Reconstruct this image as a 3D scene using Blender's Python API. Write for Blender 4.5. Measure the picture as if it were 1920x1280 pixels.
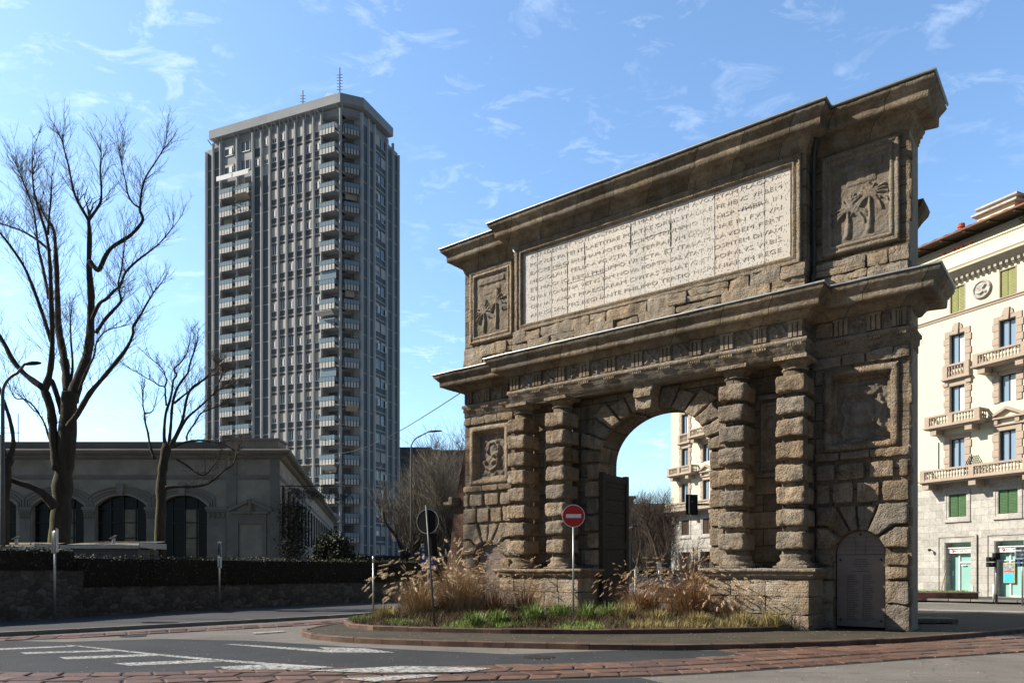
import bpy, math, random
import numpy as np
from mathutils import Vector, noise, Matrix
SC=bpy.context.scene
for _o in list(bpy.data.objects): bpy.data.objects.remove(_o)
# ---------------- camera ----------------
F=1410.; U0=960.; V0=1070.; H=1.65
cd=bpy.data.cameras.new("camera"); cam=bpy.data.objects.new("camera",cd); SC.collection.objects.link(cam)
cam.location=(0,0,H); cam.rotation_euler=(math.radians(90),0,0)
cd.sensor_width=36; cd.sensor_fit='HORIZONTAL'; cd.lens=36*F/1920; cd.shift_x=0; cd.shift_y=(V0-640)/1920
cd.clip_end=3000; cd.clip_start=.1
SC.camera=cam
# ---------------- sun and sky ----------------
SUN_EL=math.radians(36.); SUN_AZ=math.atan2(-.990,.10)      # azimuth from +Y towards +X
sd=bpy.data.lights.new("sun",'SUN'); sd.energy=5.0; sd.angle=math.radians(.53); sd.color=(1,.91,.77)
sun=bpy.data.objects.new("sun",sd); SC.collection.objects.link(sun)
sdir=Vector((math.sin(SUN_AZ)*math.cos(SUN_EL),math.cos(SUN_AZ)*math.cos(SUN_EL),math.sin(SUN_EL)))
sun.rotation_euler=sdir.to_track_quat('Z','Y').to_euler()
W_=bpy.data.worlds.new("World"); SC.world=W_; W_.use_nodes=True
nt=W_.node_tree; nt.nodes.clear()
def N(t,ty,**k):
    n=t.nodes.new(ty)
    for a,b in k.items(): setattr(n,a,b)
    return n
sky=N(nt,'ShaderNodeTexSky',sky_type='NISHITA',sun_disc=False,sun_elevation=SUN_EL,sun_rotation=SUN_AZ,altitude=100,air_density=1.0,dust_density=1.0,ozone_density=1.6)
tc=N(nt,'ShaderNodeTexCoord'); sx=N(nt,'ShaderNodeSeparateXYZ'); nt.links.new(tc.outputs['Generated'],sx.inputs[0])
ad=N(nt,'ShaderNodeMath',operation='ADD'); ad.inputs[1].default_value=.12; nt.links.new(sx.outputs[2],ad.inputs[0])
dx=N(nt,'ShaderNodeMath',operation='DIVIDE'); nt.links.new(sx.outputs[0],dx.inputs[0]); nt.links.new(ad.outputs[0],dx.inputs[1])
dy=N(nt,'ShaderNodeMath',operation='DIVIDE'); nt.links.new(sx.outputs[1],dy.inputs[0]); nt.links.new(ad.outputs[0],dy.inputs[1])
cb=N(nt,'ShaderNodeCombineXYZ'); nt.links.new(dx.outputs[0],cb.inputs[0]); nt.links.new(dy.outputs[0],cb.inputs[1])
n1=N(nt,'ShaderNodeTexNoise'); n1.inputs['Scale'].default_value=8.5; n1.inputs['Detail'].default_value=10; n1.inputs['Roughness'].default_value=.66; n1.inputs['Distortion'].default_value=.55
n2=N(nt,'ShaderNodeTexNoise'); n2.inputs['Scale'].default_value=1.5; n2.inputs['Detail'].default_value=3
mp=N(nt,'ShaderNodeMapping'); mp.inputs['Location'].default_value=(7.9,4.4,0); mp.inputs['Rotation'].default_value=(0,0,.9); mp.inputs['Scale'].default_value=(1,1.5,1)
nt.links.new(cb.outputs[0],mp.inputs[0]); nt.links.new(mp.outputs[0],n1.inputs[0]); nt.links.new(mp.outputs[0],n2.inputs[0])
r1=N(nt,'ShaderNodeMapRange'); r1.inputs[1].default_value=.53; r1.inputs[2].default_value=.80; nt.links.new(n1.outputs[0],r1.inputs[0])
r2=N(nt,'ShaderNodeMapRange'); r2.inputs[1].default_value=.40; r2.inputs[2].default_value=.66; nt.links.new(n2.outputs[0],r2.inputs[0])
mu=N(nt,'ShaderNodeMath',operation='MULTIPLY'); nt.links.new(r1.outputs[0],mu.inputs[0]); nt.links.new(r2.outputs[0],mu.inputs[1])
mu2=N(nt,'ShaderNodeMath',operation='MULTIPLY'); mu2.inputs[1].default_value=.32; nt.links.new(mu.outputs[0],mu2.inputs[0])
mx=N(nt,'ShaderNodeMixRGB'); mx.inputs[2].default_value=(7.6,8.0,8.6,1); tint=N(nt,'ShaderNodeMixRGB',blend_type='MULTIPLY'); tint.inputs[0].default_value=1; tint.inputs[2].default_value=(.83,.965,1.035,1); nt.links.new(sky.outputs[0],tint.inputs[1])
nt.links.new(mu2.outputs[0],mx.inputs[0]); nt.links.new(tint.outputs[0],mx.inputs[1])
# added sky gain: dims the sky behind the viewer to cut fill, brightens ahead
fy=N(nt,'ShaderNodeMapRange',interpolation_type='SMOOTHSTEP'); fy.inputs[1].default_value=-.1; fy.inputs[2].default_value=.62; fy.inputs[3].default_value=.36; fy.inputs[4].default_value=1.5; nt.links.new(sx.outputs[1],fy.inputs[0])
bg=N(nt,'ShaderNodeBackground'); nt.links.new(mx.outputs[0],bg.inputs[0])
st0=N(nt,'ShaderNodeMath',operation='MULTIPLY'); st0.inputs[1].default_value=.115; nt.links.new(fy.outputs[0],st0.inputs[0]); nt.links.new(st0.outputs[0],bg.inputs[1])
wo=N(nt,'ShaderNodeOutputWorld'); nt.links.new(bg.outputs[0],wo.inputs[0])
SC.view_settings.view_transform='Standard'; SC.view_settings.look='None'; SC.view_settings.exposure=.75; SC.view_settings.gamma=1
SC.cycles.max_bounces=6; SC.cycles.transparent_max_bounces=12

# ---------------- helpers ----------------
R=random.Random(7)
def at(u,v,Y): return Vector(((u-U0)/F*Y,Y,H+(V0-v)*Y/F))
def gr(u,v,z=0.):
    Y=(H-z)*F/(v-V0); return Vector(((u-U0)/F*Y,Y,z))
def nz(p,s,seed=0.): return noise.noise(Vector((p[0]*s+seed,p[1]*s+seed*1.7,p[2]*s-seed)))
def nv(p,s,seed=0.): return noise.noise_vector(Vector((p[0]*s+seed,p[1]*s+seed*1.7,p[2]*s-seed)))
class MB:
    def __init__(s): s.v=[]; s.f=[]; s.m=[]; s.mi=0; s.cuts=[]
    def cut(s): s.cuts.append((len(s.v),len(s.f)))
    def pieces(s,name,mats,parent,smooth=False,**tags):
        c=s.cuts+[(len(s.v),len(s.f))]; out=[]
        for (v0,f0),(v1,f1) in zip(c,c[1:]):
            if f1<=f0: continue
            p=MB(); p.v=s.v[v0:v1]; p.f=[tuple(i-v0 for i in f) for f in s.f[f0:f1]]; p.m=s.m[f0:f1]; out.append(p.build(name,mats,parent,smooth,**tags))
        return out
    def capped(s,name,mats,parent,cnt,smooth=False,cap=96):
        """pieces up to the cap counted in CNT[name], the remainder merged and marked as stuff later"""
        c=s.cuts+[(len(s.v),len(s.f))]
        for (v0,f0),(v1,f1) in zip(c,c[1:]):
            if f1<=f0: continue
            p=MB(); p.v=s.v[v0:v1]; p.f=[tuple(i-v0 for i in f) for f in s.f[f0:f1]]; p.m=s.m[f0:f1]
            if cnt.setdefault(name,0)<cap: cnt[name]+=1; p.build(name,mats,parent,smooth)
            else:
                r=cnt.setdefault(name+'_rest',MB()); o=len(r.v); r.v+=p.v; r.f+=[tuple(i+o for i in f) for f in p.f]; r.m+=p.m
    def face(s,*p):
        b=len(s.v); s.v+= [tuple(q) for q in p]; s.f.append(tuple(range(b,b+len(p)))); s.m.append(s.mi)
    def box(s,x0,x1,y0,y1,z0,z1):
        b=len(s.v); s.v+=[(x0,y0,z0),(x1,y0,z0),(x1,y1,z0),(x0,y1,z0),(x0,y0,z1),(x1,y0,z1),(x1,y1,z1),(x0,y1,z1)]
        for q in ((0,3,2,1),(4,5,6,7),(0,1,5,4),(1,2,6,5),(2,3,7,6),(3,0,4,7)): s.f.append(tuple(b+i for i in q)); s.m.append(s.mi)
    def obox(s,c,ax,ay,az):
        c=Vector(c);ax=Vector(ax);ay=Vector(ay);az=Vector(az); b=len(s.v)
        for k in (-1,1):
            for i,j in ((-1,-1),(1,-1),(1,1),(-1,1)): s.v.append(tuple(c+ax*i+ay*j+az*k))
        for q in ((0,3,2,1),(4,5,6,7),(0,1,5,4),(1,2,6,5),(2,3,7,6),(3,0,4,7)): s.f.append(tuple(b+i for i in q)); s.m.append(s.mi)
    def grid(s,P,nu,nv_,flip=False):
        """P: function(i,j)->point, i<=nu, j<=nv_"""
        b=len(s.v)
        for j in range(nv_+1):
            for i in range(nu+1): s.v.append(tuple(P(i,j)))
        for j in range(nv_):
            for i in range(nu):
                a=b+j*(nu+1)+i; q=(a,a+1,a+nu+2,a+nu+1)
                s.f.append(q[::-1] if flip else q); s.m.append(s.mi)
    def tube(s,pts,rad,n=8,cap=True):
        pts=[Vector(p) for p in pts]
        if not hasattr(rad,'__len__'): rad=[rad]*len(pts)
        b=len(s.v); prev=None
        for i,p in enumerate(pts):
            t=(pts[min(i+1,len(pts)-1)]-pts[max(i-1,0)])
            if t.length<1e-9: t=Vector((0,0,1))
            t.normalize()
            if prev is None:
                a=t.cross(Vector((0,0,1)));
                if a.length<.05: a=t.cross(Vector((1,0,0)))
            else: a=prev-t*prev.dot(t)
            if a.length<1e-6: a=t.cross(Vector((1,0,0)))
            a.normalize(); prev=a; c=t.cross(a)
            for k in range(n):
                g=2*math.pi*k/n; s.v.append(tuple(p+(a*math.cos(g)+c*math.sin(g))*rad[i]))
        for i in range(len(pts)-1):
            for k in range(n):
                k2=(k+1)%n; s.f.append((b+i*n+k,b+i*n+k2,b+(i+1)*n+k2,b+(i+1)*n+k)); s.m.append(s.mi)
        if cap:
            s.f.append(tuple(b+k for k in range(n))[::-1]); s.m.append(s.mi)
            e=b+(len(pts)-1)*n; s.f.append(tuple(e+k for k in range(n))); s.m.append(s.mi)
    def cyl(s,x,y,z0,z1,r0,r1=None,n=12): s.tube([(x,y,z0),(x,y,z1)],[r0,r0 if r1 is None else r1],n)
    def lathe(s,c,prof,n=16,amp=0.,seed=0.,half=None):
        """prof: (r,z) bottom to top"""
        b=len(s.v)
        for r,z in prof:
            for k in range(n):
                g=2*math.pi*k/n; x=c[0]+r*math.cos(g); y=c[1]+r*math.sin(g)
                if amp:
                    d=1+amp*(nz((x,y,z),3,seed)+.5*nz((x,y,z),11,seed)); x=c[0]+r*d*math.cos(g); y=c[1]+r*d*math.sin(g)
                s.v.append((x,y,z+c[2]))
        for i in range(len(prof)-1):
            for k in range(n):
                k2=(k+1)%n; s.f.append((b+i*n+k,b+i*n+k2,b+(i+1)*n+k2,b+(i+1)*n+k)); s.m.append(s.mi)
        s.f.append(tuple(b+k for k in range(n))[::-1]); s.m.append(s.mi)
        e=b+(len(prof)-1)*n; s.f.append(tuple(e+k for k in range(n))); s.m.append(s.mi)
    def prism(s,poly,z0,z1):
        n=len(poly); b=len(s.v)
        s.v+=[(p[0],p[1],z0) for p in poly]+[(p[0],p[1],z1) for p in poly]
        s.f.append(tuple(b+i for i in range(n))[::-1]); s.m.append(s.mi); s.f.append(tuple(b+n+i for i in range(n))); s.m.append(s.mi)
        for i in range(n): j=(i+1)%n; s.f.append((b+i,b+j,b+n+j,b+n+i)); s.m.append(s.mi)
    def yprism(s,poly,y0,y1):
        """poly in (x,z), extruded along y"""
        n=len(poly); b=len(s.v)
        s.v+=[(p[0],y0,p[1]) for p in poly]+[(p[0],y1,p[1]) for p in poly]
        s.f.append(tuple(b+i for i in range(n))); s.m.append(s.mi); s.f.append(tuple(b+n+i for i in range(n))[::-1]); s.m.append(s.mi)
        for i in range(n): j=(i+1)%n; s.f.append((b+i,b+n+i,b+n+j,b+j)); s.m.append(s.mi)
    def build(s,name,mats,parent=None,smooth=False,**tags):
        me=bpy.data.meshes.new(name); me.from_pydata(s.v,[],s.f)
        if not isinstance(mats,(list,tuple)): mats=[mats]
        for m in mats: me.materials.append(m)
        if len(mats)>1: me.polygons.foreach_set('material_index',s.m)
        if smooth: me.polygons.foreach_set('use_smooth',[True]*len(s.f))
        me.update()
        o=bpy.data.objects.new(name,me); SC.collection.objects.link(o)
        if parent is not None: o.parent=parent
        for k,v in tags.items(): o[k]=v
        return o
def thing(name,label,cat,loc=(0,0,0),rot=0.,group=None):
    o=bpy.data.objects.new(name,None); SC.collection.objects.link(o); o.location=loc; o.rotation_euler=(0,0,rot)
    o.empty_display_size=.3; o['label']=label; o['category']=cat
    if group: o['group']=group
    return o
def tag(o,label,cat,group=None):
    o['label']=label; o['category']=cat
    if group: o['group']=group
    return o
def struct(o): o['kind']='structure'; return o
def dup(o,parent=None,loc=None,rot=None,label=None):
    c=o.copy(); SC.collection.objects.link(c)
    if parent is not None: c.parent=parent
    if loc is not None: c.location=loc
    if rot is not None: c.rotation_euler=(0,0,rot)
    if label: c['label']=label
    for ch in list(o.children): dup(ch,c)
    return c
def text(name,s,size,mat,parent,loc,rot,ext=.003,align='CENTER'):
    cu=bpy.data.curves.new(name,'FONT'); cu.body=s; cu.size=size; cu.extrude=ext; cu.align_x=align; cu.align_y='CENTER'; cu.resolution_u=2; cu.offset=-.003 if name=='lettering' and size<.25 and size>.16 else 0
    t=bpy.data.objects.new(name+'_tmp',cu); SC.collection.objects.link(t); bpy.context.view_layer.update()
    me=bpy.data.meshes.new_from_object(t.evaluated_get(bpy.context.evaluated_depsgraph_get()))
    bpy.data.objects.remove(t); me.materials.clear(); me.materials.append(mat)
    o=bpy.data.objects.new(name,me); SC.collection.objects.link(o); o.parent=parent; o.location=loc; o.rotation_euler=rot
    return o
# ---------------- materials ----------------
def newmat(name):
    m=bpy.data.materials.new(name); m.use_nodes=True; t=m.node_tree; t.nodes.clear()
    out=N(t,'ShaderNodeOutputMaterial'); b=N(t,'ShaderNodeBsdfPrincipled'); t.links.new(b.outputs[0],out.inputs[0])
    b.inputs['Specular IOR Level'].default_value=.3
    return m,t,b
def ramp(t,src,stops):
    r=N(t,'ShaderNodeValToRGB'); e=r.color_ramp.elements
    while len(e)>1: e.remove(e[-1])
    e[0].position=stops[0][0]; c=stops[0][1]; e[0].color=(*c,1) if len(c)==3 else c
    for p,c in stops[1:]:
        x=e.new(p); x.color=(*c,1)
    t.links.new(src,r.inputs[0]); return r.outputs[0]
def tnoise(t,co,scale,detail=4,rough=.6,dist=0.,sc3=None):
    n=N(t,'ShaderNodeTexNoise'); n.inputs['Scale'].default_value=scale; n.inputs['Detail'].default_value=detail; n.inputs['Roughness'].default_value=rough; n.inputs['Distortion'].default_value=dist
    if sc3: 
        mp=N(t,'ShaderNodeMapping'); mp.inputs['Scale'].default_value=sc3; t.links.new(co,mp.inputs[0]); co=mp.outputs[0]
    t.links.new(co,n.inputs[0]); return n.outputs[0]
def mixc(t,f,a,b,mode='MIX'):
    m=N(t,'ShaderNodeMixRGB',blend_type=mode)
    for i,x in ((0,f),(1,a),(2,b)):
        if isinstance(x,(int,float)): m.inputs[i].default_value=x
        elif isinstance(x,tuple): m.inputs[i].default_value=(*x,1)
        else: t.links.new(x,m.inputs[i])
    return m.outputs[0]
def mth(t,op,a,b=0.):
    m=N(t,'ShaderNodeMath',operation=op)
    for i,x in ((0,a),(1,b)):
        if isinstance(x,(int,float)): m.inputs[i].default_value=x
        else: t.links.new(x,m.inputs[i])
    return m.outputs[0]
def bump(t,b,h,strength,dist=.02):
    n=N(t,'ShaderNodeBump'); n.inputs['Strength'].default_value=strength; n.inputs['Distance'].default_value=dist
    t.links.new(h,n.inputs['Height']); t.links.new(n.outputs[0],b.inputs['Normal'])
def simple(name,c1,c2=None,scale=3.,rough=.8,metal=0.,bs=None,bstr=.3,bdist=.01,island=0.,spec=None,sc3=None):
    m,t,b=newmat(name); b.inputs['Roughness'].default_value=rough; b.inputs['Metallic'].default_value=metal
    co=N(t,'ShaderNodeTexCoord').outputs['Object']
    if c2 is None: c2=tuple(x*.8 for x in c1)
    c=ramp(t,tnoise(t,co,scale,5,.65,sc3=sc3),[(.3,c2),(.7,c1)])
    if island:
        g=N(t,'ShaderNodeNewGeometry').outputs['Random Per Island']
        v=mth(t,'ADD',mth(t,'MULTIPLY',g,island*2),1-island)
        hs=N(t,'ShaderNodeHueSaturation'); t.links.new(v,hs.inputs['Value']); t.links.new(c,hs.inputs['Color']); c=hs.outputs[0]
    t.links.new(c,b.inputs['Base Color'])
    if spec is not None: b.inputs['Specular IOR Level'].default_value=spec
    if bs: bump(t,b,tnoise(t,co,bs,6,.7),bstr,bdist)
    return m
def stone(name,light,dark,stain,bs=9.,bstr=1.,bdist=.05,joints=None,island=0.,stainamt=.6,strata=False):
    m,t,b=newmat(name); b.inputs['Roughness'].default_value=.92; b.inputs['Specular IOR Level'].default_value=.15
    co=N(t,'ShaderNodeTexCoord').outputs['Object']
    big=tnoise(t,co,.55,5,.6,.6); med=tnoise(t,co,2.6,8,.72,.3); fin=tnoise(t,co,22,6,.75)
    c=ramp(t,med,[(.34,dark),(.66,light)])
    c=mixc(t,ramp(t,fin,[(.3,(0,0,0)),(.62,(1,1,1))]),mixc(t,1.,c,(.50,.48,.46),'MULTIPLY'),c)
    st=ramp(t,big,[(.42,(0,0,0)),(.62,(1,1,1))])
    c=mixc(t,mth(t,'MULTIPLY',st,stainamt),c,stain)
    gy=ramp(t,tnoise(t,co,.9,6,.68,1.2),[(.47,(0,0,0)),(.60,(1,1,1))]); c=mixc(t,mth(t,'MULTIPLY',gy,.38),c,tuple(sum(light)/3*k for k in (.93,.90,.82)))
    wsh=ramp(t,tnoise(t,co,2.1,7,.75,.6),[(.60,(0,0,0)),(.72,(1,1,1))]); c=mixc(t,mth(t,'MULTIPLY',wsh,.4),c,tuple(min(.62,x*1.35) for x in light))
    # streaks running down the face
    sk=tnoise(t,co,1.,6,.7,.2,sc3=(5.,5.,.35))
    c=mixc(t,mth(t,'MULTIPLY',ramp(t,sk,[(.52,(0,0,0)),(.72,(1,1,1))]),.55),c,tuple(x*.5 for x in stain))
    vo=N(t,'ShaderNodeTexVoronoi'); vo.inputs['Scale'].default_value=14.; t.links.new(co,vo.inputs[0])
    pit=ramp(t,vo.outputs[0],[(.05,(0,0,0)),(.35,(1,1,1))])
    h=mth(t,'ADD',mth(t,'MULTIPLY',tnoise(t,co,bs,9,.72,.4),1.),mth(t,'MULTIPLY',pit,.45))
    h=mth(t,'ADD',h,mth(t,'MULTIPLY',tnoise(t,co,bs*.3,5,.6),1.3))
    if strata: h=mth(t,'ADD',h,mth(t,'MULTIPLY',tnoise(t,co,3.,6,.7,.3,sc3=(.5,.5,7.)),1.1))
    if joints:
        sp=N(t,'ShaderNodeSeparateXYZ'); t.links.new(co,sp.inputs[0]); cc=N(t,'ShaderNodeCombineXYZ')
        t.links.new(mth(t,'ADD',sp.outputs[0],sp.outputs[1]),cc.inputs[0]); t.links.new(sp.outputs[2],cc.inputs[1])
        wob=tnoise(t,co,3.,3,.5); va=N(t,'ShaderNodeVectorMath',operation='ADD'); t.links.new(cc.outputs[0],va.inputs[0])
        ws=N(t,'ShaderNodeVectorMath',operation='SCALE'); ws.inputs['Scale'].default_value=.05; 
        t.links.new(wob,ws.inputs[0]); t.links.new(ws.outputs[0],va.inputs[1])
        br=N(t,'ShaderNodeTexBrick'); br.inputs['Scale'].default_value=1.; br.inputs['Brick Width'].default_value=joints[0]; br.inputs['Row Height'].default_value=joints[1]
        br.inputs['Mortar Size'].default_value=joints[2]; br.inputs['Mortar Smooth'].default_value=.3; br.inputs['Color1'].default_value=(.62,.62,.62,1); br.inputs['Color2'].default_value=(1.1,1.1,1.1,1); br.inputs['Mortar'].default_value=(.3,.3,.3,1); br.inputs['Bias'].default_value=0
        t.links.new(va.outputs[0],br.inputs[0]); c=mixc(t,1.,c,br.outputs[0],'MULTIPLY')
        h=mth(t,'SUBTRACT',h,mth(t,'MULTIPLY',br.outputs[1],1.5))
    if island:
        g=N(t,'ShaderNodeObjectInfo').outputs['Random']
        v=mth(t,'ADD',mth(t,'MULTIPLY',g,island*2),1-island)
        hs=N(t,'ShaderNodeHueSaturation'); t.links.new(v,hs.inputs['Value']); t.links.new(c,hs.inputs['Color']); c=hs.outputs[0]
        g2=mth(t,'FRACT',mth(t,'MULTIPLY',g,7.3)); c=mixc(t,mth(t,'MULTIPLY',ramp(t,g2,[(.55,(0,0,0)),(.95,(1,1,1))]),.5),c,tuple(sum(dark)/3*k for k in (1.05,1.0,.92)))
        ct=ramp(t,tnoise(t,co,1.7,7,.75,1.),[(.55,(0,0,0)),(.66,(1,1,1))]); c=mixc(t,mth(t,'MULTIPLY',ct,.5),c,tuple(x*.55 for x in stain))
    t.links.new(c,b.inputs['Base Color']); bump(t,b,h,bstr,bdist)
    return m
def glassy(name,c,rough=.08,spec=1.,metal=0.):
    m,t,b=newmat(name); b.inputs['Base Color'].default_value=(*c,1); b.inputs['Roughness'].default_value=rough; b.inputs['Specular IOR Level'].default_value=spec; b.inputs['Metallic'].default_value=metal
    co=N(t,'ShaderNodeTexCoord').outputs['Object']; bump(t,b,tnoise(t,co,1.5,2,.5),.08,.01)
    return m
M={}
M['stone']=stone('weathered_stone',(.43,.335,.235),(.21,.16,.11),(.10,.082,.062),joints=(.95,.48,.014),strata=True)
M['mould']=stone('stone_moulding',(.45,.355,.25),(.225,.175,.122),(.11,.09,.068),joints=(1.35,5.,.012),bs=9.,bstr=.6,strata=True,bdist=.04)
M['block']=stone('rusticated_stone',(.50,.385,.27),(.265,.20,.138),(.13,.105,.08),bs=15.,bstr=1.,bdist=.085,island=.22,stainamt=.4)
M['course']=stone('rough_course_stone',(.55,.435,.315),(.30,.232,.162),(.15,.12,.09),bs=8.,bdist=.06,island=.22,stainamt=.35,strata=True)
M['plast']=stone('pale_render',(.42,.36,.28),(.33,.28,.215),(.25,.21,.165),bs=6.,bstr=.3,bdist=.02,stainamt=.3)
M['relief']=stone('carved_stone',(.34,.28,.215),(.17,.14,.11),(.10,.085,.07),bs=16.,bstr=.7,bdist=.03)
M['slate']=simple('slate_plaque',(.24,.19,.165),(.17,.135,.12),1.5,.6,bs=20,bstr=.15)
M['slatelt']=simple('pinkish_plaque',(.20,.155,.14),(.13,.105,.095),2,.7,bs=20,bstr=.2)
M['engr']=simple('engraving',(.045,.04,.037),rough=.9)
M['lead']=simple('lead_flashing',(.34,.36,.37),(.22,.24,.25),6,.45,.6)
M['pipe']=simple('drain_metal',(.085,.095,.09),(.05,.06,.056),6,.5,.5)
M['wood']=simple('old_gate_wood',(.05,.042,.033),(.025,.021,.017),3,.85,bs=18,bstr=.5,sc3=(1,1,6))
M['iron']=simple('dark_iron',(.03,.03,.032),(.02,.02,.021),8,.55,.6)
M['steel']=simple('galvanised_steel',(.42,.43,.44),(.3,.31,.32),8,.4,.7)
M['dsteel']=simple('grey_painted_pole',(.12,.125,.13),(.08,.085,.09),8,.5,.3)
# marble inscription panel: pale slabs dressed with pick marks
def marble():
    m,t,b=newmat('picked_marble'); b.inputs['Roughness'].default_value=.8
    co=N(t,'ShaderNodeTexCoord').outputs['Object']
    g=N(t,'ShaderNodeNewGeometry').outputs['Random Per Island']
    c=ramp(t,g,[(0,(.50,.455,.405)),(.35,(.58,.545,.50)),(.7,(.47,.46,.445)),(1,(.56,.49,.43))])
    bl=ramp(t,tnoise(t,co,1.1,6,.7,1.,sc3=(.6,1,2.5)),[(.56,(0,0,0)),(.72,(1,1,1))])
    c=mixc(t,mth(t,'MULTIPLY',bl,.5),c,(.30,.31,.33))
    mp=N(t,'ShaderNodeMapping'); mp.inputs['Scale'].default_value=(24,24,10); mp.inputs['Rotation'].default_value=(0,.22,0); t.links.new(co,mp.inputs[0])
    vo=N(t,'ShaderNodeTexVoronoi'); vo.inputs['Scale'].default_value=1.; t.links.new(mp.outputs[0],vo.inputs[0])
    pk=ramp(t,vo.outputs[0],[(.12,(0,0,0)),(.34,(1,1,1))])
    c=mixc(t,1.,c,mixc(t,pk,(.40,.36,.33),(1,1,1)),'MULTIPLY')
    t.links.new(c,b.inputs['Base Color'])
    bump(t,b,mth(t,'ADD',pk,mth(t,'MULTIPLY',tnoise(t,co,3,6,.6),.8)),.8,.012)
    return m
M['marble']=marble()
M['letter']=simple('cut_letters',(.50,.46,.415),(.42,.38,.34),2,.9)
# ---- geometry generators for worn stone ----
def rbox(mb,x0,x1,y0,y1,z0,z1,cell=.07,amp=.018,rd=.05,seed=0.,fr=1.,back=False):
    mb.cut()
    """rough rounded stone block, front towards -y"""
    rd=min(rd,(x1-x0)*.45,(z1-z0)*.45,(y1-y0)*.9)
    lo=Vector((x0+rd,y0+rd,z0+rd)); hi=Vector((x1-rd,y1+rd,z1-rd))
    def W(p):
        p=Vector(p); q=Vector((min(max(p.x,lo.x),hi.x),min(max(p.y,lo.y),hi.y),min(max(p.z,lo.z),hi.z)))
        d=p-q
        if d.length>1e-6:
            n_=d.normalized(); p=q+n_*min(rd,d.length)
            a=nz(p,2.2,seed)*amp*1.6+nz(p,6.,seed)*amp+nz(p,15.,seed)*amp*.5*fr
            w=1. if p.y<y0+rd*1.5 else .7
            p=p+n_*a*w
        return p
    nx=max(2,int((x1-x0)/cell)); ny=max(1,int((y1-y0)/(cell*1.5))); nz_=max(2,int((z1-z0)/cell))
    X=lambda i:x0+(x1-x0)*i/nx; Z=lambda j:z0+(z1-z0)*j/nz_; Yf=lambda k:y0+(y1-y0)*k/ny
    mb.grid(lambda i,j:W((X(i),y0,Z(j))),nx,nz_)
    mb.grid(lambda i,j:W((x0,Yf(i),Z(j))),ny,nz_,True)
    mb.grid(lambda i,j:W((x1,Yf(i),Z(j))),ny,nz_)
    mb.grid(lambda i,j:W((X(i),Yf(j),z1)),nx,ny)
    mb.grid(lambda i,j:W((X(i),Yf(j),z0)),nx,ny,True)
    if back: mb.grid(lambda i,j:W((X(i),y1,Z(j))),nx,nz_,True)
def rpoly(mb,poly,y0,y1,amp=.02,inset=.04,seed=0.,n=7):
    mb.cut()
    """rough block with polygonal (x,z) front, poly counter-clockwise seen from the front"""
    cx=sum(p[0] for p in poly)/len(poly); cz=sum(p[1] for p in poly)/len(poly)
    per=[]
    for i in range(len(poly)):
        a=poly[i]; b=poly[(i+1)%len(poly)]; L=math.hypot(b[0]-a[0],b[1]-a[1]); k=max(2,int(L/.07))
        for j in range(k): per.append((a[0]+(b[0]-a[0])*j/k,a[1]+(b[1]-a[1])*j/k))
    m=len(per); rings=[]
    def D(p,w=1.):
        v=Vector(p); return v+Vector((nz(v,5.,seed+3),-(nz(v,3.,seed)*1.6+nz(v,9.,seed)*.9),nz(v,5.,seed+8)))*amp*w
    size=min(math.hypot(p[0]-cx,p[1]-cz) for p in per)
    ins=min(inset,size*.4)
    def ring(f,y):
        out=[]
        for p in per:
            d=math.hypot(p[0]-cx,p[1]-cz); k=1-f/d if d>0 else 1
            out.append((cx+(p[0]-cx)*k,y,cz+(p[1]-cz)*k))
        return out
    R_=[ring(0,y1),ring(0,y0+ins*.8),ring(ins*.3,y0+ins*.25),ring(ins,y0)]
    for q in range(1,n):
        t=q/n
        R_.append([(p[0]+(cx-p[0])*t,y0,p[2]+(cz-p[2])*t) for p in R_[3]])
    b=len(mb.v)
    for k,r in enumerate(R_):
        for p in r: mb.v.append(tuple(D(p,.5 if k==0 else 1.)))
    mb.v.append(tuple(D((cx,y0,cz))))
    for k in range(len(R_)-1):
        for i in range(m):
            j=(i+1)%m; mb.f.append((b+k*m+i,b+k*m+j,b+(k+1)*m+j,b+(k+1)*m+i)); mb.m.append(mb.mi)
    e=b+(len(R_)-1)*m
    for i in range(m): mb.f.append((e+i,e+(i+1)%m,b+len(R_)*m)); mb.m.append(mb.mi)
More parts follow.
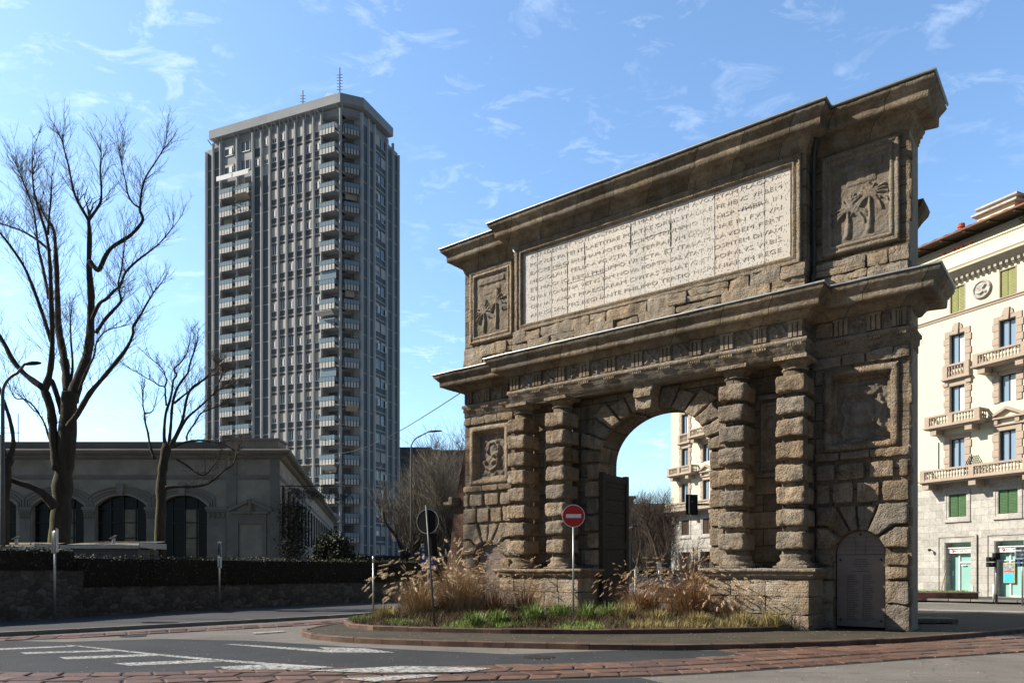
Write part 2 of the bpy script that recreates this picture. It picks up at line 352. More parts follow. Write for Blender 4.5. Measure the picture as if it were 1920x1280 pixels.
def sweep(mb,path,prof,cell=.12,amp=.015,seed=0.,closed_bottom=True):
    """moulding: prof (p,z) listed top to bottom, path in plan, outward = right of travel"""
    n=len(path); nrm=[]
    for i in range(n-1):
        dx_,dy_=path[i+1][0]-path[i][0],path[i+1][1]-path[i][1]; L=math.hypot(dx_,dy_); nrm.append((dy_/L,-dx_/L))
    mit=[]
    for i in range(n):
        if i==0: mit.append(nrm[0])
        elif i==n-1: mit.append(nrm[-1])
        else:
            a,b_=nrm[i-1],nrm[i]; k=1+a[0]*b_[0]+a[1]*b_[1]; mit.append(((a[0]+b_[0])/k,(a[1]+b_[1])/k))
    P=[]
    for i in range(len(prof)-1):
        a,b_=prof[i],prof[i+1]; L=math.hypot(a[0]-b_[0],a[1]-b_[1]); k=max(1,int(L/cell))
        for j in range(k): P.append((a[0]+(b_[0]-a[0])*j/k,a[1]+(b_[1]-a[1])*j/k))
    P.append(prof[-1])
    def D(v):
        v=Vector(v); e=max(0,nz(v,1.3,seed+5)-.15)*2.2
        return v+nv(v,2.2,seed)*amp+nv(v,8.,seed)*amp*.7*(1+e*2)+Vector((0,0,nz(v,18.,seed)*amp*.5))
    for s_ in range(n-1):
        L=math.hypot(path[s_+1][0]-path[s_][0],path[s_+1][1]-path[s_][1]); k=max(1,int(L/cell))
        def Q(i,j,s_=s_,k=k):
            t=i/k; bx=path[s_][0]*(1-t)+path[s_+1][0]*t; by=path[s_][1]*(1-t)+path[s_+1][1]*t
            mxx=mit[s_][0]*(1-t)+mit[s_+1][0]*t; myy=mit[s_][1]*(1-t)+mit[s_+1][1]*t
            p,z=P[j]; return D((bx+mxx*p,by+myy*p,z))
        mb.grid(Q,k,len(P)-1,True)
def frame_ring(mb,x0,x1,z0,z1,prof,seed=0.,amp=.008,cell=.15):
    """prof (inset,y) from outside in"""
    c=[(x0,z0,1,1),(x1,z0,-1,1),(x1,z1,-1,-1),(x0,z1,1,-1)]
    for q in range(4):
        a=c[q]; b_=c[(q+1)%4]; L=math.hypot(a[0]-b_[0],a[1]-b_[1]); k=max(2,int(L/cell))
        def Q(i,j,a=a,b_=b_,k=k):
            t=i/k; d,y=prof[j]; x=(a[0]+a[2]*d)*(1-t)+(b_[0]+b_[2]*d)*t; z=(a[1]+a[3]*d)*(1-t)+(b_[1]+b_[3]*d)*t
            v=Vector((x,y,z)); return v+nv(v,3.,seed)*amp+nv(v,10.,seed)*amp*.8
        mb.grid(Q,k,len(prof)-1)
def plate(mb,x0,x1,z0,z1,y,cell=.2,amp=.01,seed=0.,zlow=None):
    """front sheet towards -y; zlow: function of x giving the lower edge"""
    nx=max(1,int((x1-x0)/cell)); nz_=max(1,int((z1-z0)/cell))
    def Q(i,j):
        x=x0+(x1-x0)*i/nx; zb=z0 if zlow is None else zlow(x); z=zb+(z1-zb)*j/nz_
        v=Vector((x,y,z)); e=0 if i in(0,nx) or j in (0,nz_) else 1
        return v+Vector((0,nz(v,1.7,seed)*1.5+nz(v,6,seed),0))*amp*e
    mb.grid(Q,nx,nz_)
def heightfield(mb,x0,x1,z0,z1,y,h,nx,nz_):
    """h(x,z) array function -> raise towards -y"""
    xs=np.linspace(x0,x1,nx+1); zs=np.linspace(z0,z1,nz_+1); Xg,Zg=np.meshgrid(xs,zs)
    Hh=h(Xg,Zg)
    mb.grid(lambda i,j:(xs[i],y-Hh[j,i],zs[j]),nx,nz_)
def segd(X,Z,a,b):
    ax,az=a; bx,bz=b; dx_,dz=bx-ax,bz-az; L=dx_*dx_+dz*dz+1e-9
    t=np.clip(((X-ax)*dx_+(Z-az)*dz)/L,0,1); return np.hypot(X-ax-t*dx_,Z-az-t*dz)
def polyd(X,Z,pts,r0,r1):
    out=np.full(X.shape,-1.)
    for i in range(len(pts)-1):
        r=r0+(r1-r0)*i/max(1,len(pts)-2); out=np.maximum(out,1-segd(X,Z,pts[i],pts[i+1])/r)
    return np.sqrt(np.clip(out,0,1))
# ================= the arch =================
e1=Vector((1790.,-1410.,0)).normalized(); AW=15.11
AX=Vector((10.0958,19.1075,0))-e1*AW
AR=math.atan2(e1.y,e1.x)
def arch_pt(s,p,z): return AX+e1*s+Vector((-.61879,-.78556,0))*p+Vector((0,0,z))
A=thing('city_gate','monumental weathered brown stone arch with banded columns and long marble inscription','city gate',AX,AR)
CX=7.73; BL,BR=2.75,12.71       # body of the projecting centre
DEP=1.12; ZG=.10
oc=7.87; orad=1.95; osp=5.22; ork=1.56/1.95    # opening
# --- wall
w=MB()
def arcz(cx,r,sp): return lambda x: sp+math.sqrt(max(0,r*r-(x-cx)**2))*(ork if r>1 else 1.)
def arc_strip(mb,cx,r,sp,ztop,y,n=24,seed=0.):
    f=arcz(cx,r,sp)
    for k in range(n):
        a0=cx-r*math.cos(math.pi*k/n); a1=cx-r*math.cos(math.pi*(k+1)/n)
        m=max(1,int((ztop-sp)/.5))
        for j in range(m):
            def zz(x,j): return f(x)+(ztop-f(x))*j/m
            mb.face((a0,y,zz(a0,j)),(a1,y,zz(a1,j)),(a1,y,zz(a1,j+1)),(a0,y,zz(a0,j+1)))
        mb.face((a0,y,f(a0)),(a0,y+.3 if r<1 else DEP,f(a0)),(a1,y+.3 if r<1 else DEP,f(a1)),(a1,y,f(a1)))
NL,NRr,NSP=1.25,.62,2.1; NR2=13.93
zt=7.6
for (nc,x0,x1,rx0,rx1) in ((NL,0.,BL,.45,1.95),(NR2,BR,AW,13.2,14.7)):
    plate(w,x0,nc-NRr,ZG,3.4,0,seed=1); plate(w,nc+NRr,x1,ZG,3.4,0,seed=1)
    arc_strip(w,nc,NRr,NSP,3.4,0)
    for sx_ in (nc-NRr,nc+NRr): 
        w.face((sx_,0,ZG),(sx_,.3,ZG),(sx_,.3,NSP),(sx_,0,NSP))
    plate(w,x0,x1,3.4,4.95,0,seed=2)
    plate(w,x0,rx0,4.95,6.95,0,seed=3); plate(w,rx1,x1,4.95,6.95,0,seed=3)
    plate(w,x0,x1,6.95,13.3,0,seed=4,cell=.3)
# centre wall with the opening
plate(w,BL,oc-orad,ZG,zt,0,seed=5); plate(w,oc+orad,BR,ZG,zt,0,seed=6)
arc_strip(w,oc,orad,osp,zt,0,40)
plate(w,BL,BR,zt,13.3,0,cell=.5)
for sx_,fl in ((oc-orad,False),(oc+orad,True)):
    w.grid(lambda i,j:(sx_+.02*nz((0,i*.3,j*.3),2.),DEP*i/6,ZG+(osp-ZG)*j/20),6,20,fl)
# back
w.face((AW,DEP,ZG),(oc+orad,DEP,ZG),(oc+orad,DEP,13.3),(AW,DEP,13.3)); w.face((oc-orad,DEP,ZG),(0,DEP,ZG),(0,DEP,13.3),(oc-orad,DEP,13.3))
f_=arcz(oc,orad,osp)
for k in range(30):
    a0=oc-orad*math.cos(math.pi*k/30); a1=oc-orad*math.cos(math.pi*(k+1)/30)
    w.face((a1,DEP,f_(a1)),(a0,DEP,f_(a0)),(a0,DEP,13.3),(a1,DEP,13.3))
w.face((0,DEP,ZG),(0,0,ZG),(0,0,13.3),(0,DEP,13.3))
w.face((0,0,13.3),(AW,0,13.3),(AW,DEP,13.3),(0,DEP,13.3))
w.build('wall',M['stone'],A,True)
# rendered end face with narrow stone quoins
w=MB(); w.grid(lambda i,j:(AW+.004*nz((0,i*.2,j*.3),2.),.16+(DEP-.16)*i/4,ZG+(13.1-ZG)*j/50),4,50); w.grid(lambda i,j:(AW,.16*i,ZG+13*j/50),1,50)
w.build('end_face',M['plast'],A,True)
# projecting body of the entablature and attic (behind frieze etc.)
w=MB(); w.box(BL,BR,-.68,0,7.45,8.5); w.box(BL,BR,-.38,0,8.9,13.2); w.box(BL,BL+.2,-.5,-.38,8.9,12.9); w.box(BR-.2,BR,-.5,-.38,8.9,12.9); w.build('core',M['stone'],A)
# --- entablature
P0=[(0,DEP),(0,0),(BL,0),(BL,-.7),(BR,-.7),(BR,0),(AW,0),(AW,DEP)]
PT=[(0,DEP),(0,0),(BL,0),(BL,-.5),(BR,-.5),(BR,0),(AW,0),(AW,DEP)]
ar=MB()
sweep(ar,P0,[(.0,7.90),(.09,7.88),(.10,7.78),(.05,7.76),(.05,7.62),(.02,7.60),(.02,7.42),(-.05,7.40),(-.35,7.40)],amp=.014,seed=1)
ar.box(BL+.1,BR-.1,-.66,0,7.36,7.44)
ar.build('architrave',M['course'],A,True)
fr=MB(); sweep(fr,P0,[(0.,8.42),(0,7.89)],amp=.006,seed=2); fr.build('frieze',M['relief'],A,True)
def lowcorn(end): return None
co_=MB()
prof=[(-.2,9.05),(.62,8.99),(.63,8.93),(.58,8.86),(.51,8.79),(.49,8.76),(.46,8.75),(.45,8.55),(.40,8.53),(.10,8.55),(.10,8.55),(.20,8.50),(.13,8.46),(.11,8.40),(.0,8.38)]
# end bays carry a deeper overhang than the centre
P1=[(-.22,DEP+.2),(-.22,-.24),(BL-.05,-.24),(BL-.05,-.7),(BR+.05,-.7),(BR+.05,-.24),(AW+.2,-.24),(AW+.2,DEP+.2)]
sweep(co_,P1,prof[:9]+[(.05,8.56),(-.35,8.56)],cell=.1,amp=.011,seed=3)
sweep(co_,P0,[(.30,8.57),(.24,8.52),(.22,8.50),(.16,8.44),(.1,8.38),(0,8.37)],cell=.12,amp=.012,seed=4)
co_.build('cornice',M['mould'],A,True)
fl=MB(); P1f=[(-.22,DEP+.2),(-.22,-.24),(BL-.05,-.24),(BL-.05,-.7),(BR+.05,-.7),(BR+.05,-.24),(AW+.2,-.24),(AW+.2,DEP+.2)]
sweep(fl,P1f,[(-.45,9.17),(.64,9.035),(.665,9.03),(.665,8.985),(.63,8.98)],cell=.5,amp=.008,seed=5)
fl.build('flashing',M['lead'],A,True)
# --- triglyphs and metopes
def triglyph(x,y,wd=.40):
    t=MB(); z0,z1=7.92,8.36
    for k in range(3):
        c=x+wd*(k+.5)/3; a=wd/3*.36
        t.yprism([(c-a,z0),(c+a,z0),(c+a,z1-.06),(c-a,z1-.06)],y-.075,y)
    t.box(x-.01,x+wd+.01,y-.085,y,z1-.06,z1); t.box(x,x+wd,y-.03,y,z0,z1-.06)
    for k in range(6): t.box(x+wd*(k+.2)/6,x+wd*(k+.8)/6,y-.14,y-.10,7.68,7.75)
    return t.build('triglyph',M['mould'],A)
def metope(x0,x1,y,seed):
    rr=random.Random(seed); kind=rr.randint(0,4)
    def h(X,Z):
        cx=(x0+x1)/2; cz=8.14; x=(X-cx)/((x1-x0)/2); z=(Z-cz)/.22
        r=np.hypot(x,z); th=np.arctan2(z,x); o=np.zeros_like(X)
        if kind==0: o=np.clip(1-r/.9,0,1)**.4*(.6+.4*np.cos(8*th))
        elif kind==1: o=np.maximum(polyd(x,z,[(-.7,-.8),(.7,.8)],.2,.2),polyd(x,z,[(-.7,.8),(.7,-.8)],.2,.2))
        elif kind==2: o=np.maximum(np.clip(1-np.hypot(x/.5,(z-.1)/.55),0,1)**.5,polyd(x,z,[(-.8,.6),(-.3,.2),(.3,.2),(.8,.6)],.16,.16)); o=np.maximum(o,polyd(x,z,[(0,-.8),(0,0)],.2,.3))
        elif kind==3: o=np.maximum(polyd(x,z,[(-.8,0),(-.4,.7),(0,.2),(.4,.7),(.8,0)],.18,.18),np.clip(1-np.hypot(x/.45,(z+.4)/.35),0,1)**.5)
        else: o=np.maximum(polyd(x,z,[(0,-.85),(0,.85)],.2,.2),np.maximum(polyd(x,z,[(-.7,.35),(.7,.35)],.18,.18),np.clip(1-abs(r-.55)/.18,0,1)))
        n_=np.sin(X*37+seed)*np.sin(Z*43+seed*2)*.2
        return .06*np.clip(o+n_*(o>0),0,1.2)*(np.abs(x)<.93)*(np.abs(z)<.93)
    t=MB(); heightfield(t,x0,x1,7.93,8.35,y-.01,h,26,22); return t.build('metope',M['relief'],A,True)
nt_=11; mod=(BR-BL-.42)/(nt_-1)
for k in range(nt_):
    x=BL+.01+mod*k; triglyph(x,-.7)
    if k<nt_-1: metope(x+.42,x+mod-.02,-.7,k+3)
for x in (.02,.88,1.74): triglyph(x,0,.38)
for a,b_ in ((.42,.86),(1.28,1.72),(2.14,2.66)): metope(a,b_,0,int(a*10)+40)
for x in (13.30,14.10,14.71): triglyph(x,0,.36)
for a,b_ in ((13.68,14.08),(14.47,14.70)): metope(a,b_,0,int(a*10))
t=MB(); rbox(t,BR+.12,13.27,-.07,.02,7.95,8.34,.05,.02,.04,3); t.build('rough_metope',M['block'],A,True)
# --- attic
at_=MB()
prof=[(-.2,13.74),(.66,13.72),(.67,13.66),(.62,13.60),(.54,13.53),(.52,13.50),(.50,13.49),(.49,13.27),(.44,13.25),(.17,13.27),(.16,13.20),(.12,13.14),(.11,13.08),(.06,13.07),(.06,12.98),(.03,12.96),(.03,12.90),(.0,12.88)]
sweep(at_,PT,prof,cell=.1,amp=.011,seed=7); at_.build('attic_cornice',M['mould'],A,True)
fl=MB(); sweep(fl,PT,[(-.6,13.84),(.69,13.79),(.71,13.785),(.71,13.735),(.67,13.73)],cell=.6,amp=.004,seed=8)
fl.face((0,DEP,13.8),(0,-.1,13.8),(AW,-.1,13.8),(AW,DEP,13.8)); fl.build('roof_flashing',M['lead'],A,True)
# inscription frame and slabs
fm=MB()
frame_ring(fm,BL+.12,BR-.12,9.94,12.90,[(0,-.50),(0,-.58),(.07,-.59),(.09,-.55),(.15,-.55),(.18,-.58),(.22,-.58),(.26,-.50),(.29,-.44)],seed=3)
fm.build('inscription_frame',M['course'],A,True)
ip=thing('tmp','x','x'); bpy.data.objects.remove(ip)
ins=MB(); xs=[3.10,3.75,4.35,4.98,5.66,6.40,7.36,7.86,8.72,9.30,10.12,10.82,11.58,12.30]
rr=random.Random(5)
for a,b_ in zip(xs,xs[1:]):
    cut=[10.20]
    if rr.random()<.55: cut.append(10.24+rr.uniform(.7,1.7))
    cut.append(12.64)
    for c,d in zip(cut,cut[1:]): gg=rr.choice((.002,.003,.012)); rbox(ins,a+gg,b_-gg,-.475-rr.uniform(0,.012),-.40,c+.007,d-.007,.3,.003,.012,a)
ipo=ins.build('inscription_panel',M['marble'],A)
t=MB()
for x,z0,z1,r_ in ((5.66,11.5,12.4,.018),(6.4,10.4,11.6,.012),(7.36,11.7,12.5,.025),(8.72,11.4,12.2,.03),(7.86,11.9,12.3,.015),(4.98,10.5,12.2,.012)):
    pts=[(x+.015*nz((x,0,z0+(z1-z0)*k/8),5.),-.478,z0+(z1-z0)*k/8) for k in range(9)]
    t.cut(); t.tube(pts,[.003]+[r_*.6]*7+[.003],6)
t.pieces('crack',M['engr'],ipo)
lines=["AGREDERE ET TOTI AVSTRIACAM MARGARITAM AVGVSTAM PLACATA","POPVLIS PATENT LAETITIAE PORTAE ORBIS ITALIAE FINIBVS VRBEM","EXCIPE MAGNANIMAM POTENTISSIMO TRIVMPHO TR. HISP. VMBRA IN","MEDIOLANI FELIX AVGVSTA ET TERRARVM DOMINAE IN FVTVRI","ET MAGNO REGI PHILIPPO IVNCTA ET ITALAM LAVDEM FERT","QVAE ROMANA VETVS IAM NOVA PORTA SALVTAT HOSPITEM DIVAM","ORNAT AMAT PRAECLARAM CIVITAS SENATVS ET POPVLVS VRBIS","ANNO SALVTIS REGNANTE PHILIPPO TERTIO HISPANIARVM REGE"]
for k,l in enumerate(lines):
    z=12.47-k*.288; o=text('lettering',l,.175,M['letter'],ipo,(7.74,-.489,z),(math.pi/2,0,0),.004)
    wdt=max(v.co.x for v in o.data.vertices)-min(v.co.x for v in o.data.vertices); o.scale=(8.6/wdt,1,1)
# rough courses below the attic panel
rr=random.Random(11)
cs=MB()
for (x0,x1,yb) in ((.02,BL-.02,0.),(BL-.02,BR+.02,-.5),(BR+.02,AW+.02,0.)):
    for (z0,z1) in ((9.16,9.56),(9.56,9.95)):
        x=x0
        while x<x1-.05:
            L=rr.uniform(.5,1.5); x2=min(x1,x+L)
            if x1-x2<.35: x2=x1
            hh=rr.uniform(-.03,.05); zz=z1+(rr.uniform(-.05,.05) if z1<10 else -rr.uniform(0,.06))
            if rr.random()<.3 and x2-x>.6:
                zm=(z0+zz)/2; rbox(cs,x+.01,x2-.01,yb-.15-hh,yb+.02,z0,zm-.01,.08,.03,.035,x); rbox(cs,x+.01,x2-.01,yb-.11-hh,yb+.02,zm,zz,.08,.03,.035,x+9)
            else: rbox(cs,x+.008,x2-.008,yb-(.14 if z0<9.5 else .10)-hh,yb+.02,z0,zz,.08,.032,.04,x)
            x=x2
cs.pieces('plinth_stone',M['course'],A,True)
# attic end reliefs with palm trees
def palms(x0,x1,z0,z1):
    tr=[((.28),.12,.30),((.70),.13,.42)]
    Wd=x1-x0; Hh=z1-z0; fronds=[]; trunks=[]
    rr=random.Random(int(x0*10))
    for c,b0,top in ((.27,.08,.36),(.68,.10,.48)):
        X0_=x0+c*Wd; zt_=z0+top*Hh; trunks.append([(X0_-.02,z0+b0*Hh-.05),(X0_+.01,z0+.2*Hh),(X0_,zt_)])
        for k in range(26):
            a=math.pi*(k+.5)/26; L=rr.uniform(.24,.56); pts=[]
            for q in range(6):
                t=q/5; pts.append((X0_+math.cos(a)*L*t*1.05+.0,zt_+math.sin(a)*L*t*1.15-.36*t*t*abs(math.cos(a))-.03*t))
            fronds.append(pts)
    def h(X,Z):
        o=np.zeros_like(X)
        for f in fronds: o=np.maximum(o,polyd(X,Z,f,.036,.03)*.07)
        for f in trunks: o=np.maximum(o,polyd(X,Z,f,.085,.05)*.075)
        # tablet of an inscription above
        tx0,tx1,tz0,tz1=x0+.25*Wd,x1-.2*Wd,z0+.68*Hh,z0+.80*Hh
        o=np.maximum(o,.022*((X>tx0)&(X<tx1)&(Z>tz0)&(Z<tz1)))
        tx0,tx1,tz0,tz1=x0+.08*Wd,x1-.08*Wd,z0+.86*Hh,z0+.95*Hh
        o=np.maximum(o,.04*((X>tx0)&(X<tx1)&(Z>tz0)&(Z<tz1)))
        return o+.006*np.sin(X*23+np.sin(Z*17))*np.sin(Z*19)
    return h
for x0,x1 in ((.42,2.2),(13.12,14.78)):
    t=MB(); frame_ring(t,x0-.12,x1+.12,10.12,12.80,[(0,0),(0,-.09),(.07,-.10),(.10,-.06),(.15,-.06),(.17,-.09),(.21,-.09),(.25,-.03),(.30,.02),(.30,.12)],seed=x0)
    t.build('relief_frame',M['course'],A,True)
    t=MB(); heightfield(t,x0+.15,x1-.15,10.4,12.54,-.012,palms(x0+.18,x1-.18,10.42,12.52),72,100); t.build('palm_relief',M['relief'],A,True)
# lower reliefs: shields with scrolls
def shield(x0,x1,z0,z1,kind):
    cx=(x0+x1)/2; cz=(z0+z1)/2; Wd=(x1-x0)/2; Hh=(z1-z0)/2
    def h(X,Z):
        x=(X-cx)/Wd; z=(Z-cz)/Hh; o=np.zeros_like(X)
        if kind==0:
            o=np.maximum(o,.14*np.clip(1-np.hypot(x/.52,(z-.02)/.28),0,1)**.35)
            o=np.maximum(o,.16*np.clip(1-np.hypot(x/.62,(z+.30)/.26),0,1)**.35*(z<-.1))
            o=np.maximum(o,.09*np.clip(1-np.maximum(abs(x)/.75,abs(z-.60)/.20)**6,0,1))
            o=np.maximum(o,.05*(abs(z-.60)<.02)*(abs(x)<.7))
            for s_ in (-1,1): o=np.maximum(o,.08*polyd(x,z,[(s_*.8,-.7),(s_*.65,-.2),(s_*.85,.1),(s_*.7,.4)],.13,.09))
        else:
            a=[(-.6,-.3),(-.4,-.55),(0,-.65),(.4,-.5),(.5,-.2),(.35,.05),(.1,0)]
            o=np.maximum(o,.13*polyd(x,z,a,.13,.1))
            b2=[(-.35,.2),(-.1,.55),(.3,.6),(.55,.35),(.5,.1),(.2,.1)]
            o=np.maximum(o,.12*polyd(x,z,b2,.11,.1)); o=np.maximum(o,.15*np.clip(1-np.hypot((x-.1)/.25,(z+.3)/.12),0,1)**.5)
            o=np.maximum(o,.10*np.clip(1-np.hypot((x-.05)/.3,(z-.25)/.3),0,1)**.5)
        o=np.maximum(o,.05*polyd(x,z,[(-.8,-.85),(-.4,-.72),(0,-.88),(.4,-.7),(.8,-.85)],.12,.12))
        n_=np.sin(X*19+1)*np.sin(Z*23)+.6*np.sin(X*41+2)*np.sin(Z*37+1)
        return o+.014*n_
    return h
for x0,x1,k in ((.45,1.95,1),(13.2,14.7,0)):
    t=MB(); frame_ring(t,x0-.18,x1+.18,4.85,7.02,[(0,.0),(0,-.05),(.16,-.07),(.18,-.02),(.22,.03),(.22,.12),(.30,.13),(.32,.20)],seed=x0,amp=.012)
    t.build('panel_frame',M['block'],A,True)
    t=MB(); heightfield(t,x0+.02,x1-.02,4.98,6.9,.2,shield(x0+.15,x1-.15,5.1,6.75,k),60,66); t.build('shield_relief',M['relief'],A,True)
# --- end bay rustication
bk=MB(); rr=random.Random(21)
for (xa,xb,mir) in ((0.02,BL-.05,True),(BR+.05,AW-.005,False)):
    mm=(lambda x:(AW-.0)-x) if mir else (lambda x:x)
    def bx(x0,x1,z0,z1,d=.11,am=.022):
        a,b_=(mm(x1),mm(x0)) if mir else (x0,x1)
        rbox(bk,a,b_,-d,.03,z0,z1,.07,am,.05,x0*3+z0)
    def bp(poly,d=.11):
        if mir: poly=[(mm(p[0]),p[1]) for p in poly][::-1]
        rpoly(bk,poly,-d,.02,.022,.05,poly[0][0])
    x=12.74+.02
    for x2 in (13.5,14.1,14.75,15.13): bx(x,x2-.01,7.10,7.40,.10,.03); x=x2
    x=12.8
    for x2 in (13.45,14.2,15.13): bx(x,x2-.01,4.60,4.82,.12,.025); x=x2
    for a,b_ in ((12.85,13.32),(13.42,14.06),(14.2,14.76),(14.88,15.11)): bx(a,b_,4.07,4.50,.13)
    for a,b_ in ((12.85,13.2),(13.28,13.78),(13.88,14.42),(14.50,15.11)): bx(a,b_,3.46,3.98,.12)
    n0=NR2; sp=NSP
    # voussoirs round the niche
    def pt(a,r): return (n0+r*math.cos(a),sp+r*math.sin(a))
    ri=NRr+.03
    bp([pt(1.86,ri),pt(1.62,ri),(n0-.10,3.36),(n0-.52,3.36)],.12); bp([pt(1.56,ri),pt(1.25,ri),(n0+.42,3.36),(n0-.04,3.36)],.10)
    bp([pt(1.18,ri),pt(.82,ri),(14.76,2.84),(15.11,2.86),(15.11,3.38),(14.44,3.38)],.16)
    bp([pt(.70,ri),pt(.28,ri),(15.11,2.24),(15.11,2.76),(14.80,2.78)],.14)
    bp([pt(2.30,ri),pt(1.95,ri),(n0-.60,3.38),(12.86,3.38),(12.86,2.9),(13.15,2.86)],.12)
    bp([pt(2.85,ri),pt(2.42,ri),(13.10,2.80),(12.86,2.80),(12.86,2.24)],.12)
    for z0,z1,d in ((1.80,2.12,.13),(1.44,1.78,.15),(.82,1.42,.13),(.12,.80,.06)):
        bx(n0+NRr+.02,15.11,z0,z1-.02,d,.03)
        if z1>1.7 or True: bx(12.9,n0-NRr-.03,z0,z1-.02,d,.02)
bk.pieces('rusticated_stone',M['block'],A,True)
t=MB()
for k in range(24):
    z=ZG+.1+k*.52
    if 9.05<z<10.1: continue
    rbox(t,AW-.05,AW+.03+.02*(k%2),.0,.15+.03*(k%3),z,z+.50,.09,.02,.03,k)
t.pieces('quoin',M['block'],A,True)
# niche plaques
for nc,mt,lab in ((NL,'slatelt',0),(NR2,'slate',1)):
    t=MB(); r=NRr-.03; pts=[(nc-r,.18),(nc+r,.18)]+[(nc+r*math.cos(math.pi*k/20),NSP+.02+r*math.sin(math.pi*k/20)) for k in range(21)]
    t.yprism(pts,.10,.2); po=t.build('memorial_plaque',M[mt],A)
    t=MB()
    t.box(nc-r,nc+r,.094,.11,2.08,2.095)
    if lab:
        rr=random.Random(3)
        for k,wd in enumerate((.30,.34,.36,.34,.14,.44)): 
            x=nc-wd/2; z=1.95-k*.062
            while x<nc+wd/2: L=rr.uniform(.02,.07); t.box(x,min(x+L,nc+wd/2),.096,.11,z,z+.016); x+=L+.015
        for cxx in (nc-.34,nc+.05):
            for k in range(26):
                z=1.52-k*.047; x=cxx; e=cxx+rr.uniform(.16,.28)
                while x<e: L=rr.uniform(.02,.07); t.box(x,x+L,.096,.11,z,z+.014); x+=L+.014
        for a in (-1,1): t.tube([(nc+a*.13,.097,2.1),(nc+a*.11,.097,2.3),(nc+a*.15,.097,2.55)],.004,4)
        for z in (2.2,2.3,2.42,2.55): t.box(nc-r*.9,nc+r*.9,.0985,.11,z,z+.006)
    for a,z in ((-.5,1.95),(.5,1.95),(-.5,.35),(.5,.35),(0,2.62)): t.tube([(nc+a,.075,z),(nc+a,.11,z)],.03,10)
    t.build('engraving',M['engr'],po)
# --- columns
CC=(3.27,4.88,10.85,12.46)
ZB=((6.84,6.39),(6.27,5.82),(5.68,5.22),(5.08,4.62),(4.47,4.02),(3.88,3.44),(3.28,2.84),(2.69,2.23))
for ci,c in enumerate(CC):
    ce=bpy.data.objects.new('column',None); SC.collection.objects.link(ce); ce.parent=A; ce.empty_display_size=.2
    t=MB(); t.lathe((c,-.62,0),[(.33,2.1),(.335,3.5),(.325,5.2),(.30,7.02)],24,.03,c); t.build('shaft',M['stone'],ce,True)
    t=MB()
    for k,(z1,z0) in enumerate(ZB):
        e=R.uniform(-.015,.015); rbox(t,c-.37+e,c+.37+e,-1.10-R.uniform(-.01,.02),-.22,z0+.004,z1,.05,.023,.065,c*5+k*3,2.2)
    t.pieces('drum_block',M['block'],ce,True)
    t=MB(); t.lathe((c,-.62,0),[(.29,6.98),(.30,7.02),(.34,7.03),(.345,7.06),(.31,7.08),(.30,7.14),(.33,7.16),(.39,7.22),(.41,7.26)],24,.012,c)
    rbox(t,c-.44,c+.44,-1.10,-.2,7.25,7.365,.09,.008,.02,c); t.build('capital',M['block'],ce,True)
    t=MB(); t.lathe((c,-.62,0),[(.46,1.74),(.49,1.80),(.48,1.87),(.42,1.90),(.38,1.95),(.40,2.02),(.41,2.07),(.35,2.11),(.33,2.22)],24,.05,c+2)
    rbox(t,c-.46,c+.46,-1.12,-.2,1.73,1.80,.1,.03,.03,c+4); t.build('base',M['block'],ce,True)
# pilaster strips and niches between columns
for x0,x1 in ((3.72,4.42),(11.3,12.0)):
    t=MB(); frame_ring(t,x0,x1,4.5,6.4,[(0,0),(0,-.05),(.05,-.06),(.08,-.01)],seed=x0); rbox(t,x0-.02,x1+.02,-.1,.0,4.30,4.42,.15,.01,.02,x0)
    rbox(t,x0-.02,x1+.02,-.10,.0,6.50,6.62,.15,.01,.02,x0+3)
    def hh(X,Z,x0=x0,x1=x1): x=(X-(x0+x1)/2)*3; z=(Z-5.5)*2; return .05*np.clip(np.sin(x*5+np.sin(z*4))*np.sin(z*6+1),0,1)+.01*np.sin(X*60)*np.sin(Z*50)
    heightfield(t,x0+.08,x1-.08,4.58,6.3,-.005,hh,24,50)
    t.build('trophy_relief',M['relief'],A,True)
# --- pedestals
for x0,x1 in ((2.72,5.92),(10.28,13.02)):
    t=MB()
    for z0,z1 in ((.10,.52),(.52,.98),(.98,1.44)):
        x=x0
        while x<x1-.1:
            x2=min(x1,x+rr.uniform(.55,1.1)); x2=x1 if x1-x2<.4 else x2
            rbox(t,x+.004,x2-.004,-1.27-rr.uniform(0,.02),0,z0,z1-.008,.08,.018,.03,x+z0); x=x2
    t.pieces('pedestal_stone',M['course'],A,True)
    t=MB(); sweep(t,[(x0,0),(x0,-1.25),(x1,-1.25),(x1,0)],[(-1.4,1.725),(.19,1.72),(.21,1.67),(.17,1.62),(.12,1.60),(.13,1.54),(.05,1.50),(.03,1.44),(0,1.43)],cell=.1,amp=.014,seed=x0)
    t.build('pedestal_cap',M['course'],A,True)
# --- voussoirs of the main arch
t=MB()
nvv=13
for k in range(nvv):
    a0=math.pi*k/nvv; a1=math.pi*(k+1)/nvv
    if k==nvv//2: continue
    r1_=orad+ (.95 if k%2 else .70); rin=orad-.03
    g=.035
    P_=lambda a,r:(oc+r*math.cos(a),osp+r*ork*math.sin(a))
    def cl(p): return (min(max(p[0],5.25),10.5),min(p[1],7.34))
    po=[P_(a0+g/2,rin),cl(P_(a0+g*.4,r1_)),cl(P_(a1-g*.4,r1_)),P_(a1-g/2,rin)]
    rpoly(t,po,-.13-(.06 if (k in (1,2)) else 0),.0,.03,.05,k*2.)
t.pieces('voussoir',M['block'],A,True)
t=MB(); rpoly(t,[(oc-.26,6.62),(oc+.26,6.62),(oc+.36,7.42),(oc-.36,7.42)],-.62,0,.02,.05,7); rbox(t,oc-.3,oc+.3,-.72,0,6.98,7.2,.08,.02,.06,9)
ko=t.build('keystone',M['block'],A,True)
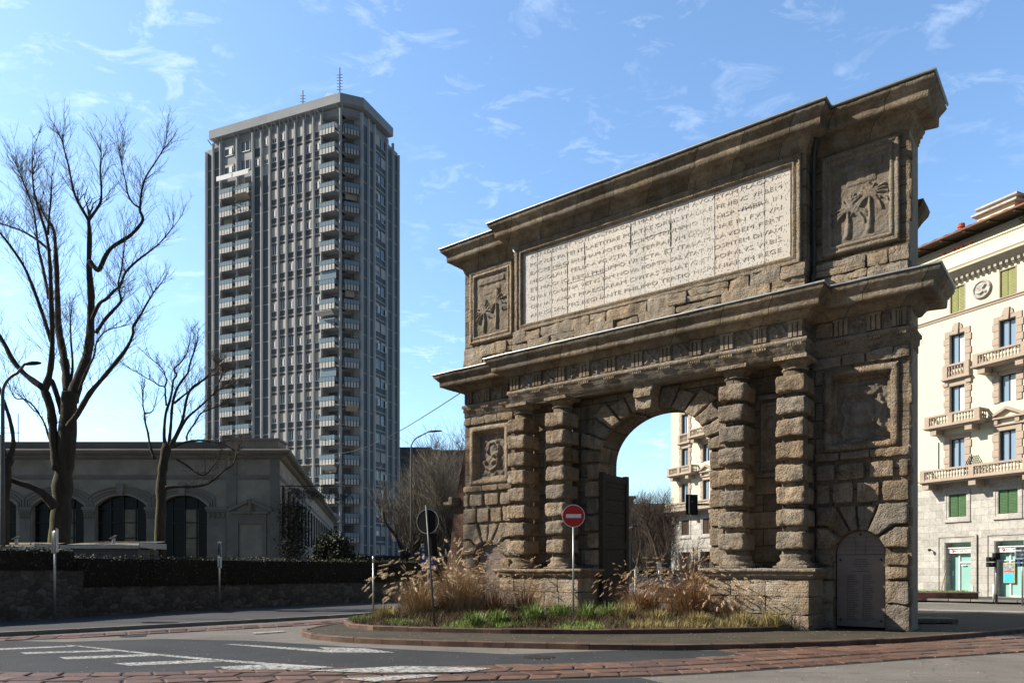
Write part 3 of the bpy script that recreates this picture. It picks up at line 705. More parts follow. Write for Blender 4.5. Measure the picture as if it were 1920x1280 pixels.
t=MB(); t.tube([(oc-.05,-.35,6.62),(oc-.05,-.35,6.46)],.012,6); t.tube([(oc-.17,-.35,6.52),(oc-.13,-.35,6.44),(oc-.05,-.35,6.42),(oc+.03,-.35,6.44),(oc+.07,-.35,6.52)],.016,6); t.build('iron_hook',M['iron'],A)
# jamb blocks
t=MB()
for side in (-1,1):
    xj=oc+side*orad
    for k in range(9):
        z0=.15+k*.565; d=.42+.1*(k%2); 
        a,b_=(xj-d,xj+.03) if side<0 else (xj-.03,xj+d)
        rbox(t,a,b_,-.12,.5,z0,z0+.505,.08,.022,.05,k+side*3)
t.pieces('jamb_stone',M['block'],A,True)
# --- drainpipes
t=MB(); t.tube([(BR+.2,-.35,13.35),(BR+.2,-.33,13.2),(BR+.12,-.2,12.9),(BR+.1,-.16,12.5),(BR+.1,-.16,9.75),(BR+.1,-.25,9.6),(BR+.1,-.25,9.15)],.055,10)
for z in (12.3,10.9,9.9): t.cyl(BR+.1,-.16,z,z+.06,.07)
t.build('drainpipe',M['pipe'],A,True)
t=MB(); t.tube([(BL-.25,-.3,13.3),(BL-.22,-.28,13.05),(BL-.1,-.3,12.85),(BL-.02,-.45,12.72)],.03,8); t.build('drainpipe',M['lead'],A,True)
# --- wooden gate leaf folded back into the passage
t=MB(); gx=oc-orad+.04
for k in range(11): 
    z0=.25+k*.42; t.box(gx,gx+.09,-.02,1.62,z0,z0+.405)
t.box(gx-.02,gx+.13,-.05,.14,.2,4.90); t.box(gx-.02,gx+.13,1.50,1.68,.2,4.90)
for z in (.25,2.4,4.62): t.box(gx-.01,gx+.12,-.02,1.66,z,z+.2)
t.build('gate_leaf',M['wood'],A)
# --- rear brick buttress and remains
def brickmat(name,c1,c2,mort,bw=.26,rh=.07):
    m,t,b=newmat(name); b.inputs['Roughness'].default_value=.95
    co=N(t,'ShaderNodeTexCoord').outputs['Object']; sp=N(t,'ShaderNodeSeparateXYZ'); t.links.new(co,sp.inputs[0]); cc=N(t,'ShaderNodeCombineXYZ')
    t.links.new(mth(t,'ADD',sp.outputs[0],sp.outputs[1]),cc.inputs[0]); t.links.new(sp.outputs[2],cc.inputs[1])
    br=N(t,'ShaderNodeTexBrick'); br.inputs['Scale'].default_value=1; br.inputs['Brick Width'].default_value=bw; br.inputs['Row Height'].default_value=rh; br.inputs['Mortar Size'].default_value=.012
    br.inputs['Color1'].default_value=(*c1,1); br.inputs['Color2'].default_value=(*c2,1); br.inputs['Mortar'].default_value=(*mort,1); t.links.new(cc.outputs[0],br.inputs[0])
    c=mixc(t,ramp(t,tnoise(t,co,3,6,.7),[(.4,(0,0,0)),(.7,(1,1,1))]),br.outputs[0],mixc(t,1.,br.outputs[0],(.55,.5,.48),'MULTIPLY'))
    t.links.new(c,b.inputs['Base Color']); bump(t,b,mth(t,'SUBTRACT',tnoise(t,co,20,5,.7),br.outputs[1]),.6,.02)
    return m
M['brick']=brickmat('old_brick',(.17,.07,.045),(.10,.05,.035),(.15,.115,.09))
t=MB()
prof_=[(-1.75,.1),(-1.60,1.3),(-1.3,2.6),(-1.05,4.0),(-.80,5.2),(-.45,6.6),(-.1,7.4)]
def Q(i,j):
    x,z=prof_[j]; t_=i/8; v=Vector((x*(1-t_)+.05*t_,.55,z)); return v+nv(v,3.)*.04
t.grid(Q,8,len(prof_)-1)
t.grid(lambda i,j:(prof_[j][0]+.04*nz((i,j,0),3.),.55+i*.35,prof_[j][1]),4,len(prof_)-1,True)
t.build('brick_buttress',M['brick'],A,True)
t=MB(); rbox(t,-1.42,-.9,.25,1.0,4.22,4.36,.1,.02,.04,1); rbox(t,-.98,-.78,.1,.6,4.22,4.52,.08,.02,.04,2); t.build('stone_ledge',M['course'],A,True)
t=MB(); sweep(t,[(AW-2.4,2.5),(AW-.45,2.5),(AW-.45,3.1)],[(-.3,11.95),(.42,11.93),(.38,11.8),(.22,11.65),(.1,11.5),(0,11.3)],amp=.01); t.box(AW-2.4,AW-.45,2.5,3.1,.1,11.9)
t.build('rear_wing',M['stone'],A)
# ================= ground =================
def asphalt(name,c1,c2,crack=.3):
    m,t,b=newmat(name); b.inputs['Roughness'].default_value=.85; b.inputs['Specular IOR Level'].default_value=.25
    co=N(t,'ShaderNodeTexCoord').outputs['Object']
    c=ramp(t,tnoise(t,co,.5,8,.7,.5),[(.35,c2),(.65,c1)])
    f=tnoise(t,co,60,3,.8); c=mixc(t,1.,c,ramp(t,f,[(.3,(.55,.55,.55)),(.7,(1.25,1.25,1.25))]),'MULTIPLY')
    vo=N(t,'ShaderNodeTexVoronoi',feature='DISTANCE_TO_EDGE'); vo.inputs['Scale'].default_value=.45
    w=N(t,'ShaderNodeVectorMath',operation='ADD'); ns=N(t,'ShaderNodeTexNoise'); ns.inputs['Scale'].default_value=1.3; ns.inputs['Detail'].default_value=6; t.links.new(co,ns.inputs[0]); t.links.new(co,w.inputs[0]); t.links.new(ns.outputs[1],w.inputs[1]); t.links.new(w.outputs[0],vo.inputs[0])
    ck=ramp(t,vo.outputs[0],[(.0,(1,1,1)),(.012,(0,0,0))]); c=mixc(t,mth(t,'MULTIPLY',ck,crack),c,(.02,.02,.02))
    oil=ramp(t,tnoise(t,co,1.4,4,.6,.8,sc3=(.4,1.6,1)),[(.58,(0,0,0)),(.75,(1,1,1))]); c=mixc(t,mth(t,'MULTIPLY',oil,.35),c,tuple(x*.55 for x in c2))
    t.links.new(c,b.inputs['Base Color']); bump(t,b,mth(t,'ADD',tnoise(t,co,90,3,.8),mth(t,'MULTIPLY',tnoise(t,co,6,4,.6),.6)),.5,.01)
    return m
M['asph']=asphalt('old_asphalt',(.205,.19,.168),(.14,.13,.118),.4)
M['asphd']=asphalt('new_asphalt',(.050,.053,.058),(.032,.034,.037),.15)
M['gran']=simple('red_granite_slabs',(.165,.088,.060),(.085,.055,.042),3.5,.6,bs=25,bstr=.6,bdist=.01,island=.3,spec=.35)
M['kerb']=simple('red_granite_kerb',(.15,.085,.062),(.09,.056,.042),2.,.75,bs=25,bstr=.5,island=.25)
M['kerbp']=simple('grey_kerb',(.24,.23,.21),(.16,.15,.14),2.,.8,bs=25,bstr=.4,island=.2)
M['pave']=simple('mossy_asphalt_pavement',(.070,.058,.040),(.034,.032,.022),1.2,.9,bs=50,bstr=.5,bdist=.01)
M['walk']=simple('sidewalk',(.065,.065,.066),(.042,.042,.044),.8,.9,bs=50,bstr=.3)
M['soil']=simple('leafy_soil',(.10,.075,.045),(.04,.035,.02),3.,.95,bs=25,bstr=.9,bdist=.04)
M['rail']=simple('worn_rail',(.10,.085,.075),(.05,.045,.04),6,.5,.6)
def paintm():
    m,t,b=newmat('worn_road_paint'); b.inputs['Roughness'].default_value=.7
    co=N(t,'ShaderNodeTexCoord').outputs['Object']
    t.links.new(ramp(t,tnoise(t,co,3,6,.7),[(.3,(.26,.26,.25)),(.6,(.42,.42,.40))]),b.inputs['Base Color'])
    a=ramp(t,tnoise(t,co,14,6,.75),[(.42,(0,0,0)),(.50,(1,1,1))]); t.links.new(a,b.inputs['Alpha'])
    return m
M['paint']=paintm()
def sheet(name,pts,z,mat,**k):
    t=MB(); t.face(*[(p[0],p[1],z) for p in pts]); o=t.build(name,mat,**k); return struct(o)
t=MB(); t.face((-410,-30,-.03),(410,-30,-.03),(410,700,-.03),(-410,700,-.03)); struct(t.build('ground',M['walk']))
sheet('road',[(-60,-10),(60,-10),(60,60),(20,90),(-3,90),(-8,40),(-15,26.5),(-22,17)],0,M['asph'])
def gp(l,z=0.): return [gr(u,v,z) for u,v in l]
# darker resurfaced stretch
dk=gp([(-150,1206),(0,1200),(120,1203),(300,1197),(480,1201),(640,1211),(800,1219),(960,1226),(1060,1222),(1250,1216),(1390,1223),(1330,1234),(1150,1242),(960,1249),(600,1256),(450,1253),(300,1262),(0,1258),(-200,1256)])
sheet('road_patch',dk,.004,M['asphd'])
sheet('road_patch',gp([(960,1277),(1200,1270),(1290,1290),(1100,1330),(600,1330),(500,1290)]),.004,M['asphd'])
# stone slab bands laid along the tram loop
def catmull(P,n):
    out=[]
    P=[P[0]*2-P[1]]+P+[P[-1]*2-P[-2]]
    for i in range(1,len(P)-2):
        for k in range(n):
            t=k/n; a,b,c,d=P[i-1],P[i],P[i+1],P[i+2]
            out.append(.5*((2*b)+(-a+c)*t+(2*a-5*b+4*c-d)*t*t+(-a+3*b-3*c+d)*t*t*t))
    out.append(P[-2]); return out
def resample(P,step):
    out=[P[0]]; acc=0
    for a,b in zip(P,P[1:]):
        L=(b-a).length; 
        while acc+L>=step:
            t=(step-acc)/L; a=a+(b-a)*t; out.append(a); L=(b-a).length; acc=0
        acc+=L
    return out
def band(ctrl,offs,step,zz,seed,mat,chev=.12):
    C_=catmull(ctrl,24); t=MB(); rr=random.Random(seed)
    for r_,(o0,o1) in enumerate(zip(offs,offs[1:])):
        P=resample(C_,step*(.9+.2*rr.random()))
        for i in range(1,len(P)-2):
            a,b=P[i],P[i+1]; d0=(P[i+1]-P[i-1]).normalized(); d1=(P[i+2]-P[i]).normalized()
            n0=Vector((-d0.y,d0.x,0)); n1=Vector((-d1.y,d1.x,0)); g=.014+rr.random()*.012; sk=chev*(1 if r_%2 else -1)
            q=[a+d0*(g+sk)+n0*(o0+g),b-d1*(g-sk)+n1*(o0+g),b-d1*(g+sk*0)+n1*(o1-g),a+d0*g+n0*(o1-g)]
            q=[p+Vector((rr.uniform(-.014,.014),rr.uniform(-.014,.014),0)) for p in q]
            h=zz+rr.uniform(.004,.02); tl=[rr.uniform(-.004,.004) for _ in q]
            b_=len(t.v); c=sum(q,Vector())/4
            for p in q: t.v.append((p.x,p.y,-.01))
            for p,k in zip(q,tl): t.v.append((p.x,p.y,h-.008+k))
            for p,k in zip(q,tl): e=p+(c-p)*.10; t.v.append((e.x,e.y,h+k))
            for k in range(4):
                j=(k+1)%4; t.f.append((b_+k,b_+j,b_+4+j,b_+4+k)); t.m.append(0); t.f.append((b_+4+k,b_+4+j,b_+8+j,b_+8+k)); t.m.append(0)
            t.f.append((b_+8,b_+9,b_+10,b_+11)); t.m.append(0)
    return t,C_
def ribbon(mb,C_,o,w,z,h=None):
    P=resample(C_,.4)
    for i in range(1,len(P)-2):
        d0=(P[i+1]-P[i-1]).normalized(); d1=(P[i+2]-P[i]).normalized(); n0=Vector((-d0.y,d0.x,0)); n1=Vector((-d1.y,d1.x,0))
        Z=Vector((0,0,z)); mb.face(P[i]+n0*(o-w)+Z,P[i+1]+n1*(o-w)+Z,P[i+1]+n1*(o+w)+Z,P[i]+n0*(o+w)+Z)
c2=gp([(-420,1272),(-100,1276),(200,1276),(480,1268),(760,1264),(960,1259),(1200,1252),(1400,1241),(1600,1228),(1800,1216),(1980,1206),(2250,1190)])
for p in c2: p.z=0
t=MB(); C2=catmull(c2,24); ribbon(t,C2,0,.98,.006); struct(t.build('band_bed',M['asphd']))
t,_=band(c2,[-.92,-.50,-.10],.52,.012,1,None); struct(t.build('stone_band',M['gran']))
t,_=band(c2,[.0,.42,.86],.50,.012,2,None); struct(t.build('stone_band',M['gran']))
t=MB(); ribbon(t,C2,-.05,.035,.028); struct(t.build('tram_rail',M['rail']))
c1=gp([(-300,1212),(0,1198),(150,1192),(300,1184),(540,1171),(700,1160),(850,1150)])
for p in c1: p.z=0
C1=catmull(c1,24); t=MB(); ribbon(t,C1,0,.62,.006); struct(t.build('band_bed',M['asphd']))
t,_=band(c1,[-.55,-.05],.5,.012,5,None); struct(t.build('stone_band',M['gran'])); t,_=band(c1,[.05,.55],.5,.012,6,None); struct(t.build('stone_band',M['gran']))
# extra slabs between kerb and band on the right
c3=gp([(1330,1226),(1500,1216),(1700,1205),(1920,1190),(2100,1176)])
for p in c3: p.z=0
t=MB(); C3=catmull(c3,24); ribbon(t,C3,0,.5,.005); struct(t.build('band_bed',M['asphd']))
t,_=band(c3,[-.52,-.02,.48],.6,.008,8,None); struct(t.build('stone_band',M['gran']))
# markings
def marks(name,polys,z=.009):
    t=MB()
    for pl in polys: t.face(*[Vector((p.x,p.y,z)) for p in gp(pl)])
    return struct(t.build(name,M['paint']))
marks('road_marking',[[(-60,1217),(0,1215.5),(138,1210),(150,1211.5),(0,1218.5),(-60,1220)],[(38,1223),(200,1218.5),(215,1220.5),(48,1226)],[(110,1232),(275,1226),(300,1229),(125,1236)],[(212,1243.5),(385,1236.5),(425,1240),(245,1248)],
  [(122,1209),(135,1209),(300,1226),(420,1236.5),(640,1252),(600,1253),(400,1239),(280,1227)]])
marks('road_marking',[[(421,1207.5),(432,1207),(520,1212),(612,1218),(598,1213),(682,1215),(741,1223),(616,1223),(520,1215.5)]])
marks('road_marking',[[(400,1253),(500,1248),(560,1249),(625,1253),(560,1258),(430,1258)],[(575,1260),(760,1251),(925,1255),(880,1262),(700,1264)],[(640,1275),(800,1267),(830,1270),(700,1281)],[(470,1187.5),(530,1183.5),(536,1185),(480,1189)]],.034)
marks('road_marking',[[(1722,1129),(1920,1130),(1920,1131.5),(1722,1130.3)],[(1722,1141.5),(1920,1145.5),(1920,1148),(1722,1143.5)]])
# --- traffic island
isl=gp([(563,1188),(565,1192),(585,1198),(640,1203.5),(720,1207.5),(820,1211),(960,1214.5),(1100,1217.5),(1250,1219),(1400,1217),(1550,1212.5),(1700,1205),(1800,1197.5),(1920,1187)],.0)
isl=[Vector((p.x,p.y,0)) for p in isl]+[Vector((17,23,0)),Vector((20,26.2,0)),Vector((18,28.2,0)),Vector((12,29,0)),Vector((7,30,0)),Vector((2,32.2,0)),Vector((-2,31.5,0)),Vector((-4.2,27,0)),Vector((-5.1,22.6,0)),Vector((-5.45,21.,0))]
def kerbring(name,poly,z0,z1,w,seg,mat,seed=0):
    rr=random.Random(seed); n=len(poly); t=MB(); P=resample(poly+[poly[0]],.1); 
    m=len(P); i=0
    inn=[]
    for k in range(m):
        d=(P[(k+1)%m]-P[k-1]).normalized(); inn.append(Vector((-d.y,d.x,0)))
    while i<m-1:
        L=int(seg*10*rr.uniform(.8,1.2)); j=min(m-1,i+L); h=rr.uniform(-.008,.008)
        K=max(1,(j-i)//2)
        ids=[i+(j-i)*q//K for q in range(K+1)]
        g0=.006
        for a,b in zip(ids,ids[1:]):
            pa,pb=P[a],P[b]; d=(pb-pa).normalized(); pa2=pa+d*g0 if a==i else pa; pb2=pb-d*g0 if b==j else pb
            na,nb=inn[a],inn[b]
            A0,A1=pa2,pa2+na*w; B0,B1=pb2,pb2+nb*w; Z=lambda p,z:Vector((p.x,p.y,z+h if z>z0 else z))
            c_=.02
            t.face(Z(A0,z0),Z(B0,z0),Z(B0,z1-c_),Z(A0,z1-c_)); t.face(Z(A0,z1-c_),Z(B0,z1-c_),Z(B0+nb*c_,z1),Z(A0+na*c_,z1)); t.face(Z(A0+na*c_,z1),Z(B0+nb*c_,z1),Z(B1,z1),Z(A1,z1)); t.face(Z(A1,z1),Z(B1,z1),Z(B1,z0),Z(A1,z0))
        i=j
    return struct(t.build(name,mat))
sheet('pavement',isl,.112,M['pave'])
kerbring('kerb',isl,0,.13,.16,.9,M['kerb'],3)
bed=gp([(648,1170),(655,1175),(700,1180),(800,1183),(960,1186),(1100,1187),(1250,1186),(1400,1183),(1480,1180),(1500,1176.5)],.13)
bed=[Vector((p.x,p.y,0)) for p in bed]
pr=arch_pt(12.9,1.3,0); bed+= [Vector((pr.x+.15,pr.y+.1,0)),Vector((pr.x-1.,pr.y+1.6,0)),arch_pt(10.3,.6,0),arch_pt(9.6,-1.5,0),arch_pt(6.2,-1.5,0),arch_pt(.5,0.2,0),arch_pt(-1.6,.3,0),Vector((-4.6,25.,0)),Vector((-5.0,22.3,0))]
for p in bed: p.z=0
kerbring('planter_kerb',bed,.11,.235,.14,.9,M['kerb'],4)
# soil mound
from mathutils.geometry import intersect_point_tri_2d, tessellate_polygon
def inpoly(x,y,P):
    c=False; n=len(P); j=n-1
    for i in range(n):
        if (P[i].y>y)!=(P[j].y>y) and x<(P[j].x-P[i].x)*(y-P[i].y)/(P[j].y-P[i].y)+P[i].x: c=not c
        j=i
    return c
def edged(x,y,P):
    m=9e9
    for i in range(len(P)):
        a,b=P[i-1],P[i]; dx_,dy_=b.x-a.x,b.y-a.y; t=max(0,min(1,((x-a.x)*dx_+(y-a.y)*dy_)/(dx_*dx_+dy_*dy_+1e-9))); m=min(m,math.hypot(x-a.x-t*dx_,y-a.y-t*dy_))
    return m
def soilz(x,y):
    d=edged(x,y,bed); return .19+.16*min(1,d/1.2)+.03*nz((x,y,0),1.2)
t=MB(); st=.22; xs0=-5.4; ys0=17.8; nx=70; ny=70; idx={}
for j in range(ny):
    for i in range(nx):
        x=xs0+i*st; y=ys0+j*st
        if inpoly(x,y,bed) and inpoly(x+st,y+st,bed) and inpoly(x+st,y,bed) and inpoly(x,y+st,bed):
            t.face(*[(p,q,soilz(p,q)) for p,q in ((x,y),(x+st,y),(x+st,y+st),(x,y+st))])
struct(t.build('planting_bed',M['soil'],smooth=True))
sheet('planting_bed',bed,.175,M['soil'])
# --- far side: kerbs and pavement in front of the right building
sheet('far_sidewalk',[gr(1700,1124,.1),gr(1920,1129,.1),Vector((34,38,0)),Vector((36,44,0)),Vector((21,62,0)),Vector((15,78,0)),Vector((12,78,0)),Vector((16,60,0))],.10,M['walk'])
t=MB(); a=gr(1700,1124,.1); b=gr(1920,1129,.1); d=(b-a).normalized(); n=Vector((d.y,-d.x,0))*.2
k=0; p=a-d*3
while k<22:
    q=p+d*.98; t.obox((p+q)/2+Vector((0,0,.055))-n*.0,d*.48,n*.5,(0,0,.055)); p=p+d; k+=1
struct(t.build('kerb',M['kerbp']))
# left pavement + kerb
lk=[(-20.,13.,0),(-12.94,19.0,0),(-10.23,21.9,0),(-7.8,24.6,0),(-5.17,28.0,0),(-2.2,33.,0),(0,42.,0),(1,60,0)]
lk=[Vector(p) for p in lk]
sheet('sidewalk',[*lk,Vector((-8,60,0)),Vector((-6.9,37.7,0)),Vector((-14.1,27.3,0)),Vector((-15.66,23.,0)),Vector((-23,13,0))],.10,M['walk'])
t=MB(); P=resample(catmull(lk,10),1.0)
for p,q in zip(P,P[1:]):
    d=(q-p).normalized(); t.obox((p+q)/2+Vector((0,0,.055)),d*((q-p).length/2-.008),Vector((d.y,-d.x,0))*.09,(0,0,.058))
struct(t.build('kerb',M['kerbp']))
# --- garden wall with hedge
def rubble():
    m,t,b=newmat('rubble_wall'); b.inputs['Roughness'].default_value=.9
    co=N(t,'ShaderNodeTexCoord').outputs['Object']; vo=N(t,'ShaderNodeTexVoronoi'); vo.inputs['Scale'].default_value=3.2; ve=N(t,'ShaderNodeTexVoronoi',feature='DISTANCE_TO_EDGE'); ve.inputs['Scale'].default_value=3.2
    mp=N(t,'ShaderNodeMapping'); mp.inputs['Scale'].default_value=(1,1,1.5); t.links.new(co,mp.inputs[0]); t.links.new(mp.outputs[0],vo.inputs[0]); t.links.new(mp.outputs[0],ve.inputs[0])
    c=ramp(t,vo.outputs[1],[(.1,(.055,.05,.042)),(.6,(.10,.09,.075)),(.9,(.14,.13,.115))]); j=ramp(t,ve.outputs[0],[(0,(0,0,0)),(.06,(1,1,1))])
    c=mixc(t,j,(.04,.038,.034),c); c=mixc(t,1.,c,ramp(t,tnoise(t,co,8,6,.7),[(.3,(.6,.6,.6)),(.7,(1.1,1.1,1.1))]),'MULTIPLY')
    t.links.new(c,b.inputs['Base Color']); bump(t,b,mth(t,'ADD',ve.outputs[0],mth(t,'MULTIPLY',tnoise(t,co,10,5,.7),.3)),.9,.05); return m
M['rubble']=rubble()
Wp=[Vector((-22.,13.,0)),Vector((-15.66,23.,0)),Vector((-14.7,25.8,0))]
Wp2=[Vector((-14.7,25.8,0)),Vector((-13.6,27.9,0)),Vector((-6.95,37.7,0)),Vector((-3.2,43.5,0))]
def wallrun(name,P,h,th,label):
    t=MB()
    for p,q in zip(P,P[1:]):
        d=(q-p).normalized(); n=Vector((-d.y,d.x,0)); L=(q-p).length; K=max(1,int(L/.35)); kz=max(2,int(h/.2))
        t.grid(lambda i,j:p+d*L*i/K+Vector((0,0,.05+h*j/kz))+n*(-.025*nz(p+d*L*i/K+Vector((0,0,h*j/kz)),2.5)),K,kz)
        t.grid(lambda i,j:p+d*L*i/K+n*(th*j/2-.03*(1 if j==0 else 0))+Vector((0,0,.05+h+.02*nz(p+d*L*i/K,2.))),K,2)
    p=P[-1]; d=(P[-1]-P[-2]).normalized(); n=Vector((-d.y,d.x,0)); t.face(p,p+n*th,p+n*th+Vector((0,0,h+.05)),p+Vector((0,0,h+.05)))
    p=P[0]; t.face(p,p+n*th,p+n*th+Vector((0,0,h+.05)),p+Vector((0,0,h+.05)))
    return tag(t.build(name,M['rubble'],smooth=True),label,'wall')
wallrun('garden_wall',Wp,1.62,.4,'taller rubble stone garden wall at the far left edge of the street')
wallrun('garden_wall',Wp2,1.03,.4,'lower rubble stone garden wall running right towards the planted island')
def foliage(mb,pts,size,rr,up=.3):
    for p in pts:
        s=size*rr.uniform(.6,1.3); a=Vector((rr.gauss(0,1),rr.gauss(0,1),rr.gauss(0,1)+up)).normalized(); b=a.cross(Vector((rr.gauss(0,1),rr.gauss(0,1),rr.gauss(0,1)))).normalized()
        p=Vector(p); mb.face(p-b*s*.45,p+a*s-b*s*.1,p+a*s*1.3,p+b*s*.45)
M['hedge']=simple('hedge_leaves',(.085,.085,.045),(.035,.04,.02),8,.7,island=.5,spec=.4)
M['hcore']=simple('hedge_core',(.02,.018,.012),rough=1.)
def hedge(name,P,z0,z1,th,off,label,dens=260):
    rr=random.Random(len(name)+int(z1*10)); t=MB(); pts=[]
    core=MB()
    for p,q in zip(P,P[1:]):
        d=(q-p).normalized(); n=Vector((-d.y,d.x,0)); L=(q-p).length
        K=max(1,int(L/.4)); 
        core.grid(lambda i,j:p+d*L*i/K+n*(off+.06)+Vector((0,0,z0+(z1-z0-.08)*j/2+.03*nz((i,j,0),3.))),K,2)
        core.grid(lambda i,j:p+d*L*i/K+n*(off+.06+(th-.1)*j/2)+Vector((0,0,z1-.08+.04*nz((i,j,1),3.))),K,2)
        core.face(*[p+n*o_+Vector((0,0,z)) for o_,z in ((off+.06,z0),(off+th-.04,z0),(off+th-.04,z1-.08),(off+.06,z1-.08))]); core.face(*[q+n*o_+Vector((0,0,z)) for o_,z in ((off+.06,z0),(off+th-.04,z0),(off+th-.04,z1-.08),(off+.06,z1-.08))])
        for k in range(int(L*dens)):
            a=rr.random()*L; r=rr.random()
            if r<.55: b=off+rr.uniform(-.05,.08); z=rr.uniform(z0,z1)
            elif r<.92: b=off+rr.uniform(0,th); z=z1+rr.uniform(-.1,.05)+.06*nz((a*1.2,L,0),1.)
            else: b=off+rr.uniform(0,th); z=rr.uniform(z0,z1); a=rr.choice((0,L))+rr.uniform(-.05,.05)
            z+=.10*max(0,nz((p.x+d.x*a,p.y+d.y*a,z*.3),1.4))+(.12*rr.random() if r<.92 and r>.87 else 0); pts.append(p+d*a+n*(b+.07*nz((p.x+d.x*a,p.y+d.y*a,z),2.))+Vector((0,0,z)))
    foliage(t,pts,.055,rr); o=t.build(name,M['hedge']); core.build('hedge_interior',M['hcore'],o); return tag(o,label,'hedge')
hedge('clipped_hedge',Wp,1.5,2.38,1.0,.35,'clipped dark hedge above the taller stone wall at the left')
hedge('clipped_hedge',Wp2,1.0,2.17,1.1,.25,'long clipped dark hedge above the lower stone wall')
# ================= plants on the island =================
M['dry']=simple('dry_stalks',(.46,.33,.19),(.26,.17,.09),5,.8,island=.35)
M['dry2']=simple('rusty_stalks',(.36,.22,.11),(.20,.11,.055),5,.8,island=.35)
M['plume']=simple('feather_plumes',(.72,.58,.42),(.52,.40,.27),7,.9,island=.25)
M['plume2']=simple('rusty_plumes',(.62,.46,.30),(.42,.28,.17),7,.9,island=.25)
M['green']=simple('green_blades',(.22,.29,.07),(.09,.14,.03),5,.5,island=.4,spec=.5)
M['lawn']=simple('lawn_blades',(.26,.36,.07),(.13,.19,.04),2,.6,island=.4)
M['straw']=simple('straw_blades',(.42,.34,.15),(.24,.20,.08),4,.7,island=.35)
M['shrub']=simple('brown_low_cover',(.13,.085,.045),(.06,.05,.025),4,.9,island=.4)
def blade(mb,p,d,L,w,droop,rr,seg=3):
    d=Vector(d).normalized(); s=d.cross(Vector((0,0,1)));
    if s.length<.05: s=Vector((rr.gauss(0,1),rr.gauss(0,1),0))
    s=s.normalized(); s=(s+Vector((rr.uniform(-.5,.5),rr.uniform(-.5,.5),0))).normalized(); b=len(mb.v); q=Vector(p); dd=d.copy()
    for k in range(seg+1):
        ww=w*(1-k/seg)+.0008; mb.v.append(tuple(q-s*ww)); mb.v.append(tuple(q+s*ww)); q=q+dd*L/seg; dd=(dd+Vector((0,0,-droop/seg*(1+k)))).normalized()
    for k in range(seg): mb.f.append((b+2*k,b+2*k+1,b+2*k+3,b+2*k+2)); mb.m.append(mb.mi)
    return q,dd
def tuft(c,r,h,n,w,droop,mat,label,name,cat,group,seed,spread=.8):
    rr=random.Random(seed); t=MB()
    for k in range(n):
        a=rr.uniform(0,6.283); q=abs(rr.gauss(0,.5))*spread
        p=Vector((c.x+r*.35*math.cos(a)*rr.random(),c.y+r*.35*math.sin(a)*rr.random(),c.z)); blade(t,p,(math.cos(a)*q,math.sin(a)*q,1),h*rr.uniform(.6,1.15),w,droop,rr)
    return tag(t.build(name,mat),label,cat,group)
def pampas(c,rx,ry,h,ns,npl,label,seed,rusty=False,pl=.22,lean=.5):
    rr=random.Random(seed); root=thing('ornamental_grass',label,'ornamental grass',c)
    t=MB(); f=MB(); pr_=MB()
    for k in range(ns):
        a=rr.uniform(0,6.283); q=rr.random()**.6; px,py=rx*.55*q*math.cos(a),ry*.55*q*math.sin(a)
        d=(math.cos(a)*q*lean*1.2+rr.uniform(-.15,.15),math.sin(a)*q*lean+rr.uniform(-.15,.15),1); L=h*1.3*rr.uniform(.42,1.)
        e,dd=blade(t,(px,py,0),d,L,.006,.8 if k>npl else .42,rr,4)
        if k<npl:
            # plume: cone-like fuzzy tuft with short filaments
            PL=pl*rr.uniform(.6,1.1); ax=(dd+Vector((.35,-.1,-.15))).normalized()
            side=ax.cross(Vector((rr.gauss(0,1),rr.gauss(0,1),rr.gauss(0,1)))).normalized()
            pr_.tube([e-ax*.02,e+ax*PL*.5,e+ax*PL],[.004,.007,.002],4)
            for m_ in range(64):
                u_=rr.random(); s_=Vector((rr.gauss(0,1),rr.gauss(0,1),rr.gauss(0,1))).normalized()
                blade(f,e+ax*PL*(u_*1.15-.1),ax*1.1+s_*.75,PL*.42*(1.15-u_*.6),.0042,.9,rr,2)
    t.build('stalks',M['dry2' if rusty else 'dry'],root); o=f.build('plumes',M['plume2' if rusty else 'plume'],root)
    pr_.build('plume_cores',M['plume2' if rusty else 'plume'],root,True)
    return root
def onbed(u,Y): 
    x=(u-U0)/F*Y; return Vector((x,Y,soilz(x,Y)))
pampas(onbed(788,22.4),.85,.8,1.12,1000,130,'leftmost clump of tall dry feathery grass beside the leaning sign pole',1,lean=.5)
pampas(onbed(862,22.7),1.0,.8,1.5,1150,190,'tallest clump of dry feathery grass in front of the left niche',2,lean=.35)
pampas(onbed(930,23.3),.8,.6,1.0,500,60,'short dry feathery grass below the left niche plaque',3,lean=.5,rusty=True)
pampas(onbed(985,23.3),.7,.5,1.05,430,45,'dry rusty grass clump leaning on the left pedestal',4,lean=.45,rusty=True)
pampas(onbed(1205,22.9),.85,.7,1.05,900,110,'dark rusty grass clump standing inside the archway',5,rusty=True,pl=.15)
pampas(onbed(1298,21.6),1.2,.8,1.25,1500,230,'widest clump of brown feathery grass left of the right pedestal',6,pl=.17,rusty=True,lean=.5)
pampas(onbed(1385,20.9),1.0,.5,1.02,950,120,'brown feathery grass clump in front of the right pedestal',7,pl=.17,rusty=True,lean=.55)
rr=random.Random(4)
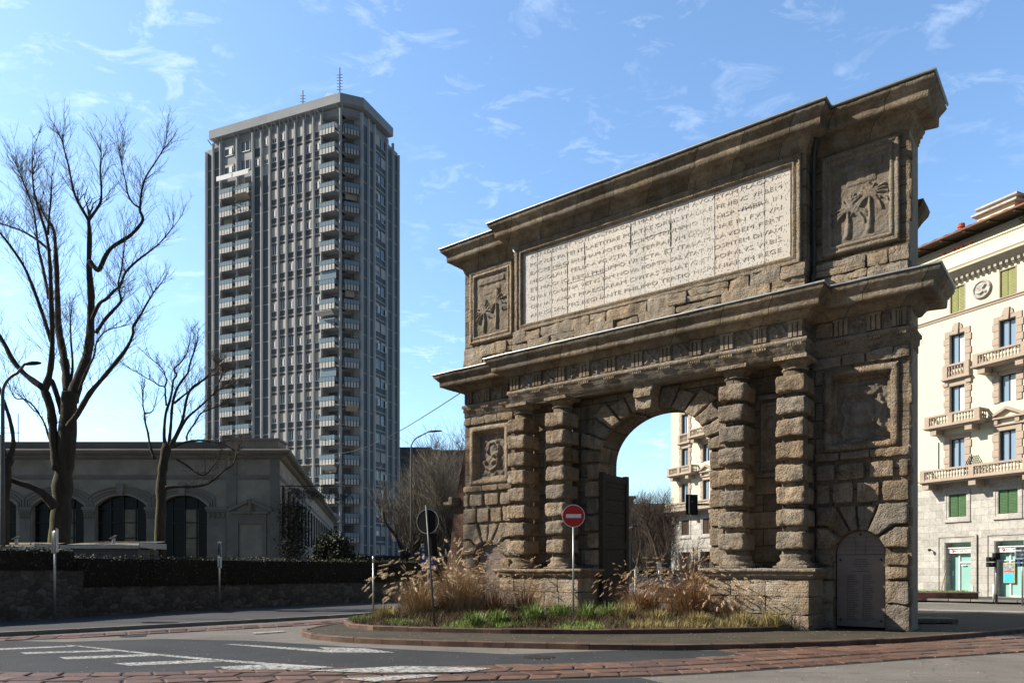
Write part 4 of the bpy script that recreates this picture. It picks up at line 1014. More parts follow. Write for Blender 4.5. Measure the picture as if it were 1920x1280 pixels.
# green tufts
gl=['bright green spiky tuft left of the round road sign, near the kerb','green spiky tuft between the leaning pole and the round road sign','broad green tuft just left of the round road sign','tall green tuft behind the round road sign','green tuft immediately right of the round road sign','green tuft in front of the gate leaf']
for k,(u,Y,h,n) in enumerate(((890,19.3,.42,330),(935,19.6,.40,300),(1000,19.9,.50,430),(1050,20.5,.55,430),(1100,20.3,.52,430),(1140,20.9,.46,360))):
    tuft(onbed(u,Y),.8,h*1.0,int(n*.9),.012,1.15,M['green'],gl[k],'grass_tuft','grass tuft','green tufts near the round sign',k+10,1.1)
sl=['straw coloured wispy tuft at the left tip of the bed','straw coloured tuft in front of the archway','straw coloured tuft right of the archway, third from the bed tip','straw coloured tuft below the brown clump','straw coloured tuft near the pedestal, second from the bed tip','straw coloured tuft at the right tip of the bed']
for k,(u,Y,h) in enumerate(((722,21.0,.42),(1170,20.6,.50),(1230,19.7,.36),(1310,19.5,.34),(1390,19.6,.36),(1450,19.6,.50))):
    tuft(onbed(u,Y),.8,h,420,.007,.7,M['straw'],sl[k],'grass_tuft','grass tuft','straw coloured tufts along the bed',k+30,1.2)
# lawn and low cover as stuff
t=MB(); t2=MB(); t3=MB()
for k in range(120000):
    x=rr.uniform(-5.2,8.2); y=rr.uniform(18.,26.5)
    if not inpoly(x,y,bed): continue
    d=edged(x,y,bed)
    if d<.12: continue
    z=soilz(x,y); u=U0+F*x/y
    m_=nz((x,y,0),.9)+nz((x,y,0),3.)*.4
    if d<1.0 and m_>-.02 and u<1190: 
        blade(t,(x,y,z-.01),(rr.gauss(0,.4),rr.gauss(0,.4),1),rr.uniform(.05,.13),.0055,.3,rr,1)
    elif u>1180 and d<.75: blade(t3,(x,y,z-.01),(rr.gauss(0,.5),rr.gauss(0,.5),1),rr.uniform(.12,.26),.005,.6,rr,2)
    elif rr.random()<.45: blade(t2,(x,y,z-.01),(rr.gauss(0,.7),rr.gauss(0,.7),1),rr.uniform(.06,.30),.007,.4,rr,1)
for a,mt,l in ((t,'lawn','short bright green lawn grass along the kerb'),(t2,'shrub','low brown ground cover over the planting bed'),(t3,'straw','low straw coloured grass along the right half of the bed')):
    o=a.build('lawn' if mt=='lawn' else 'ground_cover',M[mt]); o['kind']='stuff'; o['label']=l; o['category']='grass'
# fallen leaves and grit scattered on the island pavement
t=MB()
for k in range(1500):
    x=rr.uniform(-5,13); y=rr.uniform(15,27)
    if inpoly(x,y,isl) and not inpoly(x,y,bed) and edged(x,y,isl)>.2:
        s=rr.uniform(.008,.03); a=rr.uniform(0,6); c_,s_=math.cos(a)*s,math.sin(a)*s; z=.116+rr.uniform(0,.012)
        t.face((x-c_,y-s_,z),(x+s_*.7,y-c_*.7,z+.004),(x+c_,y+s_,z),(x-s_*.7,y+c_*.7,z+.005))
o=t.build('fallen_leaves',M['plume2']); o['kind']='stuff'; o['label']='small dry leaves scattered on the island pavement'; o['category']='leaves'
# ================= signs and posts =================
def simc(name,c,r=.5,metal=0.): return simple(name,c,tuple(x*.93 for x in c),4,r,metal)
M['red']=simc('sign_red',(.55,.02,.02),.35); M['white']=simc('sign_white',(.78,.78,.76),.4); M['back']=simple('sign_back',(.018,.019,.018),rough=.9,spec=.05); M['blue']=simc('sign_blue',(.02,.09,.36),.4); M['gsign']=simc('sign_green',(.01,.16,.07),.4); M['stick']=simc('sticker',(.6,.6,.55),.6)
p=gr(1075,1166,.3); p.z=soilz(p.x,p.y)-.02
s=thing('no_entry_sign','round red no entry sign with white bar on a thin grey pole','road sign',p)
zc=H+(V0-967)*p.y/F-p.z
t=MB(); t.tube([(0,0,0),(0,0,zc-.2)],.024,10); t.build('pole',M['steel'],s,True)
t=MB(); t.tube([(0,-.045,zc),(0,-.03,zc)],.300,40); t.build('sign_rim',M['white'],s,False)
t=MB(); t.tube([(0,-.050,zc),(0,-.0455,zc)],.282,40); t.build('sign_face',M['red'],s)
t=MB(); t.yprism([(-.20,zc-.05),(.20,zc-.05),(.20,zc+.05),(-.20,zc+.05)],-.055,-.0505); t.build('white_bar',M['white'],s)
t=MB(); t.cyl(0,0,0,.10,.04); t.cyl(0,0,.02,.05,.05); t.build('base_collar',M['dsteel'],s)
# leaning pole with a disc seen from behind and a rectangular plate
p=gr(815,1168,.3); p.z=soilz(p.x,p.y)-.02
s=thing('road_sign','leaning pole with a round sign and rectangular plate seen from behind','road sign',p)
top=at(799,943,p.y)-p; 
t=MB(); t.tube([(0,0,0),tuple(top+Vector((0,0,-.05)))],.026,10); t.build('pole',M['dsteel'],s,True)
ax=top.normalized(); c=at(801,977,p.y)-p
nrm_=Vector((.35,.93,0)).normalized(); sd_=Vector((.93,-.35,0))
t=MB(); t.tube([c+nrm_*.03,c+nrm_*.045],.32,36); t.build('sign_disc',M['back'],s)
t=MB(); t.tube([c+nrm_*.028+sd_*(.315*math.cos(k*math.pi/18))+Vector((0,0,.315*math.sin(k*math.pi/18))) for k in range(37)],.009,5); t.build('rim',M['steel'],s)
c=at(806,1021,p.y)-p; t=MB(); t.obox(c+nrm_*.04,sd_*.19,nrm_*.006,ax*.30); t.build('plate',M['back'],s)
t=MB(); 
for u,v in ((812,965),(813,1004)): c=at(u,v,p.y)-p; t.obox(c+nrm_*.024,sd_*.028,nrm_*.003,ax*.05)
t.build('sticker',M['stick'],s)
def edge_sign(u,v,v1,label,kind,z=.1,Y=None,lean=0):
    p=gr(u,v,z); s=thing('street_sign',label,'road sign',p); h=H+(V0-v1)*p.y/F-p.z
    t=MB(); t.tube([(0,0,0),(lean,0,h)],.03,8); t.build('pole',M['steel'],s,True)
    vd=Vector((p.x,p.y,0)).normalized(); vs_=Vector((vd.y,-vd.x,0)); fd=(vd+vs_*.10).normalized(); fs=Vector((fd.y,-fd.x,0))
    if kind==1:
        t=MB(); t.obox(fs*.055+Vector((0,0,h-.30)),fs*.008,fd*.30,(0,0,.36)); t.obox(fs*-.055+Vector((0,0,h-.36)),fs*.008,fd*.30,(0,0,.33)); t.build('plate',M['white'],s); return s
        t=MB(); t.obox((.06,0,h-.30),(.012,.02,0),(.02,-.30,0),(0,0,.36)); t.obox((-.05,0,h-.36),(.012,.02,0),(.02,-.30,0),(0,0,.33)); t.build('plate',M['white'],s)
    if kind==2:
        t=MB(); t.tube([fs*-.05+Vector((0,0,h-.28)),fs*-.04+Vector((0,0,h-.28))],.29,28); t.tube([fs*.05+Vector((0,0,h-.28)),fs*.06+Vector((0,0,h-.28))],.29,28); t.build('sign_disc',M['steel'],s)
        t=MB(); t.obox(fs*.045+Vector((0,0,h-.80)),fs*.007,fd*.22,(0,0,.22)); t.obox(fs*-.05+Vector((0,0,h-.78)),fs*.007,fd*.2,(0,0,.20)); t.build('plate',M['white'],s); return s
        t=MB(); t.tube([(-.03,0,h-.28),(-.01,.005,h-.28)],.29,28); t.tube([(.05,0,h-.28),(.06,.005,h-.28)],.29,28); t.build('sign_disc',M['steel'],s)
        t=MB(); t.obox((.03,0,h-.82),(.01,0,0),(.02,-.25,0),(0,0,.22)); t.obox((-.07,0,h-.80),(.01,0,0),(.02,-.2,0),(0,0,.20)); t.build('plate',M['white'],s)
    return s
edge_sign(103,1165,994,'left post with two flat plates seen edge-on in front of the taller wall',1)
edge_sign(412,1145,1015,'middle post with round signs seen edge-on in front of the lower wall',2)
p=gr(700,1160,.2); t=MB(); hh=H+(V0-1045)*p.y/F; t.tube([(0,0,0),(0,0,hh-.35)],.027,8); t.tube([(0,0,hh-.35),(0,0,hh-.15)],.033,8); t.build('bare_post',M['steel'],None,True)
o=[x for x in bpy.data.objects if x.name=='bare_post'][0]; o.location=p; tag(o,'bare thin metal post at the left tip of the planted island','post')
# street lamps
def lamp(base,h,reach,label,flip=1,r=.075,hl=.85):
    s=thing('street_lamp',label,'street lamp',base)
    t=MB(); pts=[(0,0,0),(0,0,h*.5),(0,0,h-.9)]; rad=[r,r*.8,r*.62]
    for k in range(1,7): a=k/6*1.22; pts.append((flip*.75*(1-math.cos(a)),0,h-.9+.75*math.sin(a))); rad.append(r*.55)
    e=pts[-1]; pts.append((flip*reach,0,e[2]+.28)); rad.append(r*.42); t.tube(pts,rad,10); t.build('pole',M['dsteel'],s,True)
    t=MB(); x0=flip*reach; z0=e[2]+.28
    t.lathe((0,0,0),[(.001,0),(.001,.001)],3)
    t=MB(); L=hl
    secs=[(0,.05,.05),(.12,.09,.07),(.5,.15,.075),(.85,.13,.05),(1,.04,.02)]
    b=len(t.v)
    for q,wy,hz in secs:
        for k in range(10):
            a=2*math.pi*k/10; t.v.append((x0+flip*L*q,wy*math.cos(a),z0+.06*q+hz*math.sin(a)*(1. if math.sin(a)>0 else .5)))
    for i in range(len(secs)-1):
        for k in range(10): k2=(k+1)%10; t.f.append((i*10+k,i*10+k2,(i+1)*10+k2,(i+1)*10+k)); t.m.append(0)
    t.f.append(tuple(range(10))); t.m.append(0); t.f.append(tuple(range(40,50))); t.m.append(0)
    t.build('lamp_head',M['iron'],s,True); return s
Y=46.; lamp(Vector(((771-U0)/F*Y,Y,0)),H+(V0-812)*Y/F,1.05,'slim grey street lamp standing between the tower and the arch')
Y=25.; lamp(Vector(((5-U0)/F*Y,Y,.1)),H+(V0-688)*Y/F-.1,.72,'street lamp at the far left edge in front of the trees',1,.09,.55)
# hanging cable
t=MB(); a=arch_pt(-.1,.1,8.4); b=at(600,850,62.); pts=[]
for k in range(25):
    q=k/24; v=a.lerp(b,q); v.z-=1.0*math.sin(math.pi*q)*.8; pts.append(v)
tag(t.build('overhead_cable',M['iron']) if False else (lambda o:o)( (t.tube(pts,.018,5), t.build('overhead_cable',M['iron']))[1]),'thin cable slung from the arch cornice across the tower to the left','cable')
# ================= residential tower =================
M['conc']=simple('tower_concrete',(.46,.49,.52),(.35,.37,.40),.25,.9,bs=3,bstr=.3,bdist=.05)
M['finc']=simple('tower_fins',(.62,.645,.67),(.50,.52,.54),.3,.9,sc3=(2,2,.2))
M['tpan']=simple('dark_facade_panel',(.10,.13,.15),(.08,.10,.118),.3,.5,island=.1)
M['span']=simple('spandrel_panel',(.12,.135,.15),(.09,.10,.115),.5,.6,island=.15)
M['strip']=simc('pale_strip',(.5,.48,.46),.8)
M['shut']=simple('roller_shutter',(.50,.49,.46),(.40,.39,.37),.5,.7,island=.2)
M['wfr']=simc('white_window_frame',(.72,.74,.76),.5)
M['tgl']=glassy('tower_glass',(.05,.065,.08),.1,.9)
M['bgl']=glassy('balcony_glass',(.24,.34,.42),.2,.9)
M['bpan']=simple('balcony_panel',(.62,.62,.62),(.5,.5,.5),.5,.7,island=.1)
M['dark']=simc('dark_recess',(.14,.14,.15),.9)
M['trim']=simc('dark_frame',(.035,.037,.04),.6)
T0=Vector(((640-U0)/F*115,115.,0)); TW=thing('apartment_tower','very tall grey residential tower with concrete fins and stacked glass balconies','residential tower',T0,math.atan2(-.384,.923))
def tworld(x,y): return T0+Vector((.923,-.384,0))*x+Vector((.384,.923,0))*y
ch=2.12; FH=2.97; ZT=68.75; NF=23
# right facade length
def sR(u):
    a=(u-U0)/F; o=tworld(ch,ch); d=Vector((.384,.923,0)); return (a*o.y-o.x)/(d.x-a*d.y)
LF=(0,0,0.)                 # left facade frame: x=s, y=depth
RF=(ch,ch,math.pi/2)        # right facade: x runs away, outward = right
CF=(0,0,math.pi/4)
def xf(mb,fr):
    ox,oy,a=fr; c,s_=math.cos(a),math.sin(a); mb.v=[(ox+x*c-y*s_,oy+x*s_+y*c,z) for x,y,z in mb.v]; return mb
Lb=[-26.75,-25.3,-23.7,-20.2,-16.9,-15.2,-13.5,-11.87,-10.2,-8.53,-6.84,-5.06,-3.55,0.]
Lt='PPBBPPWWWWWWB'
ru=[677,689,700,723,735,745.5]; Rb=[0.]+[sR(u) for u in ru[1:]]; Rt='PPDPP'
RL=Rb[-1]+.3
core=MB(); core.prism([(-26.6,1.3),(-1.2,1.3),(ch-1.3,ch+1.2-.6),(ch-1.3,RL),(-26.6,RL)],0,72.0)
core.build('core',M['conc'],TW)
wl=MB(); pn=MB(); sp_=MB(); st_=MB(); dk_=MB()
zlo=ZT-FH*(NF-1)
CNT={}
def bay(fr,a,b,ty):
    w,p,s_,q,dk=MB(),MB(),MB(),MB(),MB()
    if ty in 'PWD': w.cut(); w.box(a,b,0,1.31,0,71.6)
    else:
        w.cut(); w.box(a,b,0,1.31,ZT+2.75,71.6)
        for k in range(NF): w.cut(); w.box(a,b,.0,1.31,ZT-FH*k-.22,ZT-FH*k)
        w.cut(); w.box(a,b,0,1.31,0,zlo-1.2)
        if a<-16: w.cut(); w.box(a,b,.004,1.31,ZT-FH+.0,ZT+2.75)
        for k in range(NF):
            z=ZT-FH*k; dk.cut(); dk.box(a+.3,a+(b-a)*.55,1.27,1.305,z+.05,z+2.3)
    for k in range(NF):
        z=ZT-FH*k
        if ty=='P': 
            if z>ZT-FH*1.5 and -15.3<a<-13.4: continue
            p.cut(); q.cut(); p.box(a+.22,b-.22,-.04,0,z-.62,z+FH-.80)
            q.box(a+.15,b-.15,-.07,0,z-.74,z-.64)
        if ty in 'WD':
            s_.cut(); q.cut(); s_.box(a+.2,b-.2,-.05,0,z+.08,z+.85); s_.cut(); s_.box(a+.2,b-.2,-.04,0,z-.62,z-.14); q.box(a+.12,b-.12,-.10,0,z-.12,z+.06)
    for m_,nm,mt in ((w,'wall','conc'),(p,'dark_panel','tpan'),(s_,'spandrel','span'),(q,'floor_band','strip'),(dk,'balcony_door','dark')):
        if m_.v: xf(m_,fr); m_.capped(nm,M[mt],TW,CNT)
for i,ty in enumerate(Lt): bay(LF,Lb[i],Lb[i+1],ty)
for i,ty in enumerate(Rt): bay(RF,Rb[i],Rb[i+1],ty)
bay(CF,0,3.,'B')
for nm,mt in (('wall','conc'),('dark_panel','tpan'),('spandrel','span'),('floor_band','strip'),('balcony_door','dark')):
    if nm+'_rest' in CNT: o=CNT[nm+'_rest'].build(nm,M[mt],TW); o['kind']='stuff'

def fin(fr,s,top,w=.17,pr=.62):
    w*=.75; pr*=.62
    t=MB(); t.prism([(s-w,0),(s-w*.55,-pr),(s+w*.55,-pr),(s+w,0)],0,top); xf(t,fr); t.build('fin',M['finc'],TW)
for i,s in enumerate(Lb): fin(LF,s,71.2 if i==0 else 72.3,.2 if i<6 else .17,.75 if i in (0,4,13) else .62)
for i,s in enumerate(Rb): fin(RF,s,71.2 if i==len(Rb)-1 else 72.3,.22)
# roof slab
def off(p): return p
rf=MB(); o_=.95
rf.prism([(-25.6,-.75),(.3,-.75),(ch+.75,ch-.4),(ch+.75,RL-.8),(-25.6,RL)],72.85,74.25); rf.build('roof_slab',M['conc'],TW)
rf=MB(); rf.prism([(-25.6,.2),(0,.2),(ch-.3,ch),(ch-.3,RL-.5),(-25.6,RL-.5)],71.6,72.75)
for s in Lb[1:]:
    for k in (-.5,.5): rf.face((s+k*.3,-.1,71.8),(s+k*1.3,-.8,72.8),(s+k*1.3+.2,-.8,72.8),(s+k*.3+.2,-.1,71.8))
rf.build('roof_collar',M['conc'],TW)
# windows
def winmesh(name,wd,ht,kind):
    t=MB(); t.mi=0; t.box(-wd/2-.08,wd/2+.08,-.02,.02,-.06,ht+.08)
    t.mi=1; t.box(-wd/2,wd/2,-.06,-.02,0,ht); 
    t.mi=2; t.box(-.03,.03,-.09,-.06,0,ht); t.box(-wd/2,wd/2,-.09,-.06,-.02,.09); 
    t.box(-wd/2,-wd/2+.06,-.09,-.06,0,ht); t.box(wd/2-.06,wd/2,-.09,-.06,0,ht)
    t.mi=3
    if kind==1: t.box(-wd/2+.02,wd/2-.02,-.11,-.05,.05,ht)
    if kind==2: t.box(-wd/2+.02,wd/2-.02,-.11,-.05,ht*.5,ht)
    if kind==3: t.box(-wd/2+.02,wd/2-.02,-.11,-.05,ht*.78,ht); t.mi=2; t.obox((wd*.3,-.3,ht*.45),(.02,.25,0),(.02,0,0),(0,0,ht*.45))
    o=t.build(name,[M['trim'],M['tgl'],M['wfr'],M['shut']],TW); bpy.data.objects.remove(o); return t,bpy.data.meshes[-1] if False else None
def mk(wd,ht,kind):
    t=MB(); t.mi=0; t.box(-wd/2-.07,wd/2+.07,-.03,.02,-.06,ht+.08)
    t.mi=1; t.box(-wd/2,wd/2,-.06,-.03,0,ht)
    t.mi=2; t.box(-.035,.035,-.10,-.06,0,ht); t.box(-wd/2,wd/2,-.10,-.06,-.02,.10); t.box(-wd/2,-wd/2+.06,-.10,-.06,0,ht); t.box(wd/2-.06,wd/2,-.10,-.06,0,ht)
    t.mi=3
    if kind==1: t.box(-wd/2+.02,wd/2-.02,-.12,-.05,.05,ht)
    if kind==2: t.box(-wd/2+.02,wd/2-.02,-.12,-.05,ht*.5,ht)
    if kind==3: t.box(-wd/2+.02,wd/2-.02,-.12,-.05,ht*.75,ht); t.mi=2; t.box(wd*.12,wd*.42,-.30,-.27,.05,ht*.72)
    return t
wm={}
for wd in (.95,1.55,1.9):
    for k in range(4):
        t=mk(wd,1.5,k); me_o=t.build('window',[M['trim'],M['tgl'],M['wfr'],M['shut']],TW); wm[(wd,k)]=me_o.data; bpy.data.objects.remove(me_o)
wl_=[]
rr=random.Random(9)
for k in range(NF):
    z=ZT-FH*k+.92
    for i in range(6,12): wl_.append((LF,(Lb[i]+Lb[i+1])/2,z,.95))
    c=(Rb[2]+Rb[3])/2; wl_.append((RF,c-1.05,z,1.55)); wl_.append((RF,c+1.05,z,1.55))
    if k<2:
        for i in (2,3): wl_.append((LF,(Lb[i]+Lb[i+1])/2,z,1.9))
        for i in (4,5): wl_.append((LF,(Lb[i]+Lb[i+1])/2,z,.95))
wl_.sort(key=lambda q:(q[0] is not LF,-q[2]))
vis=[q for q in wl_ if q[0] is LF][:70]+[q for q in wl_ if q[0] is RF][:30]
rest=[q for q in wl_ if q not in vis]
for q in vis:
    fr,s,z,wd=q; me=wm[(wd,rr.choice((0,1,1,2,3,3)))]; o=bpy.data.objects.new('window',me); SC.collection.objects.link(o); o.parent=TW
    c,sn=math.cos(fr[2]),math.sin(fr[2]); o.location=(fr[0]+s*c,fr[1]+s*sn,z); o.rotation_euler=(0,0,fr[2])
big=MB()
for q in rest:
    fr,s,z,wd=q; t=mk(wd,1.5,rr.choice((0,1,1,2,3,3))); t.v=[(x+s,y,zz+z) for x,y,zz in t.v]; xf(t,fr); o=len(big.v); big.v+=t.v; big.f+=[tuple(i+o for i in f) for f in t.f]; big.m+=t.m
o=big.build('window',[M['trim'],M['tgl'],M['wfr'],M['shut']],TW); o['kind']='stuff'
# balconies
def balc(wd,dep):
    t=MB(); t.box(-wd/2,wd/2,-dep,.0,-.22,0.0)
    o=t.build('balcony',M['conc'],TW)
    g=MB(); n=5
    for k in range(n): a=-wd/2+.04+(wd-.08)*k/n; g.box(a+.03,a+(wd-.08)/n-.03,-dep-.06,-dep-.02,.45,1.12)
    g.box(-wd/2+.02,-wd/2+.05,-dep,-.1,.45,1.1); g.box(wd/2-.05,wd/2-.02,-dep,-.1,.45,1.1)
    go=g.build('rail_glass',M['bgl'],o)
    p=MB(); n=5
    for k in range(n): a=-wd/2+.04+(wd-.08)*k/n; p.box(a+.08,a+(wd-.08)/n-.05,-dep-.05,-dep+.02,-.42,.40)
    p.box(-wd/2+.02,-wd/2+.06,-dep,-.1,-.3,.4); p.build('parapet_panels',M['bpan'],o)
    f=MB(); f.box(-wd/2,wd/2,-dep-.03,-dep+.03,.40,.46); f.box(-wd/2,wd/2,-dep-.07,-dep+.01,1.12,1.17); f.box(-wd/2,wd/2,-dep-.02,-dep+.04,-.44,.40)
    f.build('rail_frame',M['trim'],o); return o
protos={}
def place(fr,s,z,wd,dep):
    key=(wd,dep)
    if key not in protos: o=protos[key]=balc(wd,dep)
    else: o=dup(protos[key],TW)
    c,sn=math.cos(fr[2]),math.sin(fr[2]); o.location=(fr[0]+s*c,fr[1]+s*sn,z); o.rotation_euler=(0,0,fr[2])
for k in range(NF):
    z=ZT-FH*k
    if k>=2:
        for i in (2,3): place(LF,(Lb[i]+Lb[i+1])/2,z,2.9,.85)
    place(LF,-1.95,z,2.95,.95); place(CF,1.5,z,2.35,.55)
# awnings and enclosed balconies
t=MB()
for i in (2,3): c=(Lb[i]+Lb[i+1])/2; z=ZT-FH*1; t.cut(); t.obox((c,-1.2,z-.15),(1.6,0,0),(0,.05,0),(0,0,.38))
t.pieces('awning',M['wfr'],TW)
t=MB()
for k in (8,13): z=ZT-FH*k; t.cut(); t.box(-3.3,-.4,-.8,-.75,z+1.2,z+2.5)
t.pieces('glazed_loggia',M['bgl'],TW)
t=MB(); t.obox((-1.9,-1.6,ZT-FH*10+1.75),(1.45,0,0),(0,.35,-.25),(0,0,.02)); t.build('awning',M['wfr'],TW)
# blinds and clutter that differ from flat to flat
M['blind']=simple('drawn_blind',(.50,.47,.40),(.40,.38,.33),.5,.8,island=.3); M['ochre']=simc('ochre_awning',(.42,.26,.10),.8); M['navy']=simc('navy_awning',(.06,.10,.17),.8)
for k in range(26):
    fr,c0_,wd_=rr.choice(((LF,(Lb[2]+Lb[3])/2,2.4),(LF,(Lb[3]+Lb[4])/2,2.4),(LF,-1.9,2.4),(CF,1.5,1.8))); fl_=rr.randint(2,NF-1); z=ZT-FH*fl_; ty_=rr.random()
    t=MB()
    if ty_<.45: h_=rr.uniform(.5,1.4); t.box(c0_-wd_/2,c0_+wd_/2*rr.uniform(-.2,1),.02,.06,z+2.7-h_,z+2.7); xf(t,fr); t.build('blind',M['blind'],TW)
    elif ty_<.7: t.obox((c0_,-.75,z+2.25),(wd_/2,0,0),(0,.55,-.32),(0,0,.02)); xf(t,fr); t.build('awning',M[rr.choice(('blind','navy','wfr'))],TW)
    else:
        x=c0_+rr.uniform(-.8,.8); t.box(x-.35,x+.35,.3,.6,z,z+rr.uniform(.8,1.7)); xf(t,fr); t.build('balcony_cupboard',M[rr.choice(('blind','span','wfr'))],TW)
# plants on balconies
M['fol']=simple('balcony_foliage',(.16,.15,.06),(.07,.08,.03),3,.8,island=.4)
for cx_,k,n_ in ((-19.6,3,150),(-20.2,2,60),(-2.3,16,60)):
    t=MB(); z=ZT-FH*k+.9; foliage(t,[(cx_+rr.gauss(0,.5),-.8+rr.gauss(0,.25),z+rr.gauss(0,.5)) for _ in range(n_)],.16,rr); t.build('balcony_plant',M['fol'],TW)
# antennas
def mast(x,y,h,label):
    s=thing('antenna_mast',label,'antenna',tworld(x,y)+Vector((0,0,74.2))); t=MB(); t.tube([(0,0,0),(0,0,h)],.09,6)
    for k in range(int(h/.8)): 
        z=h*.35+k*.45; 
        if z<h: t.tube([(-.45,0,z),(.45,0,z+.05)],.04,4)
    t.build('mast',M['iron'],s); return s
mast(-1.0,1.0,5.2,'tallest lattice antenna on the tower roof near its corner'); mast(-8.0,1.0,3.4,'smaller antenna on the middle of the tower roof'); mast(-15.5,1.,1.2,'short white stub antenna on the left part of the tower roof')
# steam plume on the roof
m=bpy.data.materials.new('steam'); m.use_nodes=True; t_=m.node_tree; t_.nodes.clear(); oo=N(t_,'ShaderNodeOutputMaterial'); vs=N(t_,'ShaderNodeVolumePrincipled'); vs.inputs['Color'].default_value=(1,1,1,1)
co=N(t_,'ShaderNodeTexCoord').outputs['Object']; nn=tnoise(t_,co,.9,4,.6); vl=N(t_,'ShaderNodeVectorMath',operation='LENGTH'); mp=N(t_,'ShaderNodeMapping'); mp.inputs['Scale'].default_value=(.75,.75,.55); t_.links.new(co,mp.inputs[0]); t_.links.new(mp.outputs[0],vl.inputs[0])
dn=mth(t_,'MULTIPLY',mth(t_,'MAXIMUM',mth(t_,'SUBTRACT',mth(t_,'ADD',mth(t_,'MULTIPLY',nn,1.8),-.25),vl.outputs['Value']),0.),8.); t_.links.new(dn,vs.inputs['Density']); t_.links.new(vs.outputs[0],oo.inputs['Volume'])
t=MB(); t.box(-1.6,1.6,-1.6,1.6,-2,2); o=t.build('steam_plume',m); o.location=tworld(-3.6,2.)+Vector((0,0,75.6)); tag(o,'small white puff of steam rising from the tower roof','steam'); 
# ================= yellow apartment building =================
M['yel']=simple('pale_yellow_plaster',(.68,.645,.49),(.57,.54,.42),.35,.9,bs=20,bstr=.05,sc3=(1,1,.3))
M['yel2']=simple('pale_green_yellow_plaster',(.62,.625,.49),(.53,.54,.43),.35,.9,bs=20,bstr=.05,sc3=(1,1,.3))
M['wht']=simple('white_plaster',(.62,.62,.60),(.56,.56,.54),.5,.9)
M['cem']=simple('pinkish_cement_stone',(.42,.34,.28),(.33,.27,.22),1.5,.85,bs=12,bstr=.25)
M['frz']=simple('greyish_frieze',(.40,.37,.31),(.30,.28,.24),1.2,.9,bs=5,bstr=.8,bdist=.05)  # frieze tone, greyer and darker than the wall plaster
M['grn']=simple('green_shutter',(.075,.17,.07),(.055,.13,.055),3,.6)
M['ogrn']=simple('yellowed_green_shutter',(.36,.36,.15),(.28,.30,.12),3,.7)
M['rgl']=glassy('window_glass',(.20,.30,.42),.06,1.)
M['cur']=simc('curtain',(.62,.66,.70),.8)
M['tile']=simple('terracotta_tiles',(.27,.12,.075),(.17,.08,.055),1,.85,bs=10,bstr=.6)
M['soff']=simc('dark_eave',(.07,.05,.035),.9)
M['terra']=simc('terracotta',(.40,.11,.06),.8)
def ashlar():
    m,t,b=newmat('grey_stone_cladding'); b.inputs['Roughness'].default_value=.75
    co=N(t,'ShaderNodeTexCoord').outputs['Object']; sp=N(t,'ShaderNodeSeparateXYZ'); t.links.new(co,sp.inputs[0]); cc=N(t,'ShaderNodeCombineXYZ'); t.links.new(mth(t,'ADD',sp.outputs[0],sp.outputs[1]),cc.inputs[0]); t.links.new(sp.outputs[2],cc.inputs[1])
    br=N(t,'ShaderNodeTexBrick'); br.inputs['Scale'].default_value=1; br.inputs['Brick Width'].default_value=.85; br.inputs['Row Height'].default_value=.46; br.inputs['Mortar Size'].default_value=.008
    br.inputs['Color1'].default_value=(.34,.33,.305,1); br.inputs['Color2'].default_value=(.47,.455,.42,1); br.inputs['Mortar'].default_value=(.18,.17,.16,1); t.links.new(cc.outputs[0],br.inputs[0])
    v=tnoise(t,co,2.2,9,.75,2.2); c=mixc(t,1.,br.outputs[0],ramp(t,v,[(.35,(.68,.68,.70)),(.5,(1,1,1)),(.62,(1.15,1.13,1.1))]),'MULTIPLY'); t.links.new(c,b.inputs['Base Color']); return m
M['ash']=ashlar()
dB=Vector((.42919,-.90322,0)); nB=Vector((-.90322,-.42919,0)); PB=Vector((27.38,48.57,0))
B=thing('apartment_building','pale yellow apartment building with stone balustrade balconies above a grey bank ground floor','apartment building',PB,math.atan2(dB.y,dB.x))
X0,X1=-27.6,16.
# openings: list of (x0,x1,z0,z1,kind)
pat=[]
for base in (0.,-26.85): 
    pat.append((1.45+base,'A')); pat.append((4.54+base,'B'))
pat+= [(7.63,'A'),(-19.2,'A'),(-4.7,'A'),(-7.8,'B'),(-10.9,'A'),(-14.,'B')]
def wallrects(mb,x0,x1,z0,z1,holes,y=0.):
    xs=sorted({x0,x1,*[h[0] for h in holes],*[h[1] for h in holes]}); zs=sorted({z0,z1,*[h[2] for h in holes],*[h[3] for h in holes]})
    for a,b in zip(xs,xs[1:]):
        for c,d in zip(zs,zs[1:]):
            if c<z0-1e-6 or d>z1+1e-6: continue
            if any(h[0]-1e-6<=a and b<=h[1]+1e-6 and h[2]-1e-6<=c and d<=h[3]+1e-6 for h in holes): continue
            mb.face((a,y,c),(b,y,c),(b,y,d),(a,y,d))
    for h in holes:
        if h[2]>=z0-1e-6 and h[3]<=z1+1e-6:
            r=y+.28; a,b,c,d=h[:4]
            mb.face((a,y,c),(a,y,d),(a,r,d),(a,r,c)); mb.face((b,y,c),(b,r,c),(b,r,d),(b,y,d)); mb.face((a,y,d),(b,y,d),(b,r,d),(a,r,d)); mb.face((a,y,c),(a,r,c),(b,r,c),(b,y,c))
FL={'f5':(17.85,19.5),'f4':(14.72,16.55),'f3':(11.68,13.3),'f2':(8.0,9.98),'mz':(5.07,6.47)}
holes=[]
for c,_ in pat:
    for k,(z0,z1) in FL.items(): 
        hw=.47 if k!='mz' else .55
        if k=='f5': hw=.45
        holes.append((c-hw,c+hw,z0,z1,k))
shops=[(.62,2.36,.12,3.45),(3.76,5.5,.12,3.45),(6.9,8.6,.12,3.45),(-26.3,-24.5,.12,3.45),(-12.,-10.2,.12,3.45),(-8.6,-6.8,.12,3.45),(-5.6,-3.8,.12,3.45),(-23.2,-21.4,.12,3.45)]
